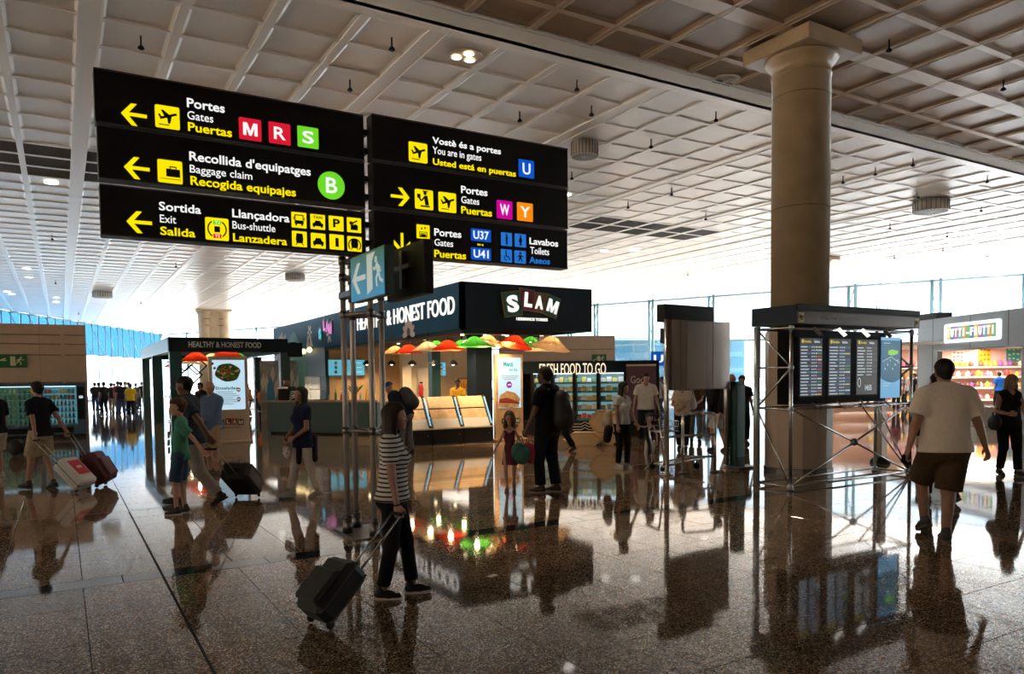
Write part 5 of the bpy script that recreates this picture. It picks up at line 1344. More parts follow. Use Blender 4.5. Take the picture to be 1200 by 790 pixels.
for bi, (a, c) in enumerate(bays):
    MB().span((a, .70, .42), (c, .79, 1.8)).build('lit_back', fb, fg)
    for si in range(5):
        z = .50+.26*si
        MB().span((a, .08+.02*si, z-.02), (c, .70, z)).build('shelf', mat('shelf_white', (.7, .74, .74), .4), fg)
        MB().span((a, .06+.02*si, z-.045), (c, .08+.02*si, z+.01)).build('price_strip', mat('strip_teal', (.06, .25, .24), .4), fg)
        n = 4
        for q in range(n):
            k = rn.choice([0, 0, 0, 1, 2, 2]) if si else rn.choice([3, 4, 0]); w = (c-a)/n
            p = F0+u*(a+w*(q+.5))+Vector((-u.y, u.x, 0))*(.24+.02*si)+Vector((0, 0, z+.001))
            o = MB().prism([(-.12, 0), (.12, 0), (.12, .10+.03*(q % 2)), (-.06, .12+.03*(q % 2))], -w*.42, w*.42, 'x').build('food_pack', mat(*pc[k], .5), None, p, rz)
            cn = ('white', 'green', 'yellow', 'red', 'blue')[k]
            tag(o, '%s food pack, %s from left, shelf %s up, fridge bay %s' % (cn, nth(q+1), nth(si+1), nth(bi+1)), 'food pack', '%s packs in the fridges' % cn)
    MB().span((a, .04, 1.78), (c, .3, 1.80)).build('light_strip', emat('fridge_led', (.8, .95, 1), 2.5), fg)
a, c = edges[10], edges[11]
f.plate('poster', a, c, .12, 1.98, mat('poster_purple', (.13, .06, .10), .5), h=.03, h0=.0); f.plate('poster_edge', a, c, 1.98, 2.03, mat('edge_pale', (0, 0, 0)), h=.035)
f.text('Good', a+.12, c-.22, 1.50, 1.70, mat('script_white', (.75, .72, .7), .5), .0, depth=.04)
# zigzag crate prints on the base, wooden hexagon boxes
for q in range(3):
    f.poly('zigzag_line', [(edges[6]-.1, .18+.08*q), (edges[6]+.15, .18+.08*q), (edges[6]+.25, .24+.08*q), (edges[6]+.35, .18+.08*q), (edges[7], .18+.08*q), (edges[7], .20+.08*q), (edges[6]+.36, .20+.08*q), (edges[6]+.25, .26+.08*q), (edges[6]+.14, .20+.08*q), (edges[6]-.1, .20+.08*q)], mat('line_pale', (.5, .48, .42), .5), h=.07, h0=.045)
def hexbox(p, r, d, z, lab, rz, sy=1.0):
    t = thing('wooden_box', lab, 'box', (p.x, p.y, z), rz, None)
    hx = [(r*math.cos(R(60*i)), r*.86*sy+r*math.sin(R(60*i))*sy) for i in range(6)]
    b = MB().prism(hx, 0, d, 'y'); b.build('shell', M_wood, t); MB().prism([(x*.8, .0+r*.86*sy+(z_-r*.86*sy)*.8) for x, z_ in hx], -.004, .0, 'y').build('lid', mat('wood_pale', (.70, .50, .28), .5), t)
    return t
hexbox(gp(684, 523), .50, .5, 0, 'low wide wooden box on the floor before the fridges', rz, .38)
hexbox(gp(710, 522), .30, .45, 0, 'small wooden box at the foot of the box stack by the woman in white', rz, .5)
hexbox(gp(708, 521)+Vector((.02, .02, 0)), .40, .45, .262, 'hexagonal wooden box on top of the small one', rz, .85)

# ================================================================ cladded service blocks
def clad(name, label, o, w, d, H_, rz, grooves, pw=1.25):
    t = thing(name, label, 'building block', o, rz)
    MB().span((0, .03, 0), (w, d, H_-.02)).build('core', mat('core_dark', (.16, .11, .08), .7), t)
    zz = [0]+grooves+[H_]; nx = max(1, round(w/pw)); me = {}
    for z0, z1 in zip(zz[:-1], zz[1:]):
        key = round(z1-z0, 3); me[key] = MB().box((0, 0, 0), (w/nx-.006, .03, z1-z0-.03), bev=.004).mesh('cladding_panel', M_beige)
        for i in range(nx):
            q = bpy.data.objects.new('cladding_panel', me[key]); COL.objects.link(q); q.parent = t; q.location = (w*(i+.5)/nx, .012, (z0+z1)/2)
    MB().span((-.02, -.01, H_-.02), (w+.02, d, H_+.03)).build('coping', M_beige, t)
    for s in (0,): MB().span((w, .0, 0), (w+.02, d, H_)).build('side_cladding', M_beige, t)
    return t
vb = clad('service_block', 'beige panelled service block behind the vending machines', (-9.3, 27.75, 0), 10.02, 4, 3.5, 0, [1.7, 2.57, 2.91, 3.2])
MB().span((9.35, .0, 1.4), (9.45, -.03, 3.3)).build('cable_duct', M_beige, vb)
tb = clad('service_block', 'grey-beige panelled service block behind the fridges, below the SLAM sign corner', cf(-.6, 36), 5.55, 4, 3.62, -YAW, [1.0, 1.9, 2.45, 3.0])
def exit_plate(t0, f, a0, a1, z0, z1, arrows=True):
    f.plate('sign_face', a0, a1, z0, z1, mat('exit_green', (.01, .13, .04), .4), h=.03)
    pl = mat('exit_pale', (.65, .62, .35), .5); w = a1-a0; h_ = z1-z0
    f.multi('doorway', (a1-h_*1.25, a1-h_*.15, z0, z1), [rct(.15, .45, .15, .85)], pl, h=.034, h0=.03); f.multi('running_figure', (a1-h_*.95, a1-h_*.05, z0+h_*.1, z1-h_*.1), runner(), pl, h=.038, h0=.03)
    f.multi('running_figure', (a0, a0+h_*1.1, z0+h_*.12, z1-h_*.1), [bar2((.1, .2), (.5, .5), .1), bar2((.5, .5), (.9, .75), .12), bar2((.1, .2), (.35, .15), .1), bar2((.5, .55), (.95, .55), .1)], pl, h=.034, h0=.03)
t = thing('exit_sign', 'green emergency exit sign on the beige block above the vending machines', 'sign', (-.0, 27.74, 0)); f = Face((0, 0, 0), (1, 0, 0), parent=t)
a = on_y(-12, 423, 27.74); c = on_y(32, 423, 27.74); zt = on_y(20, 415.5, 27.74).z; zb = on_y(20, 431, 27.74).z
exit_plate(t, f, a.x, c.x, zb, zt)
t = thing('exit_sign', 'small dark green exit sign on the block behind the fridges', 'sign', cf(-.6, 35.97), -YAW); f = Face((0, 0, 0), (1, 0, 0), parent=t)
exit_plate(t, f, 4.45, 5.15, 2.35, 2.75)

# vending machines
VC = {'left': [('vl1', (.15, .35, .04)), ('vl2', (.5, .5, .08)), ('vl3', (.02, .12, .05))], 'right': [('vr1', (.35, .6, .7)), ('vr2', (.7, .45, .08)), ('vr3', (.1, .3, .2)), ('vr4', (.6, .12, .08))]}
for mi, (x0, w, side) in enumerate(((-1.68, 1.13, 'left'), (-.53, 1.18, 'right'))):
    t = thing('vending_machine', 'blue-framed vending machine, %s one of the pair by the beige block' % side, 'vending machine', (x0, 26.9, 0), 0)
    H_ = 1.68
    cm = mat('vend_blue', (.07, .13, .22), .35); b = MB()
    b.span((0, .02, .10), (w, .78, .38)).span((0, .02, 1.6), (w, .78, H_)).span((0, .02, .38), (.06, .78, 1.6)).span((w-.24 if side == 'right' else w-.06, .02, .38), (w, .78, 1.6)).span((0, .70, .38), (w, .78, 1.6))
    b.build('cabinet', cm, t); MB().span((.02, .05, 0), (w-.02, .75, .10)).build('plinth', M_blackm, t)
    xr = w-.26 if side == 'right' else w-.08
    MB().span((.06, .66, .38), (xr+.02, .70, 1.6)).build('lit_back', emat('vend_back_'+side, (.10, .30, .36) if side == 'right' else (.03, .10, .07), .8), t)
    MB().span((.06, .05, 1.565), (xr, .12, 1.59)).build('light_tube', emat('vend_led', (.7, .9, 1), 1.6), t)
    MB().span((.25, .0, .16), (w-.35, .03, .32)).build('delivery_flap', M_black, t)
    MB().span((.06, .025, .40), (xr, .035, 1.58)).build('pane', glassmat('vend_glass', (.9, .95, .97), .10), t)
    if side == 'right':
        MB().span((w-.22, .0, .55), (w-.03, .02, 1.55)).build('control_panel', M_blackm, t); MB().span((w-.18, -.006, 1.2), (w-.07, .0, 1.28)).build('coin_display', emat('coin_led', (.5, .6, .65), .9), t)
    for si in range(6):
        z = .42+.19*si; MB().span((.07, .12, z-.012), (xr, .6, z)).build('shelf', mat('shelf_white', (0, 0, 0)), t)
        for q in range(8):
            cc = VC[side]; k = (si*3+q//2) % len(cc); x = .13+(xr-.18)*q/7.3
            if side == 'right' and si > 3: b = MB().box((0, 0, .065), (.09, .05, .13), bev=.01); nm = 'snack_bag'
            else: b = MB().lathe([(.030, 0), (.032, .02), (.032, .09), (.012, .13), (.012, .155)], n=8); nm = 'drink_bottle'
            o = b.build(nm, mat(cc[k][0], cc[k][1], .3), None, (x0+x, 27.08, z+.001))
            tag(o, '%s, %s from left, %s shelf up, %s vending machine' % (('snack bag' if nm[0] == 's' else 'drink bottle'), nth(q+1), nth(si+1), side), nm.replace('_', ' '), '%ss in the %s vending machine' % (nm.replace('_', ' '), side))

# ================================================================ blue gate sign far back
t = thing('gate_sign', 'blue gate sign with white U37, partly behind the steel board', 'sign', cf(5.95, 32, 0), -YAW)
zt, zb = at(770, 412, 32).z, at(770, 429, 32).z
MB().span((0, 0, zb), (1.5, .12, zt)).build('sign_box', emat('gate_blue', (.0, .10, .50), .7), t); f = Face((0, 0, 0), (1, 0, 0), parent=t); f.text('U37', .12, 1.2, zb+.14, zt-.14, Wh, .03, depth=.02)
MB().tube((1.05, .14, 0), (1.05, .14, zt+.3), .04, 8).tube((1.35, .14, 0), (1.35, .14, zt+.3), .04, 8).build('post', M_frame, t)
MB().span((.45, .2, zt+.35), (1.5, .3, zt+1.0)).build('upper_box', mat('dark_slate', (.03, .05, .07), .5), t); MB().span((.6, .18, zt+.5), (.9, .2, zt+.7)).build('pictogram', mat('dull_yellow', (0, 0, 0)), t)

# ================================================================ sweet shop on the right
B0, C0 = Vector((32.16, 18.35, 0)), Vector((29.76, 13.69, 0)); u = (C0-B0).normalized(); rz = math.atan2(u.y, u.x)
ts = thing('sweet_shop', 'grey-fronted sweet shop with a glowing TUTTI-FRUTTI sign', 'shop', B0, rz)
n_ = Vector((u.y, -u.x, 0))
def spx(px, py): p = on_plane(px, py, B0, n_)-B0; return p.dot(u), p.z
SM = mat('shop_grey', (.34, .41, .48), .45, noise=.05)
a_open, _ = spx(1097.5, 430); a_end, _ = spx(1197, 430); zo = 2.66
MB().span((-1.0, 0, zo), (a_end+4, .25, 4.0)).build('upper_fascia', SM, ts)['label'] = 'grey panelled fascia'
pan = []
for px in (1076, 1093.5, 1137, 1182): a, _ = spx(px, 380); MB().span((a-.015, -.008, zo if px > 1095 else 0), (a+.015, .002, 4.0)).build('panel_joint', mat('joint_grey', (.12, .13, .14), .5), ts)
MB().span((-1.0, 0, 0), (a_open, .25, zo)).build('pier', SM, ts); MB().span((a_end, 0, 0), (a_end+4, .25, zo)).build('pier', SM, ts); MB().span((a_open, -.02, zo-.06), (a_end, .2, zo)).build('opening_head', M_steeld, ts)
MB().span((a_open, -.02, 0), (a_open+.06, .2, zo)).build('opening_jamb', M_steeld, ts)
MB().span((-1.2, -.1, 4.0), (.4, .6, 4.25)).build('roof_unit', M_blackm, ts)
f = Face((0, 0, 0), (1, 0, 0), parent=ts)
a0, _ = spx(1112, 388); a1, _ = spx(1169, 388); _, z0 = spx(1112, 398.5); _, z1 = spx(1112, 383.5); _, z2 = spx(1169, 394); _, z3 = spx(1169, 378)
zz0, zz1 = (z0+z2)/2, (z1+z3)/2
f.plate('sign_glow', a0-.22, a1+.22, zz0-.13, zz1+.13, emat('sign_halo', (.95, .98, 1), 1.6), h=.06, r=.1)
ltr = 'TUTTI-FRUTTI'; cl = [(.85, .75, .1), (.05, .25, .65), (.75, .12, .25), (.10, .55, .55), (.85, .40, .05), (.15, .5, .15), (.10, .2, .5), (.80, .65, .1), (.65, .1, .35), (.05, .45, .65), (.85, .35, .05), (.2, .5, .2)]
w = (a1-a0)/12
for i, c in enumerate(ltr):
    f.plate('letter_tile', a0+w*i, a0+w*(i+1), zz0, zz1, emat('tile%d' % i, cl[i], .75), h=.09); f.text(c, a0+w*(i+(.2 if c != 'I' else .35)), a0+w*(i+(.85 if c != 'I' else .62)), zz0+.10, zz1-.08, emat('tile_letter', (1, .98, .92), 1.1), .04, depth=.12)
# interior
inn = MB(); P1 = cf(18.9, 38.5); P2 = cf(29, 38.5)
Mi = Matrix.Rotation(-YAW, 3, 'Z')
MB().box(cf(23.5, 38.6, 1.6)-B0, (12, .2, 3.4), M=Mi).build('x', None)
bpy.data.objects.remove(bpy.data.objects['x'])
sh_ = thing('shop_interior', 'pink back wall and lit shelving inside the sweet shop', 'shelving', cf(17.6, 37.9), -YAW)
MB().span((-1.2, .6, 0), (11, .75, 3.3)).build('back_wall', mat('wall_pink', (.80, .50, .42), .6), sh_); MB().span((-1.2, -6.5, 2.9), (11, .6, 3.0)).build('shop_ceiling', mat('shop_white', (.8, .78, .75), .6), sh_)
MB().span((10.8, -6.5, 0), (11, .6, 2.9)).build('side_wall', mat('wall_pink', (0, 0, 0)), sh_)
for si, z in enumerate((.35, .95, 1.5, 2.0)): MB().span((-1, .0 if si < 3 else .2, z-.05), (10.5, .6, z)).build('shelf', mat('shelf_cream', (.75, .65, .5), .5), sh_); MB().span((-1, .0 if si < 3 else .2, z-.09), (10.5, .02 if si < 3 else .22, z-.05)).build('lit_edge', emat('shelf_led', (1, .85, .7), 1.3), sh_)
f = Face((0, .6, 0), (1, 0, 0), parent=sh_)
Mz = Matrix.Rotation(-YAW, 4, 'Z'); ib = Mz.inverted()
def shp(px, py): p = on_plane(px, py, cf(17.6, 38.5), Vector((math.sin(YAW), math.cos(YAW), 0)))-cf(17.6, 37.9); q = ib @ p; return q.x, q.z
for i, (x0, x1, y0, y1, c, d) in enumerate(((1114.6, 1130, 411, 425, (.72, .66, .58), (.55, .12, .08)), (1146, 1161, 407, 425, (.90, .40, .02), (.45, .12, .01)), (1179, 1196, 406.5, 424, (.02, .30, .32), (.80, .55, .10)))):
    p0, p1 = shp(x0, y1), shp(x1, y0)
    o = f.plate('fruit_poster', p0[0], p1[0], p0[1], p1[1], mat('fp%d' % i, c, .5), h=.03)
    b = MB(); rn = random.Random(i)
    for q in range(9): f.disc('', p0[0]+(p1[0]-p0[0])*(.2+.3*(q % 3)), p0[1]+(p1[1]-p0[1])*(.18+.32*(q//3))+rn.uniform(-.03, .03), .07, None, h=.036, h0=.03, mb=b, n=7, rz=.045)
    b.build('fruit_print', mat('fq%d' % i, d, .5), sh_)['kind'] = 'stuff'
rn = random.Random(12)
sw = [('pink', (.75, .25, .40)), ('orange', (.85, .35, .06)), ('white', (.8, .78, .75)), ('purple', (.35, .12, .40)), ('yellow', (.80, .62, .08)), ('red', (.60, .05, .05)), ('brown', (.22, .10, .05))]
for si, z in enumerate((.35, .95, 1.5, 2.0)):
    for q in range(44):
        k = (si*2+q*3+rn.randint(0, 1)) % 7; p = cf(17.6, 37.9)+Mz.to_3x3() @ Vector((.6+q*.25+rn.uniform(-.02, .02), .22+.14*(q % 2) if si < 3 else .4, z+.001))
        r = rn.uniform(.10, .15)
        o = MB().lathe([(r*.8, 0), (r, r*.5), (r*.95, r*1.3), (r*.4, r*1.8), (r*.5, r*2.1)], n=8).build('sweet_bag', mat('sweet_'+sw[k][0], sw[k][1], .35), None, p)
        tag(o, '%s bag of sweets, %s from left on the %s sweet shop shelf up' % (sw[k][0], nth(q+1), nth(si+1)), 'sweets', '%s sweet bags in the shop' % sw[k][0])
area('shop_light', tuple(cf(22, 35, 2.85)), 7, 500, (1, .90, .80), 4)
t = thing('display_table', 'white display table at the sweet shop entrance', 'table', gp(1160, 500), -YAW)
MB().box((0, .3, .55), (.9, .6, .12), bev=.03).build('tabletop', mat('table_white', (.72, .70, .66), .5), t); MB().box((0, .3, .25), (.75, .5, .5), bev=.02).build('body', mat('table_white', (0, 0, 0)), t)
# ================================================================ tables and chairs under the canopy
def chair(p, rz, lab):
    t = thing('metal_chair', lab, 'chair', p, rz, 'chairs under the canopy'); cm = mat('chair_metal', (.35, .30, .22), .4, .5)
    MB().box((0, 0, .45), (.4, .4, .03), bev=.01).build('seat', cm, t); MB().box((-.19, 0, .72), (.02, .38, .22), bev=.01).build('backrest', cm, t)
    for x in (-.18, .18):
        for y_ in (-.17, .17): MB().tube((x*1.1, y_*1.1, 0), (x, y_, .45 if x > 0 else .8), .012, 6).build('leg', cm, t)
def table(p, lab):
    t = thing('round_table', lab, 'table', p); MB().lathe([(.35, .72), (.36, .74), (.35, .76)], n=20).build('tabletop', M_wood, t); MB().lathe([(.22, 0), (.03, .03), (.03, .72)], n=12).build('pedestal', M_blackm, t)
for i, (px, py) in enumerate(((297, 492), (310, 495), (288, 487), (303, 487))): chair(gp(px, py), i*1.7, ('metal chair right of the salad totem', 'metal chair next to the teal counter end', 'metal chair close behind the salad totem', 'metal chair furthest back under the canopy')[i])
table(gp(304, 490), 'round table between the metal chairs right of the salad totem')
# ================================================================ people, their luggage and bags
def rel(d): return 59+d        # 0 = walking away from the photographer, 90 = to the left, 180 = towards the camera
H_ = lambda n, c: mat('hair_'+n, c, .6, spec=.3, noise=.3, nscale=20)
hb, hd, hbl, hg = H_('black', (.012, .009, .008)), H_('dark', (.028, .016, .010)), H_('blond', (.30, .17, .07)), H_('grey', (.12, .10, .09))
SH = lambda n, c, s=None: dict(m=mat('shoe_'+n, c, .6), sole=mat('sole_'+n, s or (.03, .03, .03), .6))
CL = cloth
def worn(info, name, label, cat, prims, m, h=None, extra=None):
    """a bag worn or carried by a figure: its own object standing where the figure stands"""
    r = info['root']; t = thing(name, label, cat, r.location, r.rotation_euler.z)
    sdf_obj('body', prims, (h or info['hh']), m, t, info['s'], noise=.003)
    if extra: sdf_obj(extra[0], extra[1], (h or info['hh']), extra[2], t, info['s'])
    return t
def handpt(info, i, world=True):
    S0, el, wr = info['arms'][i]; d = (wr-el)/np.linalg.norm(wr-el); p = Vector((wr+d*.085)*info['s'])
    return Matrix.Rotation(info['root'].rotation_euler.z, 3, 'Z') @ p + Vector(info['root'].location)
def suitcase(wheel, hand, Wd, Hh, D, m, label, style='soft', mlabel=None):
    wheel = Vector(wheel); hand = Vector(hand); z = (hand-wheel).normalized(); x = Vector((-z.y, z.x, 0)).normalized(); y = z.cross(x)
    if y.z > 0: y = -y; x = -x
    # y points down-front; wheels on that side
    Mx = Matrix((x, y, z)).transposed(); t = thing('suitcase', label, 'suitcase', wheel)
    t.rotation_euler = Mx.to_euler()
    c = Vector((0, -D/2+.01, Hh/2-.012))
    bd = MB().box(c, (Wd, D, Hh), bev=.045 if style == 'soft' else .03); bd.build('body', m, t)
    if style == 'soft':
        MB().box(c+Vector((0, -D/2-.015, -.04)), (Wd*.84, .05, Hh*.62), bev=.02).build('front_pocket', m, t)
        MB().box(c+Vector((0, 0, Hh/2+.012)), (.16, .03, .03), bev=.01).build('top_handle', M_blackm, t)
        zp = MB()
        for s in (-1, 1): zp.box(c+Vector((0, D*.28*s, 0)), (Wd+.008, .008, Hh*.93), bev=.003)
        zp.build('zip_line', mat('zip_dark', (.06, .06, .06), .4, .4), t)
    else:
        MB().box(c, (Wd+.006, .02, Hh+.006), bev=.008).build('edge_frame', M_blackm, t)
        MB().box(c+Vector((0, -D/2-.004, .03)), (Wd*.70, .008, Hh*.55), bev=.002).build('label_panel', mat('case_red', (.55, .02, .04), .4), t)
        MB().box(c+Vector((0, -D/2-.010, .03)), (Wd*.30, .006, Hh*.09), bev=.002).build('label_mark', mat('paper_white', (.8, .8, .8)), t)
    for s in (-1, 1):
        w = MB().lathe([(.022, -.012), (.032, -.008), (.032, .008), (.022, .012)], (s*(Wd/2-.04), -.01, .0), 12, Matrix.Rotation(R(90), 3, 'Y')); w.build('wheel', M_blackm, t)
    L = (hand-wheel).length
    for s in (-1, 1): MB().tube((s*Wd*.17, -.03, Hh), (s*Wd*.17, -.03, L-.02), .008, 8).build('handle_rod', mat('rod_grey', (.35, .34, .33), .3, .8), t)
    MB().box((0, -.03, L), (Wd*.34+.03, .028, .03), bev=.01).build('handle_grip', M_blackm, t)
    return t

# --- woman in the striped shirt with her case
stripe = CL('shirt_striped', (.62, .60, .56), ((.035, .03, .035), .034, .62))
P = person('woman in a black and white striped t-shirt and black trousers pulling a black case', gp(463, 699), rel(-88), 1.52, .0065, 1.02, True, skin_='tan',
           feet=[(.15, .08, .088, 4, 3), (-.10, -.075, .085, 0, -4)], lean=1, hands=[(.10, .22, .80), (.075, -.235, .745)], head=(-3, 2), curl=(30, 75), pz=.925,
           top=dict(m=stripe, hem=.885, sleeve=.60, loose=.016, flare=1.03), bottom=dict(m=CL('trousers_black', (.008, .008, .010)), loose=.010, len=1.90, leg=.062),
           shoes=SH('slip_on', (.012, .012, .015), (.62, .58, .52)), hair=dict(style='bob', m=hd, l=1.15))
hp = handpt(P, 1)
t = thing('bracelet', 'dark bracelet on the wrist of the woman in stripes', 'bracelet', (0, 0, 0)); S0, el, wr = P['arms'][1]
Rz = Matrix.Rotation(P['root'].rotation_euler.z, 3, 'Z'); wp = Rz @ Vector(wr*P['s']) + Vector(P['root'].location); t.location = wp
dd = Rz @ Vector(wr-el).normalized(); Mq = dd.to_track_quat('Z', 'Y').to_matrix()
MB().lathe([(.026, -.006), (.029, 0), (.026, .006)], (0, 0, 0), 16, Mq, cap=False).build('band', M_blackm, t)
suitcase(gp(377, 734)+Vector((0, 0, .032)), hp+Vector((0, 0, -.01)), .32, .43, .21, mat('case_black', (.012, .012, .013), .55, bump=.2, bscale=300), 'black soft cabin case pulled by the woman in stripes')

# --- young man on the left with two cases
P = person('young man in a black t-shirt and khaki shorts pulling two cases on the left', gp(50, 573), rel(78), 1.72, .0085, .93, feet=[(.20, .08, .087, 6, 5), (-.12, -.09, .095, -14, -5)], lean=2,
           hands=[(-.14, .24, .80), (-.34, -.24, .84)], curl=(75, 75), top=dict(m=CL('tee_black', (.008, .009, .012)), hem=.86, sleeve=.62, loose=.022), bottom=dict(m=CL('shorts_khaki', (.40, .33, .22)), len=.86, loose=.03, leg=.105, name='shorts'),
           shoes=SH('black', (.012, .012, .012)), hair=dict(style='short', m=hb), skin_='tan')
suitcase(gp(96, 576)+Vector((0, 0, .032)), handpt(P, 0), .36, .52, .23, mat('case_white', (.62, .60, .58), .35), 'white hard case with a red panel pulled on the left', 'hard')
suitcase(gp(118, 570)+Vector((0, 0, .032)), handpt(P, 1), .42, .52, .26, mat('case_maroon', (.09, .008, .018), .5), 'maroon case pulled beside the white one')
# --- person cut by the left edge, bags on the floor
person('person in a black top and beige shorts cut off by the left edge', gp(-3, 562), rel(80), 1.66, .0095, 1.05, top=dict(m=CL('tee_black', (0, 0, 0)), hem=.86, sleeve=.7, loose=.025), bottom=dict(m=CL('shorts_beige', (.42, .36, .27)), len=.85, loose=.03, leg=.105, name='shorts'), shoes=SH('pale', (.45, .43, .4), (.5, .5, .5)), hair=dict(style='short', m=hd))
bm_ = mat('bag_black', (.010, .010, .012), .6, bump=.3, bscale=90)
for px, py, s, lab in ((21, 534, 1.0, 'black duffel bag on the floor, left of the pair under the vending machines'), (39, 533, 1.12, 'taller black bag on the floor, right of the pair under the vending machines')):
    p = gp(px, py); t = thing('duffel_bag', lab, 'bag', p, rel(-80)*math.pi/180)
    sdf_obj('body', [Prim('c', (0, -.12*s, .20*s), (0, .12*s, .20*s), .16*s, .15*s, sc=(.8, 1, 1.25), k=.04), Prim('c', (.1, -.05, .16), (.1, .08, .16), .07*s, k=.04)], .014, bm_, t, 1, cuts=[((0, 0, .005), (0, 0, -1))], noise=.006)
    MB().path([(0, -.13, .36*s), (.0, -.08, .46*s), (0, .08, .46*s), (0, .13, .36*s)], .012, 6).build('carry_strap', M_blackm, t)

# --- boy and man with the black case
tee = CL('tee_green', (.06, .26, .17))
P = person('boy in a green t-shirt and denim shorts holding the black case handle', gp(213, 602), rel(105), 1.46, .0078, .86, child=True, hsc=1.16, feet=[(.06, .08, .085, 0, 6), (-.04, -.07, .085, 0, -6)], lean=-2,
           hands=[(-.50, .12, .78), (.12, -.20, .80)], curl=(60, 25), head=(12, 8), top=dict(m=tee, hem=.84, sleeve=.70, loose=.024), bottom=dict(m=CL('shorts_denim', (.035, .07, .13)), len=.95, loose=.028, leg=.095, name='shorts'),
           shoes=SH('trainer', (.05, .05, .05), (.6, .58, .55)), hair=dict(style='short', m=H_('brown', (.07, .035, .018))), skin_='light')
T = P['T']
f_ = MB()
for (y_, z, w, hh_, c) in ((0, 1.22, .16, .10, 0), (.01, 1.10, .18, .09, 0), (-.01, .98, .15, .10, 0)): f_.box((.148+.012*(1.25-z), y_-.0, z), (.012, w, hh_), bev=.004)
for i in range(len(f_.v)): f_.v[i] = tuple(c*P['s'] for c in f_.v[i])
f_.build('shirt_print', mat('print_pale', (.42, .50, .26), .7, noise=.7, nscale=25), P['root'])
boyhand = handpt(P, 0)
P = person('man in a dark polo shirt and pale trousers striding beside the boy', gp(228, 592), rel(98), 1.80, .0085, 1.08, feet=[(-.34, .09, .14, -30, 4), (.26, -.09, .09, 8, -4)], lean=5, pz=.90,
           hands=[(-.38, .30, .80), (.1, -.3, .85)], curl=(70, 30), head=(5, 4), top=dict(m=CL('polo_dark', (.028, .042, .060), noise=.35), hem=.85, sleeve=.66, loose=.024), bottom=dict(m=CL('trousers_stone', (.34, .31, .27)), loose=.026, len=1.92, leg=.075),
           shoes=SH('dark_leather', (.015, .012, .010)), hair=dict(style='short', m=hb), skin_='dark')
suitcase(gp(290, 583)+Vector((0, 0, .034)), (boyhand+handpt(P, 0))/2+Vector((0, 0, -.04)), .42, .58, .27, mat('case_black', (0, 0, 0)), 'black soft case pulled between the boy and the man in the dark polo')
# --- man in the blue shirt
P = person('balding man in a blue shirt and khaki shorts standing by the salad totem', gp(251, 556), rel(150), 1.70, .0095, 1.12, hands=[(.24, .03, 1.02, 0, -1, 0), (.25, -.05, 1.04, 0, 1, 0)], feet=[(.03, .11, .085, 0, 10), (-.02, -.11, .085, 0, -10)],
           top=dict(m=CL('shirt_blue', (.09, .15, .28)), hem=.84, sleeve=1.5, loose=.024), bottom=dict(m=CL('shorts_sand', (.30, .23, .13)), len=.92, loose=.032, leg=.11, name='shorts'), shoes=SH('brown', (.06, .04, .025)), hair=dict(style='fringe', m=hd), head=(25, 8), belly=.02)
# --- woman in navy
P = person('woman in a navy top and white trousers walking past the teal counter', gp(357, 583), rel(125), 1.60, .0085, 1.0, True, feet=[(-.18, .07, .10, -12, 4), (.20, -.08, .087, 8, -4)], lean=2, hands=[(.20, .14, .96, .3, -1, 0), (.24, -.10, .94, .2, .8, -.2)], head=(12, -5),
           top=dict(m=CL('top_navy', (.010, .018, .06)), hem=.80, sleeve=.55, loose=.024, flare=1.12), bottom=dict(m=CL('trousers_white', (.62, .58, .53)), loose=.012, len=1.90, leg=.055), shoes=SH('pale', (0, 0, 0)), hair=dict(style='long', m=hd, l=.85))
worn(P, 'cardigan', 'dark cardigan tied round the hips of the woman in navy', 'cardigan', [Prim('c', (.10, .10, .92), (.12, .12, .58), .05, .04, k=.03), Prim('c', (-.12, .12, .95), (-.12, .12, .62), .06, .06, k=.03), Prim('c', (0, 0, .92), None, .15, sc=(.95, 1.15, .5), k=.04)], CL('cardigan_dark', (.012, .014, .03)))
worn(P, 'handbag', 'white patterned handbag held by the woman in navy', 'bag', [Prim('c', (.27, -.06, .74), (.27, .08, .74), .075, sc=(.5, 1, 1.25), k=.02)], mat('bag_pattern', (.55, .52, .50), .6, noise=.8, nscale=22))
# --- girl in the burgundy dress
P = person('small girl in a burgundy dress walking near the sandwich totem', gp(598, 575), rel(172), 1.15, .009, .80, True, True, hsc=1.36, feet=[(-.22, .06, .14, -40, 5), (.14, -.05, .085, 0, -5)], hands=[(.05, .36, .92), (-.02, -.36, .90)], lean=0, pz=.91,
           dress=dict(m=CL('dress_burgundy', (.13, .03, .05)), hem=.62, w=.19), shoes=SH('sandal', (.30, .22, .16), (.2, .15, .1)), hair=dict(style='long', m=H_('girl', (.16, .09, .045)), l=.75), head=(8, 5), skin_='light')
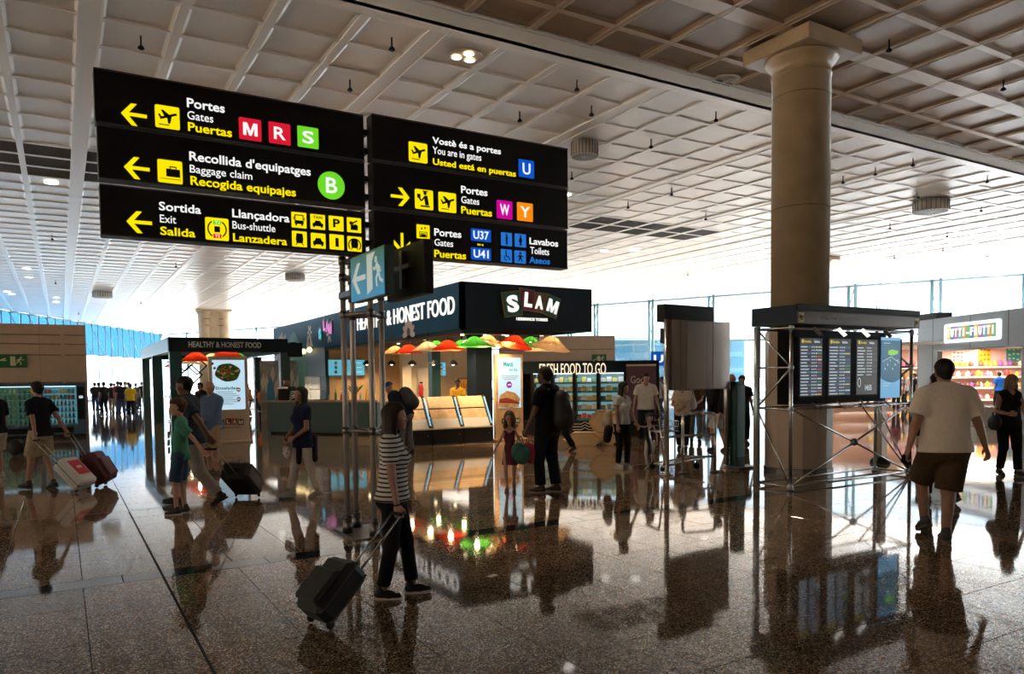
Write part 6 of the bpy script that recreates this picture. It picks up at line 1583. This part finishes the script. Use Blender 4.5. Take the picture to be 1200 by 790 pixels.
# --- man in black with a backpack and party bags
P = person('tall man all in black carrying a backpack and two coloured bags', gp(641, 577), rel(60), 1.85, .0085, 1.05, feet=[(.05, .09, .087, 0, 8), (-.10, -.09, .087, 0, -8)], hands=[(.17, .28, .86), (.1, -.27, .85)], curl=(80, 50), lean=0, head=(8, 4),
           top=dict(m=CL('tee_black', (0, 0, 0)), hem=.84, sleeve=.66, loose=.026), bottom=dict(m=CL('trousers_ink', (.008, .010, .016)), loose=.024, len=1.93, leg=.075), shoes=SH('dark_red', (.05, .015, .015), (.25, .22, .2)), hair=dict(style='short', m=hb), skin_='dark')
worn(P, 'backpack', 'large black backpack on the man all in black', 'backpack', [Prim('c', (-.25, 0, 1.02), (-.24, 0, 1.30), .15, .13, sc=(.85, 1.05, 1), k=.04), Prim('c', (-.33, 0, 1.0), (-.33, 0, 1.1), .09, k=.05)], bm_, extra=('shoulder_strap', [Prim('c', (-.12, .13, 1.43), (.10, .13, 1.38), .022, k=.01), Prim('c', (.10, .13, 1.38), (.10, .14, 1.15), .02, k=.01), Prim('c', (-.12, -.13, 1.43), (.10, -.13, 1.38), .022, k=.01)], M_blackm))
hp = handpt(P, 0)
for dx, dy, c, lab in ((-.07, .0, (.03, .16, .12), 'green round shopping bag hanging from the hand of the man in black'), (.13, .12, (.50, .03, .09), 'pink shopping bag beside the green one')):
    r_ = cam_to_world(1, 0, 0); t = thing('shopping_bag', lab, 'bag', hp+Vector((r_.x*dx, r_.y*dx, -.42))+Vector((.0, dy, 0)), R(rel(0)))
    sdf_obj('body', [Prim('c', (0, -.02, .14), (0, .02, .18), .13, .11, sc=(.55, 1, 1.15), k=.03)], .012, mat('bagc%d' % int(dx*100+9), c, .5, noise=.3, nscale=9), t, 1, noise=.004)
    MB().path([(0, -.05, .30), (0, -.02, .40), (0, .02, .40), (0, .05, .30)], .008, 6).build('carry_loop', mat('bagc%d' % int(dx*100+9), (0, 0, 0)), t)
# --- worker at the fridges
P = person('worker in black with a cap stepping past the lit fridges', gp(661, 529), rel(115), 1.58, .012, 1.0, feet=[(-.22, .08, .12, -20, 5), (.25, -.08, .087, 5, -5)], hands=[(.28, .12, 1.0), (.22, -.15, .95)], lean=14, head=(15, 22), pz=.90,
           top=dict(m=CL('top_ink', (.010, .014, .03)), hem=.84, sleeve=.7, loose=.022), bottom=dict(m=CL('trousers_ink', (0, 0, 0)), loose=.026, len=1.93, leg=.08), shoes=SH('black', (0, 0, 0)), hair=dict(style='cap', m=CL('cap_black', (.01, .01, .012))))
# --- family by the steel board
P = person('woman in a white t-shirt and black trousers holding a child by the hand', gp(729, 549), rel(-140), 1.60, .011, .98, True, feet=[(.06, .08, .087, 0, 5), (-.05, -.07, .087, 0, -5)], hands=[(.22, .22, .86), (.1, -.24, .84)], head=(15, 4), lean=2,
           top=dict(m=CL('tee_white', (.60, .58, .55)), hem=.90, sleeve=.4, loose=.018), bottom=dict(m=CL('trousers_black', (0, 0, 0)), loose=.012, len=1.92, leg=.055), shoes=SH('pale', (0, 0, 0)), hair=dict(style='long', m=hb, l=.8))
worn(P, 'shoulder_bag', 'sand coloured bag slung behind the woman in the white t-shirt', 'bag', [Prim('c', (-.20, -.22, .95), (-.18, -.22, 1.08), .13, .09, sc=(1, .7, 1), k=.04)], CL('bag_sand', (.42, .36, .26)))
worn(P, 'jacket', 'black jacket hanging at the hip of the woman in the white t-shirt', 'jacket', [Prim('c', (-.14, -.24, .80), (-.18, -.24, .60), .09, .08, k=.04)], CL('jacket_black', (.012, .012, .014)))
P = person('dark haired man in a white t-shirt and dark jeans behind the child', gp(757, 521), rel(175), 1.80, .012, 1.02, feet=[(.12, .09, .087, 0, 5), (-.28, -.09, .12, -20, -5)], hands=[(.08, .30, .86), (.10, -.30, .86)], head=(10, 2), lean=2, pz=.90,
           top=dict(m=CL('tee_white', (0, 0, 0)), hem=.88, sleeve=.62, loose=.026), bottom=dict(m=CL('jeans_dark', (.012, .018, .035)), loose=.018, len=1.93, leg=.066), shoes=SH('black', (0, 0, 0)), hair=dict(style='short', m=hb))
P = person('toddler in a black dress and white leggings reaching up to the woman in white', gp(762, 549), rel(150), .98, .0095, .80, True, True, hsc=1.42, feet=[(-.10, .07, .10, -10, 5), (.08, -.06, .085, 0, -5)], hands=[(.05, .25, .88), (.22, -.42, 1.45)], lean=2, pz=.90,
           dress=dict(m=CL('dress_black', (.014, .012, .016)), hem=.50, w=.19), bottom=dict(m=CL('leggings_white', (.5, .48, .46)), loose=.008, len=1.9, leg=.05), shoes=SH('pale', (0, 0, 0)), hair=dict(style='bob', m=hd, l=.8), head=(25, -12), skin_='light')
# --- man in white tee and brown shorts, right
P = person('broad man in a white t-shirt and brown shorts walking away on the right', gp(1106, 633), rel(-4), 1.86, .0068, 1.17, feet=[(.26, .06, .16, -22, 4), (-.08, .02, .087, 0, -10)], hands=[(-.02, .36, .84), (.06, -.41, .86)], lean=3, pz=.915, curl=(70, 38), head=(0, 3), elbow=[(-1, .9, -.2), (-1, -.9, -.2)],
           top=dict(m=CL('tee_offwhite', (.82, .74, .64), noise=.06), hem=.86, sleeve=.66, loose=.028, flare=1.04, fold=.003), bottom=dict(m=CL('shorts_brown', (.085, .055, .03)), len=.98, loose=.03, leg=.118, name='shorts'), shoes=SH('grey_trainer', (.06, .055, .05), (.10, .09, .085)), hair=dict(style='buzz', m=hb), skin_='tan')
t = thing('phone', 'black phone or wallet in the left hand of the broad man', 'phone', handpt(P, 0)); MB().box((0, 0, -.02), (.13, .03, .09), bev=.01, M=Matrix.Rotation(R(25), 3, 'Y')).build('case', M_blackm, t)
P = person('person in black mostly hidden ahead of the broad man in white', gp(1098, 588), rel(10), 1.70, .0095, 1.0, feet=[(.1, .09, .087, 0, 5), (-.2, -.1, .12, -25, -5)], hands=[(.0, .3, .82), (.1, -.28, .82)], top=dict(m=CL('tee_black', (0, 0, 0)), hem=.84, sleeve=1.9, loose=.026), bottom=dict(m=CL('trousers_black', (0, 0, 0)), loose=.02, len=1.93, leg=.07), shoes=SH('black', (0, 0, 0)), hair=dict(style='short', m=hb))
# --- woman in black far right
P = person('blond woman in a black sleeveless top and black trousers walking towards the camera', gp(1181, 557), rel(178), 1.66, .0085, 1.06, True, feet=[(.14, .08, .087, 6, 5), (-.10, -.08, .10, -10, -5)], hands=[(.10, .30, .84), (.24, -.16, 1.08, .5, .6, 0)], curl=(30, 60), head=(-6, 8), lean=2,
           top=dict(m=CL('top_black', (.016, .015, .016)), hem=.86, sleeve=0, loose=.016), bottom=dict(m=CL('trousers_black', (0, 0, 0)), loose=.014, len=1.95, leg=.066), shoes=SH('black', (0, 0, 0)), hair=dict(style='bob', m=hbl, l=.85), skin_='tan')
worn(P, 'handbag', 'black shoulder bag at the hip of the blond woman', 'bag', [Prim('c', (.08, -.27, .92), (.0, -.27, .92), .12, .12, sc=(1, .55, 1.1), k=.03)], bm_, extra=('shoulder_strap', [Prim('c', (.05, -.25, 1.03), (.0, -.15, 1.44), .014, k=.01), Prim('c', (.0, -.15, 1.44), (-.06, -.25, 1.03), .014, k=.01)], M_blackm))
# --- traveller bending behind the mast
P = person('traveller in a blue cap and dark jacket leaning over behind the mast', gp(476, 533), rel(75), 1.74, .011, 1.1, feet=[(.05, .1, .087, 0, 5), (-.1, -.1, .087, 0, -5)], hands=[(.40, .12, 1.05), (.42, -.12, 1.02)], lean=34, head=(0, -5),
           top=dict(m=CL('jacket_ink', (.010, .014, .028)), hem=.84, sleeve=1.9, loose=.03), bottom=dict(m=CL('jeans_grey', (.12, .12, .13)), loose=.022, len=1.93, leg=.07), shoes=SH('black', (0, 0, 0)), hair=dict(style='cap', m=CL('cap_blue', (.01, .05, .20))))
Tb = P['T']
worn(P, 'backpack', 'bulging navy backpack on the traveller behind the mast', 'backpack', [Prim('c', Tb(-.27, 0, 1.05), Tb(-.26, 0, 1.30), .17, .15, sc=(1, 1.05, 1), k=.04)], mat('pack_navy', (.012, .014, .03), .6))
P = person('kiosk worker in a yellow shirt behind the display counters', (10.0, 19.7, 0), rel(160), 1.68, .013, 1.0, top=dict(m=CL('shirt_yellow', (.75, .42, .03)), hem=.86, sleeve=.6, loose=.02), bottom=dict(m=CL('trousers_black', (0, 0, 0)), loose=.02), hands=[(.3, .2, 1.0), (.3, -.1, 1.05)], hair=dict(style='short', m=hb), skin_='dark', head=(20, 8))
P.clear()
# --- background figures
tops = dict(black=(.014, .014, .016), red=(.22, .03, .03), white=(.6, .58, .55), blue=(.04, .08, .20), grey=(.16, .16, .17), yellow=(.75, .50, .02), green=(.03, .12, .08), orange=(.62, .20, .05), cream=(.50, .42, .32), brown=(.10, .055, .03), cobalt=(.01, .10, .42), pink=(.50, .10, .16))
btm = dict(black=(.010, .010, .012), jeans=(.04, .07, .13), khaki=(.38, .31, .22), white=(.6, .58, .55), grey=(.14, .14, .14), brown=(.08, .05, .03))
def walker(label, px, py, yaw, Ht, tc, bc, hair=('short', hb), h=.022, female=False, short=False, stride=.1, g=None, sk='tan', loc=None, hands=None, lean=2, head=(0, 0), long_sleeve=False):
    return person(label, loc if loc is not None else gp(px, py), rel(yaw), Ht, h, 1.0, female, feet=[(stride, .09, .087, 0, 5), (-stride, -.09, .10, -8, -5)], hands=hands, lean=lean, pz=.92,
                  top=dict(m=CL('far_'+tc, tops[tc]), hem=.86, sleeve=1.9 if long_sleeve else .65, loose=.024), bottom=dict(m=CL('farb_'+bc, btm[bc]), loose=.022, len=.9 if short else 1.92, leg=.1 if short else .07, name='shorts' if short else 'trousers'),
                  shoes=SH('black', (0, 0, 0)), hair=dict(style=hair[0], m=hair[1]), group=g, skin_=sk, head=head)
walker('woman in cream with a white bag, under the steel board by its left post', 800, 527, 160, 1.62, 'cream', 'black', ('long', hd), .013, True, hands=[(.25, .0, 1.0, 0, -1, 0), (.2, -.2, 1.1, .3, .6, .3)])
p = gp(804, 526); t = thing('tote_bag', 'white tote bag on the arm of the woman in cream', 'bag', (p.x, p.y, .92), R(rel(0))); sdf_obj('body', [Prim('c', (-.12, -.12, .1), (-.12, -.10, .26), .11, .08, sc=(.6, 1, 1), k=.02)], .014, CL('bag_white', (.62, .60, .56)), t); MB().path([(-.12, -.16, .3), (-.12, -.10, .5), (-.12, -.05, .3)], .01, 6).build('carry_loop', CL('bag_white', (0, 0, 0)), t)
walker('person in a dark brown top and grey trousers under the middle of the steel board', 815, 519, 170, 1.72, 'brown', 'grey', h=.014, hands=[(.28, .06, 1.05), (.28, -.06, 1.05)])
walker('man in black with white shorts, seen left of the right board post', 843, 529, 30, 1.74, 'black', 'white', h=.013, short=True, long_sleeve=True)
walker('pink-faced person in black between the board post and the green pillar', 858, 531, 140, 1.74, 'black', 'black', ('fringe', hg), .013, sk='pink', long_sleeve=True)
walker('person with dark hair just behind the top of the green pillar', 869, 520, 180, 1.70, 'black', 'black', h=.016)
walker('distant person walking seen under the steel board', 828, 482, 0, 1.7, 'black', 'black', h=.024)
walker('distant person in black seen under the flight boards beside the column', 968, 489, 0, 1.72, 'black', 'black', h=.02)
walker('shopper in a cobalt blue shirt inside the sweet shop', 1168, 0, 10, 1.72, 'cobalt', 'black', loc=cf(22.0, 33.8), h=.02)
walker('woman in a pink top at the sweet shop corner, seen through the frame', 1050, 482, 150, 1.58, 'pink', 'jeans', ('long', hd), .02, True)
walker('blond person beside the woman in pink at the sweet shop corner', 1061, 478, 60, 1.66, 'grey', 'black', ('bob', hbl), .02, True)
walker('person in dark clothes at the sweet shop corner, rightmost of three', 1072, 480, 80, 1.70, 'black', 'black', h=.02)
walker('seated diner in orange right of the salad totem', 293, 488, 140, 1.55, 'orange', 'brown', ('long', hd), .02, True, hands=[(.3, .1, 1.1), (.3, -.1, 1.1)], lean=10)
walker('diner in orange and white nearer the teal counter', 306, 491, 120, 1.40, 'orange', 'jeans', ('long', H_('brown', (0, 0, 0))), .02, True, lean=12)
walker('person in dark clothes behind the man in the dark polo, hair just visible', 237, 509, 150, 1.66, 'black', 'black', h=.018)
walker('diner in red under the canopy behind the boy', 203, 494, 120, 1.55, 'red', 'jeans', h=.02)
walker('person in white by the right end of the fridges, behind the white t-shirts', 770, 492, 170, 1.70, 'white', 'jeans', h=.022)
walker('person in green farther behind the fridges by the gate sign', 776, 486, 100, 1.68, 'green', 'black', h=.024)
crowd = [(112, 483, 20, 'black', 'jeans', 'dark figure at the far left end of the queue'), (117, 480, 90, 'green', 'black', 'figure in dark green at the left of the queue'), (123, 486, 60, 'black', 'black', 'thin figure all in black in the queue'),
         (131, 484, 10, 'black', 'khaki', 'figure in a black top and khaki trousers in the queue'), (135, 480, 200, 'grey', 'black', 'grey-topped figure behind the khaki trousers in the queue'), (139, 484, 0, 'red', 'grey', 'figure in a dark red top in the queue'),
         (143, 487, 40, 'black', 'jeans', 'dark-topped figure in jeans mid-queue'), (148, 485, 190, 'white', 'jeans', 'figure in a white top and jeans in the queue'), (152, 480, 90, 'blue', 'jeans', 'figure in blue right of the white top in the queue'),
         (160, 483, 0, 'grey', 'jeans', 'grey-topped figure right of the yellow one'), (167, 479, 45, 'black', 'black', 'black-topped figure at the right end of the queue')]
for px, py, yw, a, b, lab in crowd: walker(lab, px, py, yw, 1.62+.03*(px % 5), a, b, h=.019, short=False, stride=.05+.02*(px % 3))
walker('figure in a bright yellow top and black trousers at the right of the queue', 154, 489, 30, 1.62, 'yellow', 'black', h=.019, stride=.2)

# --- luggage trolley behind the rail
t = thing('luggage_trolley', 'steel luggage trolley with a wire basket behind the steel board post', 'trolley', gp(795, 551), R(rel(-75)))
MB().path([(-.45, -.24, .10), (.42, -.17, .22), (.42, .17, .22), (-.45, .24, .10)], .018, 8).build('base_tube', Mt, t)
MB().path([(-.38, -.22, .12), (-.50, -.24, 1.0), (-.50, .24, 1.0), (-.38, .22, .12)], .018, 8).build('push_frame', Mt, t)
MB().tube((-.52, -.26, 1.0), (-.52, .26, 1.0), .022, 10).build('handle_bar', M_blackm, t)
b = MB()
for q in range(6): b.tube((-.47, -.2+.08*q, .70), (-.12, -.2+.08*q, .72), .005, 5).tube((-.12, -.2+.08*q, .72), (-.10, -.2+.08*q, .90), .005, 5)
for z in (.72, .80, .90): b.tube((-.48, -.22, z), (-.11, -.22, z), .006, 5).tube((-.48, .22, z), (-.11, .22, z), .006, 5).tube((-.11, -.22, z), (-.11, .22, z), .006, 5)
b.build('wire_basket', Mt, t)
for x, y_ in ((-.40, -.22), (-.40, .22), (.36, 0)):
    w = MB().lathe([(.05, -.018), (.062, -.012), (.062, .012), (.05, .018)], (x, y_, .063), 14, Matrix.Rotation(R(90), 3, 'X')); w.tube((x, y_, .06), (x, y_, .16), .012, 6); w.build('wheel', M_blackm, t)
for s in (-.1, 0, .1): MB().tube((-.42, s*1.5, .11), (.40, s, .22), .01, 6).build('deck_bar', Mt, t)

# ================================================================ small ceiling fittings
def sprinkler(px, py, z, lab):
    p = gp(px, py, z-.02); t = thing('sprinkler', lab, 'sprinkler', (p.x, p.y, z), 0, 'ceiling sprinklers')
    MB().tube((0, 0, .02), (0, 0, -.14), .014, 6).lathe([(.03, -.19), (.055, -.17), (.03, -.13), (.01, -.12)], n=8).build('head', M_blackm, t); return t
sp = [(165, 45, 1), (410, 96, 1), (459, 47, 1), (412, 97, 0), (676, 96, 1), (609, 133, 1), (693, 126, 1), (839, 133, 1), (763, 165, 1), (670, 203, 1), (736, 238, 1), (787, 222, 1), (827, 252, 1), (806, 319, 1), (61, 276, 1), (65, 329, 1), (206, 309, 1), (165, 353, 1), (92, 366, 1),
      (970, 164, 1), (988, 208, 1), (1026, 198, 1), (1070, 187, 1), (1076, 226, 1), (1043, 263, 1), (1110, 273, 1), (1157, 207, 1), (1150, 242, 1), (1048, 299, 1), (1105, 290, 1), (1157, 297, 1)]
zone = lambda px: 0 if px < 300 else 1 if px < 700 else 2 if px < 900 else 3
zn = {}
for px, py, on in sorted(sp):
    zn[zone(px)] = zn.get(zone(px), 0)+1
    if on: sprinkler(px, py, ZC, 'small dark sprinkler head, %s from left on the %s' % (nth(zn[zone(px)]), 'white ceiling left of the signs' if px < 300 else 'white ceiling around the hanging signs' if px < 700 else 'white ceiling between signs and big column' if px < 900 else 'bright ceiling right of the big column'))
sprinkler(1042, 49, ZS, 'silver-tipped sprinkler on the brown soffit nearest the column capital'); sprinkler(1176, 96, ZS, 'sprinkler on the brown soffit at the right edge')
def drum(px, py, z, r, lab):
    p = gp(px, py, z-.3); t = thing('ceiling_speaker', lab, 'loudspeaker', (p.x, p.y, z-.34)); m = mat('drum_grey', (.40, .36, .31), .5)
    MB().lathe([(r*.98, 0), (r, .02), (r, .34)], n=32).build('drum', m, t); b = MB()
    for q in range(24):
        a = 2*math.pi*q/24; b.tube((r*1.005*math.cos(a), r*1.005*math.sin(a), .02), (r*1.005*math.cos(a), r*1.005*math.sin(a), .32), .012, 4)
        b.add([(r*.15*math.cos(a), r*.15*math.sin(a), -.004), (r*.92*math.cos(a-.06), r*.92*math.sin(a-.06), -.004), (r*.92*math.cos(a+.06), r*.92*math.sin(a+.06), -.004)], [(2, 1, 0)])
    b.build('grille', mat('drum_dark', (.10, .09, .08), .6), t)['kind'] = 'stuff'
drum(685, 182, ZC, .30, 'drum-shaped ceiling loudspeaker right of the top hanging sign')
drum(1091, 247, ZC, .50, 'drum-shaped ceiling loudspeaker over the flight board frame')
drum(346, 328, ZC, .46, 'far drum-shaped ceiling loudspeaker left of the mast')
drum(120, 348, ZC, .52, 'far drum-shaped ceiling loudspeaker above the beige block')
def cluster(px, py, z, lit, lab):
    p = gp(px, py, z); t = thing('ceiling_downlight', lab, 'light', (p.x, p.y, z-.005))
    MB().lathe([(.28, 0), (.28, .03), (.05, .03)], n=28).build('plate', mat('plate_white' if not lit else 'plate_grey', (.7, .68, .66) if not lit else (.45, .38, .30), .4), t)
    for q in range(3):
        a = 2*math.pi*q/3+.5; x, y_ = .14*math.cos(a), .14*math.sin(a)
        MB().lathe([(.095, -.012), (.10, -.02), (.085, -.02)], (x, y_, 0), 18, cap=False).build('lamp_ring', M_steeld if not lit else mat('ring_warm', (.5, .4, .3), .4), t)
        MB().lathe([(.084, -.014), (.084, -.010)], (x, y_, 0), 18).build('lamp_lens', emat('lens_warm', (1, .80, .55), 7) if lit else mat('lens_off', (.35, .33, .31), .2), t)
    if lit:
        l = bpy.data.lights.new('lamp_light', 'SPOT'); l.energy = 260; l.color = (1, .78, .52); l.spot_size = R(120); l.spot_blend = .6; l.shadow_soft_size = .15
        o = bpy.data.objects.new('lamp_light', l); o.parent = t; o.location = (0, 0, -.05); COL.objects.link(o)
cluster(545, 66, ZC, True, 'lit warm three-lamp downlight above the right hanging signs')
cluster(850, 95, ZS, False, 'white unlit three-lamp downlight left of the column capital')
dl = [(8, 342), (14, 345), (31, 315), (34, 325), (66, 349), (66, 354), (219, 331), (708, 294), (744, 293), (677, 322), (709, 327), (740, 326), (769, 335), (712, 341), (826, 321), (320, 329), (323, 335), (291, 341), (310, 353), (373, 350), (60, 214), (663, 228)]
for i, (px, py) in enumerate(sorted(dl)):
    p = gp(px, py, ZC); t = thing('small_downlight', 'small bright ceiling downlight, %s from left, %s' % (nth(i+1), 'left of the signs' if px < 280 else 'between the left signs and the mast' if px < 400 else 'right of the right signs'), 'light', (p.x, p.y, ZC-.02), 0, 'far ceiling downlights')
    MB().lathe([(.16, 0), (.17, .03)], n=14).build('lens', emat('lens_cool', (1, .95, .85), 4), t)

t = tag(MB().box((0, 0, .002), (.10, .05, .002), rz=.4).build('paper_scrap', mat('paper_white', (0, 0, 0)), None, gp(577, 675)), 'small white paper scrap on the granite floor right of the woman in stripes', 'paper')
# ---------------------------------------------------------------- symbols and letters belong to the coloured plates they stand on
def bbc(o):
    n = len(o.data.vertices); co = np.empty(n*3); o.data.vertices.foreach_get('co', co); co = co.reshape(-1, 3)
    return co.min(0), co.max(0)
CH = {}
for o in bpy.data.objects:
    if o.parent and o.type == 'MESH': CH.setdefault(o.parent.name, []).append(o)
for root in [o for o in bpy.data.objects if o.parent is None and o.name.startswith(('direction_sign', 'screen_bay', 'advert_totem', 'exit_sign', 'sweet_shop', 'food_kiosk'))]:
    cs = [(o,)+bbc(o) for o in CH.get(root.name, []) if len(o.data.vertices) and o.name.split('.')[0] in ('pictogram', 'lettering', 'gate_square', 'gate_circle', 'screen', 'screen_icon', 'logo_square', 'letter_tile', 'small_print', 'salad_bit', 'doorway', 'running_figure', 'sign_face', 'price_bar', 'price_disc', 'row_stripe', 'flight_rows')]
    plates = [c for c in cs if c[0].name.split('.')[0] in ('gate_square', 'gate_circle', 'pictogram', 'logo_square', 'letter_tile', 'screen', 'sign_face')]
    for o, a, b in cs:
        ctr = (a+b)/2; best = None
        for p, pa, pb in plates:
            if p is o: continue
            size = lambda lo, hi: np.prod(sorted(hi-lo)[1:])
            if np.all(ctr > pa-.03) and np.all(ctr < pb+.03) and size(a, b) < size(pa, pb)*.98 and len(p.data.vertices) <= 60:
                if best is None or size(pa, pb) < size(best[1], best[2]): best = (p, pa, pb)
        if best is not None and best[0].parent == root and not any(c.parent == o for c in CH.get(root.name, [])):
            o.parent = best[0]
            if o.name.startswith('pictogram'): o.name = 'symbol'
